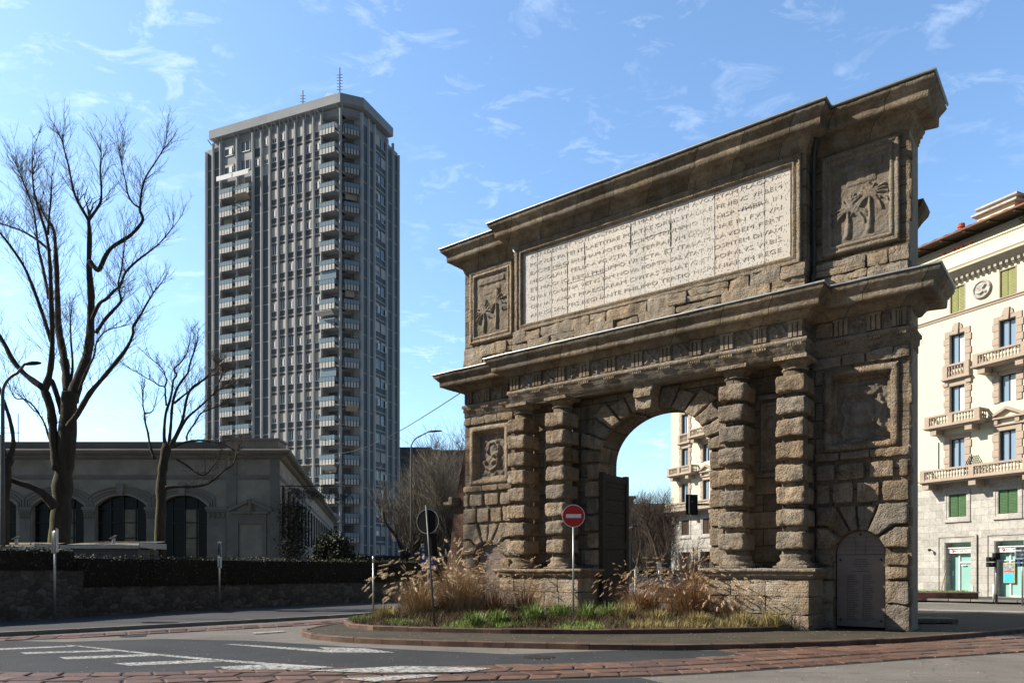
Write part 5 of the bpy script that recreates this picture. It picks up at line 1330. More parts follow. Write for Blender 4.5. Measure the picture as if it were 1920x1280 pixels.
t=MB(); wallrects(t,X0,X1,7.3,17.7,[h for h in holes if h[4] in('f4','f3','f2')]); t.face((X0,12,7.3),(X0,0,7.3),(X0,0,17.7),(X0,12,17.7)); t.build('wall',M['yel2'],B)
t=MB(); wallrects(t,X0,X1,17.7,20.,[h for h in holes if h[4]=='f5']); t.face((X0,12,17.7),(X0,0,17.7),(X0,0,21.7),(X0,12,21.7)); t.build('wall',M['yel'],B)
t=MB(); wallrects(t,X0,X1,0,7.3,[h for h in holes if h[4]=='mz']+shops); t.face((X0,12,0),(X0,0,0),(X0,0,7.3),(X0,12,7.3)); t.build('stone_base',M['ash'],B)
t=MB(); t.box(X0,X1,11.9,12,0,20); t.box(X1-.1,X1,0,12,0,20); t.build('rear_wall',M['yel2'],B)
# string course, cornice, parapet
t=MB(); sweep(t,[(X0,8),(X0,0),(X1,0)],[(0,17.93),(.10,17.90),(.12,17.84),(.06,17.78),(.05,17.68),(0,17.66)],cell=3,amp=0); t.build('string_course',M['cem'],B)
t=MB(); sweep(t,[(X0,8),(X0,0),(X1,0)],[(-.3,21.72),(.22,21.7),(.24,21.62),(.15,21.58),(.15,20.95),(.55,20.88),(.62,20.80),(.62,20.70),(.78,20.62),(.80,20.50),(.74,20.42),(.70,20.30)],cell=3,amp=0); t.build('cornice',M['yel'],B)
t=MB(); sweep(t,[(X0,8),(X0,0),(X1,0)],[(.70,20.30),(.45,20.1),(.18,19.9),(.06,19.72),(0,19.7)],cell=3,amp=0)
x=X0+.2
while x<X1: t.box(x,x+.16,-.30,-.02,19.80,20.06); x+=.34
t.build('frieze',M['frz'],B)
# set-back white attic floor and roof
t=MB(); wallrects(t,X0,X1,21.0,22.75,[(1.9,2.3,21.2,22.1),(2.35,2.75,21.2,22.1),(4.5,5.3,21.2,22.2),(8,8.8,21.2,22.2)],.9); t.face((X0,12,21),(X0,.9,21),(X0,.9,22.75),(X0,12,22.75)); t.box(X0,X1,.75,.9,22.5,22.62); t.build('attic_wall',M['wht'],B)
t=MB(); 
for a,b in ((2.85,3.2),(3.3,3.45),(4.6,4.95),(5.35,5.6),(8,8.6)): t.cut(); t.box(a,b,.84,.9,21.2,22.15)
t.pieces('attic_shutter',M['trim'],B)
t=MB(); t.box(1.9,2.75,1.0,1.1,21.2,22.1); t.build('attic_windows',M['rgl'],B)
t=MB(); 
t.face((X0-.3,-.9,22.50),(X1,-.9,22.50),(X1,1.5,22.80),(X0-.3,1.5,22.80)); t.build('eave',M['soff'],B)
t=MB(); sweep(t,[(X0-.3,12),(X0-.3,-.9),(X1,-.9)],[(0,22.62),(.04,22.58),(.04,22.50),(0,22.48)],cell=3,amp=0)
K=60
t.grid(lambda i,j:(X0-.3+(X1-X0+.3)*i/200,-.92+6.9*j/8,22.62+2.4*j/8+.03*math.sin(i*1.9)),200,8); t.build('roof',M['tile'],B)
t=MB()
x=X0
while x<X1: t.cut(); t.obox((x,0.,22.60),(.07,0,0),(0,.85,.14),(0,.0,.09)); x+=1.5
t.pieces('rafter',M['soff'],B)
t=MB(); t.box(1.6,3.9,1.7,5.5,23.0,24.15); ce=t.build('chimney',M['yel'],B)
t=MB(); t.box(1.35,4.15,1.45,5.75,24.15,24.28); t.box(1.9,2.3,2,5.2,24.28,24.5); t.box(2.6,3.0,2,5.2,24.28,24.5); t.box(3.3,3.7,2,5.2,24.28,24.5); t.obox((2.8,3.6,24.6),(1.3,0,0),(0,2.,0),(0,0,.06)); t.build('chimney_cap',M['ash'],ce)
t=MB(); t.lathe((1.15,.8,22.95),[(.16,0),(.16,.5),(.22,.55),(.22,.75),(.14,.8)],12); t.build('flue_pot',M['terra'],B)
# terrace greenery and pots
t=MB(); foliage(t,[(rr.uniform(5.2,7.6),.1+rr.gauss(0,.12),21.75+rr.uniform(0,.75)) for _ in range(900)],.09,rr); t.build('terrace_shrubs',M['hedge'],B)
t=MB()
for x in (.55,1.2,1.5,1.75,2.3): t.cut(); t.lathe((x,-.02,21.72),[(.08,0),(.14,.22),(.15,.25)],10)
t.pieces('flower_pot',M['terra'],B)
# windows etc: one builder, placed for each bay
def bayparts(c,ty,first):
    for key,(z0,z1) in FL.items():
        h=z1-z0
        if key in('f5','mz'):
            hw=.45 if key=='f5' else .55; wo_=bpy.data.objects.new('window',None)
            t=MB(); t.box(-hw,hw,.16,.20,0,h); g=t.build('window',M['trim'],B); g.location=(c,0,z0)
            mt=M['ogrn'] if key=='f5' else (M['grn'] if c>-10 else M['soff'])
            for a,b in ((-hw+.02,-.02),(.02,hw-.02)):
                t=MB(); t.box(a,b,.08,.12,.02,h-.02 if key=='f5' else h*(.97 if ty=='B' else .97)); 
                for q in range(int(h/.09)): t.box(a+.05,b-.05,.055,.08,.05+q*.09,.05+q*.09+.05)
                t.build('shutter',mt,g)
            if key=='f5': t=MB(); t.box(-hw-.08,-hw,-.02,.02,-.05,h+.05); t.box(hw,hw+.05,-.02,.02,-.05,h+.05); t.box(-hw-.08,hw+.05,-.02,.02,h,h+.06); t.build('frame',M['cem'],g)
            else: t=MB(); frame_ring(t,-hw-.28,hw+.28,-.3,h+.28,[(0,0),(0,-.05),(.12,-.06),(.14,-.03),(.24,-.03),(.28,.0)],amp=0); t.box(-hw-.3,hw+.3,-.10,0,-.34,-.28); t.build('frame',M['ash'],g)
            continue
        hw=.47
        t=MB(); t.box(-hw,hw,.20,.24,0,h); g=t.build('window',M['rgl'],B); g.location=(c,0,z0)
        t=MB(); t.box(-hw,-hw+.05,.14,.20,0,h); t.box(hw-.05,hw,.14,.20,0,h); t.box(-.035,.035,.14,.20,0,h); t.box(-hw,hw,.14,.20,h-.06,h); t.build('frame',M['trim'],g)
        if R.random()<.6: t=MB(); t.box(.05,hw-.06,.17,.195,.05,h*.9); t.build('curtain',M['cur'],g)
        # surround of quoin blocks
        t=MB(); nq=5; hq=(h+.28)/nq
        for q in range(nq):
            for sd in (-1,1):
                wq=.40 if q%2 else .32; a,b=(hw+.03,hw+.03+wq) if sd>0 else (-hw-.03-wq,-hw-.03)
                t.box(a,b,-.07,.0,q*hq+.012,q*hq+hq-.012)
        for sd in (-1,1): a,b=(hw,hw+.18) if sd>0 else (-hw-.18,-hw); t.box(a,b,-.045,.2,0,h)
        t.box(-hw-.3,hw+.3,-.06,0,h+.02,h+.26)
        if key=='f4':
            t.yprism([(-.35,h+.26),(-.12,h+.26),(-.16,h+.60),(-.28,h+.56)],-.08,0); t.yprism([(.35,h+.26),(.28,h+.56),(.16,h+.60),(.12,h+.26)],-.08,0); t.yprism([(-.10,h-.03),(.10,h-.03),(.16,h+.66),(-.16,h+.66)],-.15,0)
        if key=='f3' : t.box(-hw-.45,-hw-.1,-.14,0,h+.05,h+.26); t.box(hw+.1,hw+.45,-.14,0,h+.05,h+.26)
        if key=='f2' and ty=='B':
            t.box(-hw-.55,hw+.55,-.16,0,h+.30,h+.40); 
            t.build('surround',M['cem'],g); t=MB()
            for sd in (-1,1): t.yprism([(sd*-1.15,h+.80) if False else (sd*1.2,h+.80),(0,h+1.42),(0,h+1.25),(sd*.9,h+.80)][::sd],-.25,0)
            t.box(-1.2,1.2,-.28,0,h+.70,h+.80); t.box(-.75,-.5,-.2,0,h+.40,h+.70); t.box(.5,.75,-.2,0,h+.40,h+.70)
            t.build('pediment',M['cem'],g); continue
        t.build('surround',M['cem'],g)
def balustrade(x0,x1,z0,z1,p,piers,name='balcony',brackets=()):
    t=MB(); t.box(x0-.08,x1+.08,-p-.08,0,z0-.14,z0-.03); t.box(x0,x1,-p,0,z0-.20,z0-.14); o=t.build(name,M['cem'],B)
    t=MB(); rl=.09
    t.box(x0,x1,-p,-p+.2,z1-.12,z1); t.box(x0,x1,-p+.02,-p+.18,z0-.03,z0+.06)
    for s_ in ((x0,x0+.18),(x1-.18,x1)):
        if p>.4: t.box(s_[0]+.01,s_[1]-.01,-p+.2,0,z1-.12,z1-.005); t.box(s_[0]+.02,s_[1]-.02,-p+.2,0,z0-.03,z0+.06)
    for a in piers: t.box(a-.16,a+.16,-p-.01,-p+.21,z0-.03,z1-.12)
    t.build('handrail',M['cem'],o)
    t=MB(); h=z1-.12-z0-.06; prof=[(.05,0),(.06,.06),(.035,.12),(.07,.33),(.065,.45),(.035,.60),(.03,.75),(.06,.85),(.055,1.)]
    prof=[(r,z*h) for r,z in prof]
    x=x0+.2
    while x<x1-.1:
        if all(abs(x-a)>.22 for a in piers): t.lathe((x,-p+.1,z0+.06),prof,7)
        x+=.19
    if p>.4:
        y=-p+.35
        while y<-.1:
            for xx in (x0+.09,x1-.09): t.lathe((xx,y,z0+.06),prof,7)
            y+=.19
    t.build('balusters',M['cem'],o,True)
    if brackets:
        t=MB()
        for a in brackets: t.cut(); t.yprism([(a-.22,z0-.20),(a-.22,z0-.55),(a+.22,z0-.55),(a+.22,z0-.20)],-p+.1,-.0)
        t.pieces('bracket',M['cem'],o)
    return o
for c,ty in pat:
    bayparts(c,ty,True)
    if ty=='A':
        balustrade(c-.85,c+.85,13.86,14.68,.22,[c-.7,c+.7])
        balustrade(c-1.6,c+1.95,10.84,11.5,.9,[c-1.45,c+.1,c+1.8],brackets=(c-1.1,c+1.2))
    else:
        balustrade(c-1.55,c+1.55,14.05,14.72,.9,[c-1.4,c+1.4],brackets=(c-1.1,c+1.1))
balustrade(-.4,11.5,7.42,8.08,1.0,[-.25,2.95,6.1,9.2],brackets=(-.1,2.95,6.1,9.2))
balustrade(-16.4,-2.4,7.42,8.08,1.0,[-16.2,-12.6,-9.4,-6.1,-2.6],brackets=(-16.,-12.6,-9.4,-6.1))
balustrade(-27.3,-17.5,7.42,8.08,1.0,[-27.1,-23.9,-20.8,-17.7],brackets=(-27.,-23.9,-20.8))
# medallion
t=MB(); t.tube([(3.02,-.08,18.80),(3.02,0.,18.80)],.58,36); mo=t.build('medallion',M['cem'],B)
t=MB(); t.tube([(3.02+.5*math.cos(k*math.pi/16),-.09,18.80+.5*math.sin(k*math.pi/16)) for k in range(33)],.06,6)
def hm(X,Z):
    x=(X-3.02)/.42; z=(Z-18.8)/.42; r=np.hypot(x,z); o=np.maximum(polyd(x,z,[(-.5,.5),(-.1,.1),(.2,-.2),(.6,-.5)],.25,.2),polyd(x,z,[(.1,0),(.5,.5),(.2,.7)],.22,.15)); o=np.maximum(o,polyd(x,z,[(-.6,-.4),(-.2,-.6),(.2,-.4)],.18,.15)); return .12*o*(r<.95)
heightfield(t,2.6,3.44,18.38,19.22,-.081,hm,30,30); t.build('bird_relief',M['ash'],mo,True)
# shops
M['sgl']=simple('aqua_shop_glass',(.30,.52,.46),(.24,.45,.41),.6,.15,spec=.8)
M['alu']=simc('white_aluminium',(.72,.74,.76),.4); M['sfas']=simc('sign_fascia',(.80,.80,.78),.5); M['lred']=simc('logo_red',(.62,.03,.03),.5); M['lgry']=simc('letter_grey',(.22,.21,.21),.6)
for i,(a,b,z0,z1) in enumerate(shops):
    t=MB(); t.box(a,b,.5,.54,z0,z1); g=t.build('shop_window',M['sgl'] if i<3 else M['trim'],B)
    t=MB(); 
    for q in ((0,.0),(.12,-.06)): pass
    t.box(a-.42,a,-.06,.0,z0,z1+.42); t.box(b,b+.30,-.06,.0,z0,z1+.42); t.box(a,b,-.06,.0,z1,z1+.42); t.box(a-.48,a-.36,-.11,-.06,z0,z1+.48); t.box(b+.24,b+.36,-.11,-.06,z0,z1+.48); t.box(a-.36,b+.24,-.11,-.06,z1+.34,z1+.48)
    t.box(a-.03,a+.04,-.03,.5,z0,z1); t.box(b-.04,b+.03,-.03,.5,z0,z1); t.box(a,b,-.03,.5,z1-.02,z1+.02)
    t.build('stone_surround',M['ash'],g)
    if i<3:
        t=MB(); t.box(a+.05,b-.02,.2,.5,2.78,3.08); t.box(a+.02,b-.0,.12,.52,3.08,3.14); f=t.build('sign_fascia',M['sfas'],g)
        text('lettering','UniCredit Banca',.15,M['lgry'],f,(a+.98,.19,2.93),(math.pi/2,0,0),.004)
        t=MB(); t.tube([(a+.40,.17,2.93),(a+.40,.19,2.93)],.085,20); lo_=t.build('logo_disc',M['lred'],f)
        t=MB(); t.yprism([(a+.33,2.86),(a+.36,2.86),(a+.47,3.0),(a+.45,3.01)],.155,.168); t.build('logo_stroke',M['sfas'],lo_)
        t=MB(); t.box(a+.62,a+.70,.42,.5,z0,2.78); t.box(a+.7,b,.42,.5,z0,z0+.08); t.box(b-.06,b,.42,.5,z0,2.78); t.box(a+.7,b-.06,.42,.5,2.15,2.24) if i==0 else t.box(a,b,.42,.5,2.25,2.31); t.build('frame',M['alu'],g)
        if i==0:
            t=MB(); t.box(a+.8,a+1.1,.40,.42,1.98,2.06); t.box(a+.22,a+.27,.40,.45,1.35,1.65); t.build('door_handle',M['alu'],g)
        if i==1:
            t=MB(); t.box(a+.3,a+.95,.36,.4,.95,2.15); po=t.build('poster_frame',simc('poster_frame_yellow',(.55,.48,.25),.6),g)
            t=MB(); t.box(a+.34,a+.91,.345,.36,1.55,2.11); t.build('poster_photo',simple('poster_photo',(.45,.52,.52),(.06,.07,.08),6.,.6),po)
            t=MB(); t.box(a+.34,a+.91,.345,.36,1.0,1.53); t.build('poster_blue',simc('poster_blue',(.05,.48,.72),.5),po)
            t=MB(); t.box(a+.36,a+.89,.335,.345,1.60,1.66); t.build('poster_red_band',M['lred'],po)
t=MB(); t.tube([(-.25,-.02,3.0),(-.25,-.25,3.02)],.03,6); t.lathe((-.25,-.27,2.93),[(.06,0),(.1,.08),(.09,.16)],10); t.build('wall_lamp',M['iron'],B)
t=MB(); t.tube([(.2,-.02,9.9),(.2,-.02,8.1)],.03,6); t.build('downpipe',M['iron'],B)
M['wick']=M['iron']
def wick(c,w,h):
    s=thing('wire_screen','rounded lattice screen standing on the long balcony between two windows','lattice screen',PB+dB*c+nB*.55+Vector((0,0,7.5)),math.atan2(dB.y,dB.x)); t=MB()
    for k in range(-6,7):
        pts=[]
        for q in range(9):
            z=h*q/8; x=k*.13+ (q-4)*.09
            if abs(x)<w*math.sqrt(max(0,1-(z/h)**2)): pts.append((x,0,z))
        if len(pts)>1: t.tube(pts,.022,4); t.tube([(-a,b_,c_) for a,b_,c_ in pts],.022,4)
    t.build('lattice',M['iron'],s)
wick(2.85,.65,1.35)
# ================= low garden building at left =================
M['gwall']=simple('grey_stucco',(.42,.375,.31),(.25,.225,.185),.7,.95,bs=12,bstr=.3)
M['gtrim']=simple('grey_stone_trim',(.27,.25,.215),(.18,.165,.145),1.2,.9,bs=10,bstr=.4)
M['groof']=simple('grey_parapet_sheet',(.12,.125,.13),(.085,.09,.095),.6,.7)
M['gcur']=simple('faded_curtain',(.30,.27,.20),(.14,.13,.10),2.,.9)
M['ggl']=glassy('old_dark_glass',(.010,.012,.013),.25,.25)
LB=Vector((-13.57,44.,0)); LBo=thing('garden_pavilion','long low grey stucco building with wide arched windows behind the hedge','pavilion',LB)
k_=.0312; ux=lambda u:(u-960)*k_+13.57
ops=[(ux(-60),ux(37)),(ux(60),ux(157)),(ux(179),ux(274)),(ux(293),ux(388))]
ops=[(ux(-60),ux(30)),(ux(60),ux(157)),(ux(179),ux(274)),(ux(296),ux(388))]
XL=-34.
def seg_top(a,b): 
    c=(a+b)/2; hw=(b-a)/2; sag=.62; Rr=(hw*hw+sag*sag)/(2*sag); return lambda x:5.48+math.sqrt(max(0,Rr*Rr-(x-c)**2))-(Rr-sag)
t=MB(); prev=XL
for a,b in ops:
    t.face((prev,0,0),(a,0,0),(a,0,8.4),(prev,0,8.4)); f=seg_top(a,b)
    for q in range(12):
        x0,x1=a+(b-a)*q/12,a+(b-a)*(q+1)/12; t.face((x0,0,f(x0)),(x1,0,f(x1)),(x1,0,8.4),(x0,0,8.4)); t.face((x0,0,f(x0)),(x0,.4,f(x0)),(x1,.4,f(x1)),(x1,0,f(x1)))
    t.face((a,0,0),(a,0,5.48),(a,.4,5.48),(a,.4,0)); t.face((b,0,0),(b,.4,0),(b,.4,5.48),(b,0,5.48)); prev=b
t.face((prev,0,0),(0,0,0),(0,0,8.4),(prev,0,8.4)); sdv=(-.181,.983)
t.face((0,0,0),(sdv[0]*60,sdv[1]*60,0),(sdv[0]*60,sdv[1]*60,8.4),(0,0,8.4)); t.face((XL,30,0),(XL,0,0),(XL,0,8.4),(XL,30,8.4)); t.face((XL,0,8.9),(0,0,8.9),(sdv[0]*60,sdv[1]*60,8.9),(XL,59,8.9))
t.build('wall',M['gwall'],LBo)
t=MB(); pth=[(XL,20),(XL,0),(ux(425),0),(ux(425),-.18),(0,-.18),(sdv[0]*60+.1,sdv[1]*60)]
pth=[(XL,20),(XL,0),(0,0),(sdv[0]*60,sdv[1]*60)]
sweep(t,pth,[(.0,8.76),(.62,8.70),(.66,8.62),(.62,8.50),(.50,8.42),(.30,8.36),(.22,8.26),(.08,8.18),(0,8.16)],cell=.6,amp=.008); sweep(t,pth,[(0,7.25),(.07,7.22),(.08,7.12),(.03,7.02),(0,6.98)],cell=.6,amp=.006)
t.build('cornice',M['gtrim'],LBo)
t=MB(); t.box(XL,ux(20),-.0,.5,8.76,9.26) if False else t.box(XL,ux(425),.05,.5,8.7,9.22); t.build('parapet',M['groof'],LBo)
t=MB(); t.box(ux(425),-.1,-.02,1.5,8.7,9.38); t.box(ux(422),-.0,-.12,1.6,9.28,9.40); t.build('corner_parapet',M['gtrim'],LBo)
t=MB()
for a,b in ((ux(425),ux(444)),(ux(507),-.02)): t.box(a,b,-.07,0,0,8.18)
t.build('pilasters',M['gtrim'],LBo)
for a,b in ops:
    t=MB(); t.box(a,b,.36,.4,0,6.2); g=t.build('arched_window',M['ggl'],LBo)
    t=MB(); n=4
    for q in range(n+1): x=a+(b-a)*q/n; t.box(x-.035,x+.035,.28,.36,0,6.15)
    for z in (1.2,2.4,3.6,4.5,5.3): t.box(a,b,.30,.36,z-.03,z+.03)
    t.build('glazing_bars',M['trim'],g)
    if a>-24.5:
        t=MB(); x=a+(b-a)*(.52 if a>-22 else .72); t.box(x,x+(b-a)*.26,.33,.355,.4 if a>-22 else 3.7,5.3); t.build('pale_curtain',M['gcur'],g)
    t=MB(); f=seg_top(a,b)
    for w_,d_ in ((.16,.10),(.30,.06),(.46,.10)):
        pts=[(a-w_,-d_*.0-.02,5.3)]+[(a+(b-a)*q/14+ (q/14*2-1)*w_,-.03,f(a+(b-a)*q/14)+w_) for q in range(15)]+[(b+w_,-.03,5.3)]; t.tube(pts,.055,5)
    c=(a+b)/2; t.yprism([(c-.16,6.05),(c+.16,6.05),(c+.24,6.75),(c-.24,6.75)],-.16,0); t.build('archivolt',M['gtrim'],g)
t=MB()
for a,b in ((ux(37),ux(58)),(ux(158),ux(178)),(ux(275),ux(295)),(ux(389),ux(424))):
    t.cut(); t.box(a-.1,b+.1,-.14,0,5.22,5.40); t.box(a-.04,b+.04,-.09,0,5.10,5.22); t.box(a,b,-.05,0,.0,5.10); 
    for q in range(4): t.lathe((a+(b-a)*(q+.5)/4,-.07,4.72),[(.02,0),(.09,.12),(.06,.2),(.11,.34)],8)
t.pieces('pilaster',M['gtrim'],LBo)
# blind window with pediment
t=MB(); a,b=ux(440),ux(500); t.box(a,a+.25,-.12,0,.2,4.75); t.box(b-.25,b,-.12,0,.2,4.75); t.box(a+.25,b-.25,-.10,0,4.4,4.75); t.box(a-.15,b+.15,-.2,0,5.0,5.12); t.box(a,b,-.08,0,4.75,5.0); g=t.build('blind_window',M['gtrim'],LBo)
t=MB(); c=(a+b)/2
for s_ in (-1,1): t.yprism([(c+s_*1.25,5.12),(c+s_*.12,5.62),(c+s_*.12,5.80),(c+s_*1.32,5.26)][::-s_],-.24,0)
t.lathe((c,-.1,4.95),[(.1,0),(.18,.2),(.1,.5),(.16,.8),(.02,.95)],10); t.build('pediment',M['gtrim'],g)
t=MB(); t.box(a+.28,b-.28,-.03,0,.2,4.38); t.build('blind_panel',M['gwall'],g)
t=MB()
for k in range(18):
    s_=1.5+k*3; x,y=sdv[0]*s_,sdv[1]*s_; t.cut(); t.obox((x+.03,y,5.2),(.06,0,0),(-.1,.5,0),(0,0,1.5))
t.pieces('side_window',M['ggl'],LBo)
t=MB(); t.lathe((-1.55,11.,8.75),[(.3,0),(.2,.15),(.34,.3),(.42,.55),(.3,.6),(.1,.7)],14); t.build('roof_urn',M['gtrim'],LBo)
# ================= trees =================
def bark(name,c1,c2,moss):
    m,t,b=newmat(name); b.inputs['Roughness'].default_value=.95
    co=N(t,'ShaderNodeTexCoord').outputs['Object']
    c=ramp(t,tnoise(t,co,5,6,.7,sc3=(1,1,.3)),[(.3,c2),(.7,c1)])
    if moss:
        g=N(t,'ShaderNodeNewGeometry'); sp=N(t,'ShaderNodeSeparateXYZ'); t.links.new(g.outputs['Normal'],sp.inputs[0])
        f=ramp(t,mth(t,'ADD',mth(t,'MULTIPLY',sp.outputs[0],-.6),tnoise(t,co,2.,5,.6)),[(.72,(0,0,0)),(.98,(1,1,1))])
        sz=N(t,'ShaderNodeSeparateXYZ'); t.links.new(co,sz.inputs[0]); lim=ramp(t,mth(t,'MULTIPLY',sz.outputs[2],.1),[(.25,(1,1,1)),(1.,(0,0,0))])
        c=mixc(t,mth(t,'MULTIPLY',f,lim),c,(.075,.09,.02))
    t.links.new(c,b.inputs['Base Color']); bump(t,b,tnoise(t,co,14,6,.7,sc3=(1,1,.35)),.9,.03); return m
M['bark']=bark('dark_bark',(.075,.06,.045),(.03,.025,.02),True)
M['barkp']=bark('plain_bark',(.10,.08,.06),(.05,.04,.03),False)
M['twig']=simple('twigs',(.10,.075,.06),(.06,.045,.038),3,.9)
M['twigl']=simple('pale_twigs',(.25,.22,.18),(.14,.12,.10),2,.9,island=.3)
M['twigb']=simple('brown_twigs',(.12,.095,.075),(.06,.05,.04),2,.9,island=.3)
PIV=[420,.74]
def limb_pts(pl,Y,base,rr,dz0=0.,wob=1.4):
    pl=[(p[0],p[1] if p[1]>PIV[0] else PIV[0]+(p[1]-PIV[0])*PIV[1]) for p in pl]
    """px polyline -> tree-local points with a wandering depth"""
    n=len(pl); out=[]; d=dz0; g=rr.uniform(-wob,wob)
    L=0
    for i,p in enumerate(pl):
        if i: L+=math.hypot(p[0]-pl[i-1][0],p[1]-pl[i-1][1])
        out.append(at(p[0],p[1],Y+dz0+g*min(1.,L/160.))-base)
    return out
def smooth(P,n=3):
    P=[Vector(p) for p in P]
    return catmull(P,n) if len(P)>2 else P
def grow(tw,p,d,L,r,lev,rr,up,n=4):
    pts=[Vector(p)]; dd=Vector(d).normalized(); q=Vector(p); ds=[dd.copy()]
    for k in range(n):
        dd=(dd+Vector((rr.gauss(0,.085),rr.gauss(0,.085),rr.gauss(0,.05)+up))).normalized(); q=q+dd*L/n; pts.append(q.copy()); ds.append(dd.copy())
    tw.tube(pts,[r*(1-.75*k/n) for k in range(n+1)],3,False)
    if lev>0:
        m=rr.randint(2,4) if lev>1 else rr.randint(2,4)
        for k in range(m):
            i=rr.randint(1,n-1) if n>1 else 1; s=Vector((rr.gauss(0,1),rr.gauss(0,1),rr.gauss(0,.4))).normalized()
            grow(tw,pts[i].lerp(pts[i+1] if i<n else pts[i],rr.random()),ds[i]*.9+s*.65,L*rr.uniform(.4,.65),r*.55,lev-1,rr,up,3)
def tree(name,label,Y,basepx,limbs,rr,group=None,twig=1.,Lt=1.7,matb='bark',matt='twig',up=.12):
    base=at(basepx[0],basepx[1],Y); base.z=.1
    T=thing('bare_tree',label,'tree',base,0,group)
    tr=MB(); br=MB(); tw=MB()
    for li,(pl,w0,w1,dz,tf) in enumerate(limbs):
        P=limb_pts(pl,Y,base,rr,dz,0. if li==0 else 1.3); P=smooth(P,4); n=len(P)
        k=Y/F/2*.80
        rad=[(w0+(w1-w0)*(i/(n-1))**.8)*k*(1+.22*nz(P[i],2.6,li)+.10*nz(P[i],9.,li)) for i in range(n)]
        (tr if w0>14 else br).tube(P,rad,12 if w0>14 else 7)
        if tf>0:
            tot=sum((b-a).length for a,b in zip(P,P[1:])); cnt=int(tot*tf*twig*1.35)
            for q in range(cnt):
                i=min(n-2,int(n*(.15+.85*rr.random()**.8))); d=(P[i+1]-P[i]).normalized(); s=Vector((rr.gauss(0,1),rr.gauss(0,.9),rr.gauss(0,.3))).normalized()
                p=P[i].lerp(P[i+1],rr.random()); f=i/n
                grow(tw,p,d*.8+s*.8+Vector((0,0,.25)),Lt*rr.uniform(.45,1.15)*(1-.25*f),.0085+.004*rr.random(),2,rr,up)
            for q in range(3): grow(tw,P[-1],(P[-1]-P[-2]).normalized()+Vector((rr.gauss(0,.25),rr.gauss(0,.25),0)),Lt*rr.uniform(.6,.95),rad[-1]*.8,2,rr,up)
    tr.build('trunk',M[matb],T,True); 
    if br.v: br.build('limbs',M[matb],T,True)
    tw.build('twigs',M[matt],T); return T
rr=random.Random(12)
L1=[([(108,1040),(112,1000),(116,950),(118,900),(124,850),(127,800),(129,765),(131,735)],50,34,0,0),
 ([(107,880),(101,840),(99,800),(95,765),(86,738),(80,724)],18,18,-.3,0),
 ([(80,726),(60,712),(40,695),(22,672),(10,648),(-4,625),(-25,590),(-40,540)],15,7,-.4,1.),
 ([(84,730),(92,705),(97,670),(98,620),(96,560),(94,500),(88,445),(74,390),(64,340),(60,285)],16,3,-.3,1.7),
 ([(92,560),(80,500),(72,465),(68,430),(62,380),(48,330),(34,280)],8,2,-.3,2.0),
 ([(94,470),(70,450),(45,435),(20,425),(0,420)],7,2.5,-.3,1.6),
 ([(90,440),(92,400),(96,350),(97,300)],6,2,0,1.8),
 ([(96,640),(80,590),(62,540),(45,500),(22,465),(3,440),(-15,420)],10,4,.3,1.4),
 ([(117,775),(108,745),(100,722),(96,712)],14,10,.2,0),
 ([(128,745),(124,700),(118,660),(110,615),(108,560),(106,500),(104,462),(100,430),(84,400)],24,5,.4,1.4),
 ([(127,740),(136,690),(133,640),(132,600)],8,3,.6,1.),
 ([(134,750),(146,715),(160,680),(168,640),(170,600),(171,555),(167,500),(168,445),(166,410)],30,9,.3,.8),
 ([(166,410),(152,378),(140,345),(134,312),(128,270),(120,230),(116,205)],8,2.5,.3,2.0),
 ([(166,410),(180,385),(189,362),(190,325),(188,285),(190,240)],8,2.5,.5,2.0),
 ([(168,490),(176,500),(186,505),(198,480),(212,462),(240,445),(258,428),(268,408),(263,388),(263,372),(266,335),(274,300),(292,262),(308,228)],13,2.5,.8,1.5),
 ([(263,380),(250,368),(240,345),(235,310),(228,270),(224,235)],5,1.8,.8,2.0),
 ([(172,600),(186,570),(200,560),(214,545),(226,535),(236,510),(262,485),(285,468),(305,450),(325,425)],10,2.5,1.,1.5),
 ([(180,625),(196,600),(212,582),(227,565),(225,552),(222,530),(228,505),(232,470)],9,2.5,-.4,1.5),
 ([(128,800),(146,775),(168,738),(190,712),(215,682),(236,655),(249,628),(250,612),(264,590),(276,568),(290,545)],14,3,-.6,1.4),
 ([(143,745),(152,722),(160,700),(176,668),(182,640),(200,620),(228,612)],7,2.,.3,1.2),
 ([(104,950),(92,937),(78,923),(58,912),(36,905),(14,897)],22,12,-.7,0),
 ([(98,835),(90,815),(84,795),(72,775),(62,768),(52,756)],6,2,-.2,1.1),
 ([(73,775),(60,758),(45,748),(30,747),(22,735),(15,715)],5,1.5,-.2,1.1),
]
tree('t1','tallest bare tree at the left with thick mossy trunk and upright twiggy limbs',30.5,(108,1040),L1,rr,'bare trees in the garden at left',4.6,1.4)
PIV[:]=[760,.78]
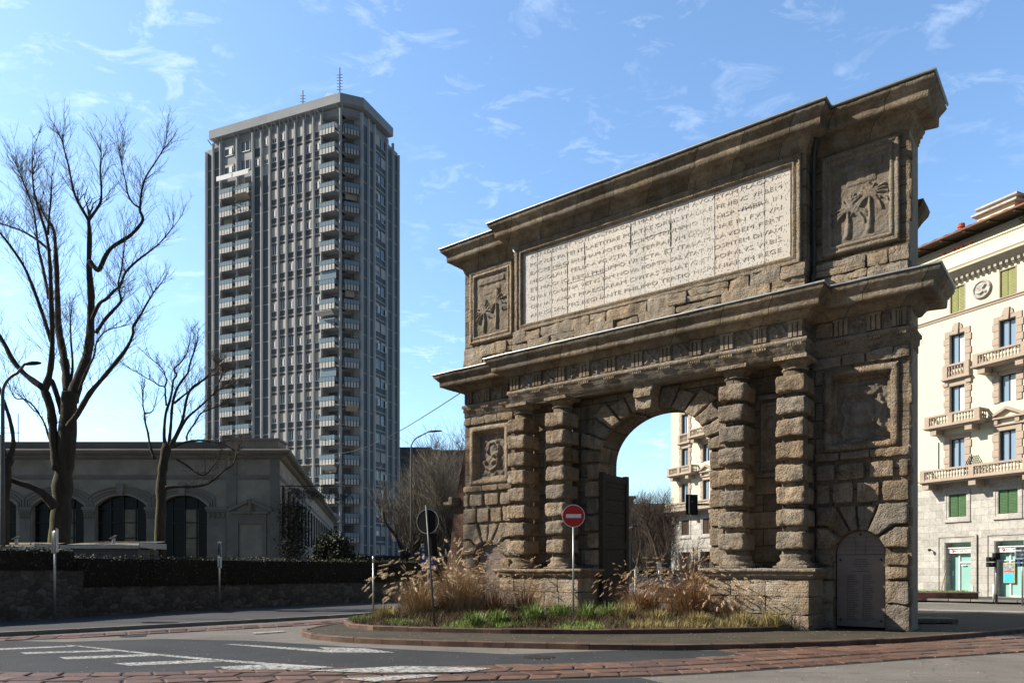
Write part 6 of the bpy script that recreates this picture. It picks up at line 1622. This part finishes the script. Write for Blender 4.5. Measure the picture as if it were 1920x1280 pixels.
L2=[([(300,1045),(300,1000),(302,950),(303,900),(308,860),(314,832)],25,20,0,0),
 ([(308,840),(308,805),(311,775),(317,755),(322,730),(325,700),(331,688),(327,672),(340,655),(350,635),(356,608)],8,2,0,1.3),
 ([(316,838),(320,800),(323,760),(330,725),(341,700),(352,682),(356,660),(364,630),(367,620)],8,3,.3,1.1),
 ([(320,835),(338,800),(345,775),(350,745),(356,725),(365,712),(380,700),(392,685),(402,672)],9,3,-.3,1.6),
 ([(322,836),(340,800),(352,782),(368,768),(384,752),(398,735),(410,722),(424,718)],8,2.5,.6,1.8),
 ([(326,755),(342,738),(358,722),(376,704),(394,690),(412,684)],6,2,.6,1.9),
 ([(313,845),(308,815)],9,5,.2,0),([(312,760),(310,735),(309,716),(298,712),(287,702),(272,692),(256,680)],5,1.5,.2,1.6),
 ([(309,716),(313,700),(310,690),(306,675),(295,660),(283,648)],4,1.5,.2,1.5),
 ([(290,860),(282,838),(277,810),(272,790),(271,775),(268,760),(268,745)],7,3,-.4,.9),([(272,775),(284,772),(290,762)],4,2,-.4,1.2),
 ([(322,838),(350,828),(378,825),(400,828),(420,832),(440,845)],7,3,-.6,1.6),
 ([(350,825),(352,812),(366,792),(376,775),(392,768),(408,762)],5,2,-.3,1.8),
 ([(310,914),(330,912),(360,912),(386,908),(402,898),(420,882),(438,868),(444,848)],8,3,-.5,1.3),
 ([(330,860),(350,872),(375,890),(392,884),(408,860)],5,2,-.2,1.2),
 ([(400,735),(412,700),(418,675),(410,660)],4,2,.3,2.)]
tree('t2','smaller bare tree with mossy trunk and crooked branches right of the tallest tree',31.5,(300,1045),L2,rr,'bare trees in the garden at left',4.4,.95)
L3=[([(2,1050),(4,980),(6,920),(10,880),(16,858)],34,24,0,0),([(16,860),(24,840),(24,815),(18,785),(10,760),(2,730),(-10,690)],12,6,0,.8),([(8,870),(2,840),(-5,815)],22,16,.2,0)]
tree('t3','partly cut off knotty tree at the left edge behind the street lamp',29.,(2,1050),L3,rr,'bare trees in the garden at left',1.,1.2)
def pollard(u,Y,vtop,wpx,label,seed,n=900,group='pale twiggy trees beside the tower',matt='twigl',vb=1050,low=.25,matb='barkp'):
    rr=random.Random(seed); base=at(u,V0,Y); base.z=.1; h=H+(V0-vtop)*Y/F; w=wpx*Y/F/2
    T=thing('bare_tree',label,'tree',base,0,group); tr=MB(); tw=MB()
    tr.tube([(0,0,0),(.05,0,h*low*.6),(0,0,h*low)],[h*.028,h*.024,h*.022],8); knots=[]
    for k in range(9):
        a=rr.uniform(0,6.283); r=w*rr.uniform(.25,.85); z=h*rr.uniform(low+.15,.72); p=Vector((r*math.cos(a),r*.8*math.sin(a),z)); m_=Vector((p.x*.45,p.y*.45,h*low+(z-h*low)*.45+rr.uniform(-.3,.3)))
        tr.tube(smooth([(0,0,h*low*.9),m_,p,p+Vector((p.x*.12,p.y*.12,h*.10))],3),[h*.016*(1-.06*i) for i in range(10)],6); knots.append(m_); knots.append(p); knots.append(p+Vector((p.x*.12,p.y*.12,h*.10)))
    for k in range(n):
        p=rr.choice(knots)+Vector((rr.gauss(0,.2),rr.gauss(0,.2),rr.gauss(0,.3))); o=Vector((p.x/w,p.y/w,0))*.35
        a=Vector((rr.gauss(0,.45),rr.gauss(0,.45),1))+o; L=h*rr.uniform(.10,.30)
        if p.z+L>h*1.02: L=max(.3,h*1.02-p.z)
        grow(tw,p,a,L,h*.0016+.004,1,rr,.03,3)
    tr.build('trunk',M[matb],T,True); tw.build('twigs',M[matt],T); return T
pollard(762,58,868,150,'pale twiggy bare tree touching the right side of the tower',31,900)
pollard(812,62,850,150,'largest pale twiggy bare tree behind the slim street lamp',32,1000)
pollard(858,56,862,120,'pale twiggy bare tree hard against the arch brick buttress',33,800)
pollard(850,95,812,130,'distant dark twiggy tree rising above the flat roofs left of the arch',34,500,'distant dark trees',matt='twigb')
pollard(1195,75,935,110,'dark bare tree seen through the archway, left one',35,600,'bare trees seen through the archway','twig')
pollard(1238,62,925,90,'dark bare tree seen through the archway beside the yellow building',36,700,'bare trees seen through the archway','twig')
pollard(1215,90,920,120,'taller dark bare tree far behind, seen through the archway',37,500,'bare trees seen through the archway','twigb')
pollard(1222,50,1018,44,'young slender bare tree seen through the archway',38,130,'bare trees seen through the archway','twigb',low=.4)
pollard(1297,36,1012,84,'low round bare tree in front of the yellow building, seen through the archway',39,170,'bare trees seen through the archway','twig',low=.35)
# ================= distant buildings =================
def block(name,label,u0,u1,vtop,Y,dep,wallm,fl=3.1,extra=None,cat='building'):
    a=at(u0,V0,Y); b=at(u1,V0,Y); w=b.x-a.x; h=H+(V0-vtop)*Y/F; s=thing(name,label,cat,Vector((a.x,Y,0)))
    t=MB(); t.box(0,w,0,dep,0,h); t.build('wall',wallm,s); t=MB(); t.box(-.3,w+.3,-.3,dep,h,h+.35); t.build('roof',M['groof'],s)
    n=max(1,int(w/3.)); m=int(h/fl)
    for j in range(m):
        for i in range(n):
            if n*m>90 and (i+j)%2: continue
            t=MB(); x=w*(i+.5)/n; z=1+j*fl; t.box(x-.55,x+.55,-.04,.0,z,z+1.5); t.build('window',M['tgl'],s)
    return s
M['darkw']=simple('brown_grey_wall',(.13,.12,.11),(.09,.085,.08),.3,.9); M['bluew']=simple('slate_blue_wall',(.09,.10,.13),(.07,.08,.10),.3,.9)
block('apartment_block','flat roofed brown apartment block behind the twiggy trees left of the arch',742,806,842,135,15,M['darkw'])
block('apartment_block','long flat roofed block just left of the arch behind the trees',806,900,847,140,15,M['bluew'])
block('apartment_block','dark slate coloured block seen through the archway',1150,1188,934,110,12,M['bluew'])
block('apartment_block','low dark block behind the bare trees seen through the archway',1188,1262,948,125,12,M['darkw'])
# tree belt closing the horizon
t=MB(); rr=random.Random(3)
for k in range(5200):
    a=rr.uniform(-40,110); y=170+rr.uniform(-8,8); h=rr.uniform(0,1)**.7*(13+4*nz((a*.1,0,0),1.)); t.tube([(a,y,h*.6),(a+rr.gauss(0,.5),y,h*.6+rr.uniform(1,4))],[.10,.02],3,False)
o=t.build('tree_belt',M['twigb']); o['kind']='stuff'; o['label']='far belt of bare trees along the horizon'; o['category']='trees'
t=MB(); t.grid(lambda i,j:(-60+i*6,172+j*6,(7+3.*nz((i,j,0),.4))*(1 if j==1 else 0)),30,1); struct(t.build('hill',M['hcore']))
# hedge, boundary wall and bushes
hedge('low_hedge',[at(1140,V0,47)+Vector((0,0,-H)),at(1262,V0,47)+Vector((0,0,-H))],.1,1.75,1.5,0,'low green hedge beyond the cars, seen through the archway',200)
hedge('low_hedge',[at(1262,V0,45.)+Vector((0,0,-H)),at(1345,V0,43)+Vector((0,0,-H))],.1,1.8,1.5,0,'low green hedge at the foot of the yellow building, seen through the archway',200)
t=MB(); a=Vector((-9.,66,0)); b=Vector((2,66,0)); rbox(t,-16,-3.5,66,66.4,0,3.0,.8,.02,.05,1); tag(t.build('boundary_wall',M['rubble']),'dark boundary wall at the foot of the tower behind the hedge','wall')
M['ever']=simple('evergreen_leaves',(.035,.045,.02),(.012,.018,.008),5,.7,island=.5)
def bush(c,rx,ry,rz,n,label,size=.12,mat='ever',core=True,name='evergreen_bush'):
    rr=random.Random(int(abs(c.x)*10)); t=MB(); pts=[]
    for k in range(n):
        v=Vector((rr.gauss(0,1),rr.gauss(0,1),rr.gauss(0,1))).normalized(); q=rr.uniform(.72,1.05)*(1+.28*nz(v,1.6,c.x)); pts.append((v.x*rx*q,v.y*ry*q,rz+v.z*rz*q))
    foliage(t,pts,size,rr); o=t.build(name,M[mat]); o.location=c
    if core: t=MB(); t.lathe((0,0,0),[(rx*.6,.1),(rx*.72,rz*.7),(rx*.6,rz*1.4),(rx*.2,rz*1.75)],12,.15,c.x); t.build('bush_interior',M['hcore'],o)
    return tag(o,label,'bush')
bush(Vector(((625-U0)/F*39,39,.1)),1.15,1.1,1.75,5200,'dark rounded evergreen bush at the side of the pavilion',.13)
bush(Vector(((668-U0)/F*41,41,.1)),.9,.9,1.25,2600,'lower dark evergreen bush nearer the tower',.13)
bush(Vector(((272-U0)/F*30,30,1.2)),.35,.35,.75,700,'bright yellow green bamboo bush at the foot of the smaller tree',.10,'green',False,'bamboo_bush')
# climbing plant on the corner of the pavilion with its wire
rr=random.Random(8); t=MB(); tw=MB()
c0=Vector((-13.2,43.6,0))
for k in range(3600): foliage(t,[c0+Vector((rr.gauss(.25,.32),rr.uniform(-.3,3.),rr.uniform(0,1)**.8*5.6))],.11,rr)
for k in range(240): grow(tw,c0+Vector((rr.uniform(-.3,.5),rr.uniform(-.3,1.),rr.uniform(1.,5.8))),(rr.uniform(-.2,1),-.2,rr.uniform(-.3,.8)),rr.uniform(.4,1.3),.014,1,rr,-.1)
for k in range(260):
    x=rr.uniform(.3,4.0); p=c0+Vector((x,-.2,6.4+rr.gauss(0,.12)-.10*x)); grow(tw,p,(rr.gauss(0,1),rr.gauss(0,.5),rr.gauss(-.5,.6)),rr.uniform(.25,.8)*(1.25-x*.2),.014,1,rr,-.12)
o=t.build('climbing_plant',M['ever']); tw.build('tangled_stems',M['twig'],o)
t=MB(); t.tube([(-13.4,43.4,6.55),(-9.2,43.2,6.5)],.025,5); t.tube([(-9.6,43.2,6.5),(-9.6,43.2,.1)],.03,5); t.build('support_wire',M['iron'],o); tag(o,'dark climbing plant covering the right corner of the pavilion and its wire','climbing plant')
# leaf covered shed roofs behind the hedge
M['leafroof']=simple('leaf_covered_roof',(.30,.25,.18),(.12,.10,.07),6,.9,bs=14,bstr=1.,bdist=.05)
for u0,u1,v,Y,l in ((-30,92,1024,29,'flat garden shed roof covered with leaves at the left edge'),(140,282,1022,29.5,'flat garden shed roof covered with leaves between the two mossy trunks')):
    a=at(u0,V0,Y).x; b=at(u1,V0,Y).x; z=H+(V0-v)*Y/F; s=thing('garden_shed',l,'shed',Vector(((a+b)/2,Y,.1))); w=(b-a)/2
    t=MB(); t.grid(lambda i,j:(-w+2*w*i/20,-.9+2.2*j/8,z-.02+.22*j/8-.1+.015*nz((i,j,0),1.)),20,8); t.build('roof',M['leafroof'],s); t=MB(); t.box(-w,w,-.93,-.89,z-.24,z-.13); t.box(w,w+.04,-.9,1.3,z-.22,z+.0); t.build('fascia',M['steel'],s)
    t=MB(); t.box(-w+.2,w-.2,-.6,1.1,0,z-.25); t.build('wall',M['dark'],s); t=MB(); t.cyl(.1*w,-.2,z-.1,z+.18,.06); t.obox((.1*w,-.25,z+.22),(.11,0,.06),(0,.08,0),(0,0,.012)); t.build('vent',M['steel'],s)
# ================= things seen through the arch =================
def car(loc,rot,label,paint):
    s=thing('parked_car',label,'car',loc,rot)
    prof=[(-2.0,.35),(-2.05,.75),(-1.95,.95),(-1.0,1.02) if False else (-1.85,1.0),(1.0,.95),(1.75,.80),(2.02,.62),(2.05,.35)]
    t=MB(); W2=.86
    secs=[(-2.05,.38,.80,.80),(-1.95,.28,.95,.84),(-1.2,.25,1.0,.86),(0,.22,.98,.87),(1.0,.25,.93,.86),(1.7,.28,.80,.82),(2.02,.36,.64,.74)]
    b=len(t.v)
    for x,z0,z1,hw in secs:
        for y,z in ((-hw*.95,z0),(-hw,z0+.2),(-hw,z1-.12),(-hw*.9,z1),(0,z1+.03),(hw*.9,z1),(hw,z1-.12),(hw,z0+.2),(hw*.95,z0)): t.v.append((x,y,z))
    for i in range(len(secs)-1):
        for k in range(8): t.f.append((i*9+k,i*9+k+1,(i+1)*9+k+1,(i+1)*9+k)); t.m.append(0)
    t.f.append(tuple(range(9))); t.m.append(0); t.f.append(tuple(range(54,63))); t.m.append(0); t.build('body',paint,s,True)
    t=MB(); cab=[(-1.9,.97,.78),(-1.55,1.38,.62),(-.8,1.46,.60),(.1,1.42,.60),(1.05,.95,.76)]
    for x,z,hw in cab:
        for y in (-1,1): t.v.append((x,y*hw,z))
    n=len(cab)
    for i in range(n-1): t.f.append((2*i,2*i+1,2*i+3,2*i+2)); t.m.append(0)
    t.f.append((0,2,4,6,8)); t.m.append(0); t.f.append((1,9,7,5,3)); t.m.append(0); t.build('windows',M['tgl'],s)
    t=MB(); t.tube([(-1.5,0,1.40),(-.8,0,1.475),(.1,0,1.435)],.03,4); t.obox((-.72,0,1.455),(.80,0,-.01),(0,.60,0),(0,0,.02))
    for y in (-1,1):
        t.tube([(1.05,y*.77,.96),(.1,y*.61,1.44),(-.8,y*.61,1.48),(-1.55,y*.63,1.40),(-1.9,y*.79,.98)],.03,5); t.tube([(-.4,y*.62,1.46),(-.4,y*.83,.97)],.03,5)
    t.build('roof',paint,s)
    for x in (-1.3,1.3):
        for y in (-.84,.84):
            t=MB(); t.tube([(x,y-.1,.32),(x,y+.1,.32)],.32,18); w_=t.build('wheel',M['iron'],s); t=MB(); t.tube([(x,y-.11,.32),(x,y+.11,.32)],.19,12); t.build('rim',M['steel'],w_)
    for y in (-.62,.62):
        t=MB(); t.tube([(1.9,y,.66),(2.0,y,.64)],.09,10); t.build('headlight',M['wfr'],s)
        t=MB(); t.box(-2.06,-2.02,y-.12,y+.12,.66,.82); t.build('tail_light',M['red'],s)
    return s
def carp(n,c):
    m,t,b=newmat(n); b.inputs['Base Color'].default_value=(*c,1); b.inputs['Roughness'].default_value=.25; b.inputs['Metallic'].default_value=.5; b.inputs['Coat Weight'].default_value=.8; return m
M['cars']=carp('silver_car_paint',(.5,.55,.6)); M['card']=carp('dark_grey_car_paint',(.09,.10,.115))
car(Vector((4.2,33,0)),-.25,'silver hatchback with its bonnet showing past the open gate leaf',M['cars'])
car(Vector(((1228-U0)/F*40,40.,0)),-.15,'dark grey car behind the rusty grass, seen through the archway',M['card'])
car(Vector(((1275-U0)/F*42,42.5,0)),-.15,'second dark grey car farther right, mostly hidden behind the brown grass',M['card'])
def panel_sign(u0,u1,v0,v1,Y,mats,label,name='direction_sign',pole=True,base=.1,cat='direction sign',rows=None,bars=None,rotn=0):
    c=at((u0+u1)/2,V0,Y); c.z=base; s=thing(name,label,cat,c,rotn); w=(u1-u0)/2*Y/F; z0=H+(V0-v1)*Y/F-base; z1=H+(V0-v0)*Y/F-base
    if pole: t=MB(); t.tube([(0,.05,0),(0,.05,z1)],.04,8); t.build('pole',M['steel'],s,True)
    rows=rows or [mats]; n=len(rows); h=(z1-z0)/n
    for k,mt in enumerate(rows):
        t=MB(); t.box(-w,w,-.02,.0,z1-h*(k+1)+.012,z1-h*k-.012); p=t.build('panel',M[mt],s)
        if bars:
            t=MB(); zc=z1-h*(k+.5); t.yprism([(-w*.85,zc),(-w*.62,zc-h*.28),(-w*.62,zc-h*.1),(-w*.4,zc-h*.1),(-w*.4,zc+h*.1),(-w*.62,zc+h*.1),(-w*.62,zc+h*.28)],-.027,-.0205)
            x=-w*.2
            while x<w*.75: L=R.uniform(.08,.2)*w; t.box(x,x+L,-.027,-.0205,zc-h*.13,zc+h*.13); x+=L+.06*w
            t.build('arrow_and_lettering',M['lgry'] if mt=='white' else M['sfas'],p)
    return s
panel_sign(789,816,1018,1067,34,None,'blue and green direction sign board behind the leaning pole',rows=['white','gsign','blue','blue','blue','blue'],bars=True,base=0)
panel_sign(1903,1934,1024,1062,33.5,None,'white and blue direction sign board at the right edge in front of the bank',rows=['white','white','white','blue','blue'],bars=True)
M['tan']=simple('tan_boards',(.26,.20,.13),(.17,.135,.09),2,.8)
s=panel_sign(1168,1195,1004,1046,38,None,'tan striped board on posts seen through the archway beside the gate',rows=['tan','tan','tan','tan'],name='board',cat='board',pole=False,base=0)
t=MB(); 
for x in (-.35,.30): t.cyl(x,.05,0,1.9,.03)
t.build('posts',M['steel'],s)
panel_sign(1232,1240,1053,1069,44,None,'small white parking sign above the low hedge, seen through the archway',rows=['white'],name='parking_sign',cat='road sign',base=0)
t=MB(); t.tube([(0,0,0),(0,0,3.0)],.05,8); o=t.build('signal_post',M['iron']); o.location=at(1183,V0,36)+Vector((0,0,-H)); tag(o,'dark thin post in front of the tan board, seen through the archway','post')
s=thing('street_lamp','small curved street lamp far behind the tan board, seen through the archway','street lamp',at(1176,V0,60)+Vector((0,0,-H))); t=MB(); t.tube([(0,0,0),(0,0,4.7),(.15,0,5.1),(.5,0,5.2)],.06,6); t.build('pole',M['steel'],s); t=MB(); t.obox((.6,0,5.2),(.2,0,0),(0,.1,0),(0,0,.05)); t.build('lamp_head',M['iron'],s)
for u,v0_,l in ((1187,1066,'short white pole left of the parked cars, seen through the archway'),(1193,1066,'second short white pole, seen through the archway')):
    pass
t=MB(); c=at(1191,V0,30.5); t.cyl(0,0,0,1.75,.035,None,8); o=t.build('white_post',M['sfas']); o.location=(c.x,c.y,.0); tag(o,'short white post in front of the silver hatchback, seen through the archway','post')
# traffic light seen from behind through the arch
Y=30.; s=thing('traffic_light','black traffic light with square backboard hanging from an arm inside the archway view','traffic light',at(1372,V0,Y)+Vector((0,0,-H)))
zc=H+(V0-945)*Y/F; dx_=(1298-1372)/F*Y
t=MB(); t.tube([(0,0,0),(0,0,zc+.1)],.07,10); t.tube([(0,0,zc),(dx_,0.05,zc)],.04,8); t.build('mast_arm',M['dsteel'],s,True)
t=MB(); t.box(dx_-.24,dx_+.24,.08,.10,zc-.41,zc+.40); t.build('backboard',M['iron'],s)
t=MB(); t.box(dx_-.13,dx_+.13,-.10,.08,zc-.36,zc+.34); t.build('housing',M['trim'],s)
t=MB(); t.box(dx_-.08,dx_+.08,-.06,.06,zc-.45,zc-.41); t.tube([(dx_-.02,-.11,zc+.1),(dx_-.02,-.13,zc+.1)],.03,8); t.build('fittings',M['steel'],s)
s=thing('road_sign','small round sign seen from behind in front of the yellow building, through the archway','road sign',at(1325,V0,37)+Vector((0,0,-H))); t=MB(); t.cyl(0,0,0,2.4,.03); t.build('pole',M['iron'],s); t=MB(); t.tube([(0,-.03,2.32),(0,-.05,2.32)],.28,20); t.build('sign_disc',M['iron'],s)
# ================= right side street things =================
a=gr(1722,1124,.1); b=gr(1812,1122,.1)
M['rbrick']=brickmat('red_planter_brick',(.36,.12,.07),(.26,.09,.055),(.3,.25,.2))
pc=at(1760,V0,40.5); s=thing('brick_planter','low red brick planter with ground cover in front of the bank','planter',Vector((pc.x,pc.y,.1)),math.atan2(dB.y,dB.x)+.95)
t=MB(); t.box(-1.6,1.6,-.9,.9,0,.40); t.build('brick_wall',M['rbrick'],s)
t=MB(); t.box(-1.65,1.65,-.95,-.83,.40,.46); t.box(-1.65,1.65,.83,.95,.40,.46); t.box(-1.65,-1.53,-.83,.83,.40,.46); t.box(1.53,1.65,-.83,.83,.40,.46); t.build('coping',M['cem'],s)
t=MB(); rr=random.Random(2)
for k in range(1800): blade(t,(rr.uniform(-1.5,1.5),rr.uniform(-.8,.8),.38),(rr.gauss(0,.5),rr.gauss(0,.5),1),rr.uniform(.06,.2),.015,.3,rr,1)
t.build('ground_cover',M['green'],s)
p=Vector((pc.x+.1,pc.y,.5)); T=thing('staked_sapling','thin leaning sapling tied to a pale stake in the brick planter','sapling',p)
t=MB(); q=at(1776,1058,pc.y)-p; t.tube([(0,0,0),tuple(q*.5),tuple(q*.8)],[.035,.03,.02],6); t.build('stake',M['cem'],T); t=MB(); grow(t,q*.7,q.normalized(),.9,.02,2,rr,.0); grow(t,q*.75,(.3,0,1),.8,.015,2,rr,.0); t.build('twigs',M['twigb'],T)
for u,v,v1,l in ((1823,1124,1100,'short white bollard left of the bank pier'),(1863,1123,1096,'short white bollard right of the bank pier')):
    p=gr(u,v,.1); h=H+(V0-v1)*p.y/F-.1; t=MB(); t.cyl(0,0,0,h,.05,None,10); t.lathe((0,0,h),[(.05,0),(.055,.03),(.03,.07)],10); o=t.build('bollard',M['sfas'],None,True); o.location=p; tag(o,l,'bollard','bollards in front of the bank')
p=gr(1868,1131,.1); h=H+(V0-1036)*p.y/F-.1; s=thing('traffic_light','traffic light on a striped pole at the right, in front of the bank','traffic light',p)
t=MB(); t.cyl(0,0,0,h,.055,None,10); t.build('pole',M['steel'],s,True); t=MB(); t.cyl(0,0,0,.45,.06); t.build('pole_base',M['iron'],s)
t=MB()
for u,v in ((1858,1048),(1858,1058)):
    c=at(u,v,p.y)-p; t.box(c.x-.17,c.x+.13,-.14,.10,c.z-.11,c.z+.11); t.tube([(c.x-.02,-.28,c.z+.02),(c.x-.02,-.1,c.z+.02)],.09,10)
t.box(-.12,.12,-.12,.12,h-.32,h); t.build('signal_heads',M['iron'],s)
p=Vector((13.9,24.,.115)); t=MB(); rbox(t,-.75,.75,-.35,.35,0,.16,.12,.02,.06,2,back=True); o=t.build('stone_block',M['block'],None,True); o.location=at(1738,V0,22.3)+Vector((0,0,-H+.115)); tag(o,'flat dark stone block lying beside the right end of the arch','stone block')
# antennas behind the pavilion roof
Y=46; s=thing('roof_antenna','thin cross shaped antenna above the pavilion roof at the far left','antenna',at(34,V0,Y)+Vector((0,0,-H+8.9))); t=MB(); z=H+(V0-775)*Y/F-8.9; t.tube([(0,0,0),(0,0,z)],.025,5); zz=H+(V0-811)*Y/F-8.9; t.tube([(-1.1,0,zz),(.15,0,zz)],.02,5); t.tube([(-1.1,0,zz+.3),(-.6,0,zz+.3)],.02,5); t.build('mast',M['iron'],s)

# street ironwork and litter on the road
M['cover']=simple('cast_iron_cover',(.07,.065,.06),(.04,.038,.036),9,.55,.6,bs=30,bstr=.6)
for u,v,l in ((1010,1232,'round manhole cover in the dark asphalt in front of the island'),(250,1192,'round manhole cover near the far stone band at left')):
    p=gr(u,v,0); t=MB(); t.lathe((0,0,0),[(.31,0),(.31,.012),(.27,.013),(.26,.009)],28); o=t.build('manhole_cover',M['cover']); o.location=(p.x,p.y,.003); tag(o,l,'manhole cover')
t=MB(); rr=random.Random(77)
for k in range(900):
    u=rr.uniform(-50,1950); v=rr.uniform(1190,1290); p=gr(u,v,0); s=rr.uniform(.006,.022); z=.03; a=rr.uniform(0,6); c_,s_=math.cos(a)*s,math.sin(a)*s
    t.face((p.x-c_,p.y-s_,z),(p.x+s_*.7,p.y-c_*.7,z+.004),(p.x+c_,p.y+s_,z),(p.x-s_*.7,p.y+c_*.7,z+.005))
o=t.build('grit',M['plume2']); o['kind']='stuff'; o['label']='scattered grit and leaf fragments on the road'; o['category']='grit'
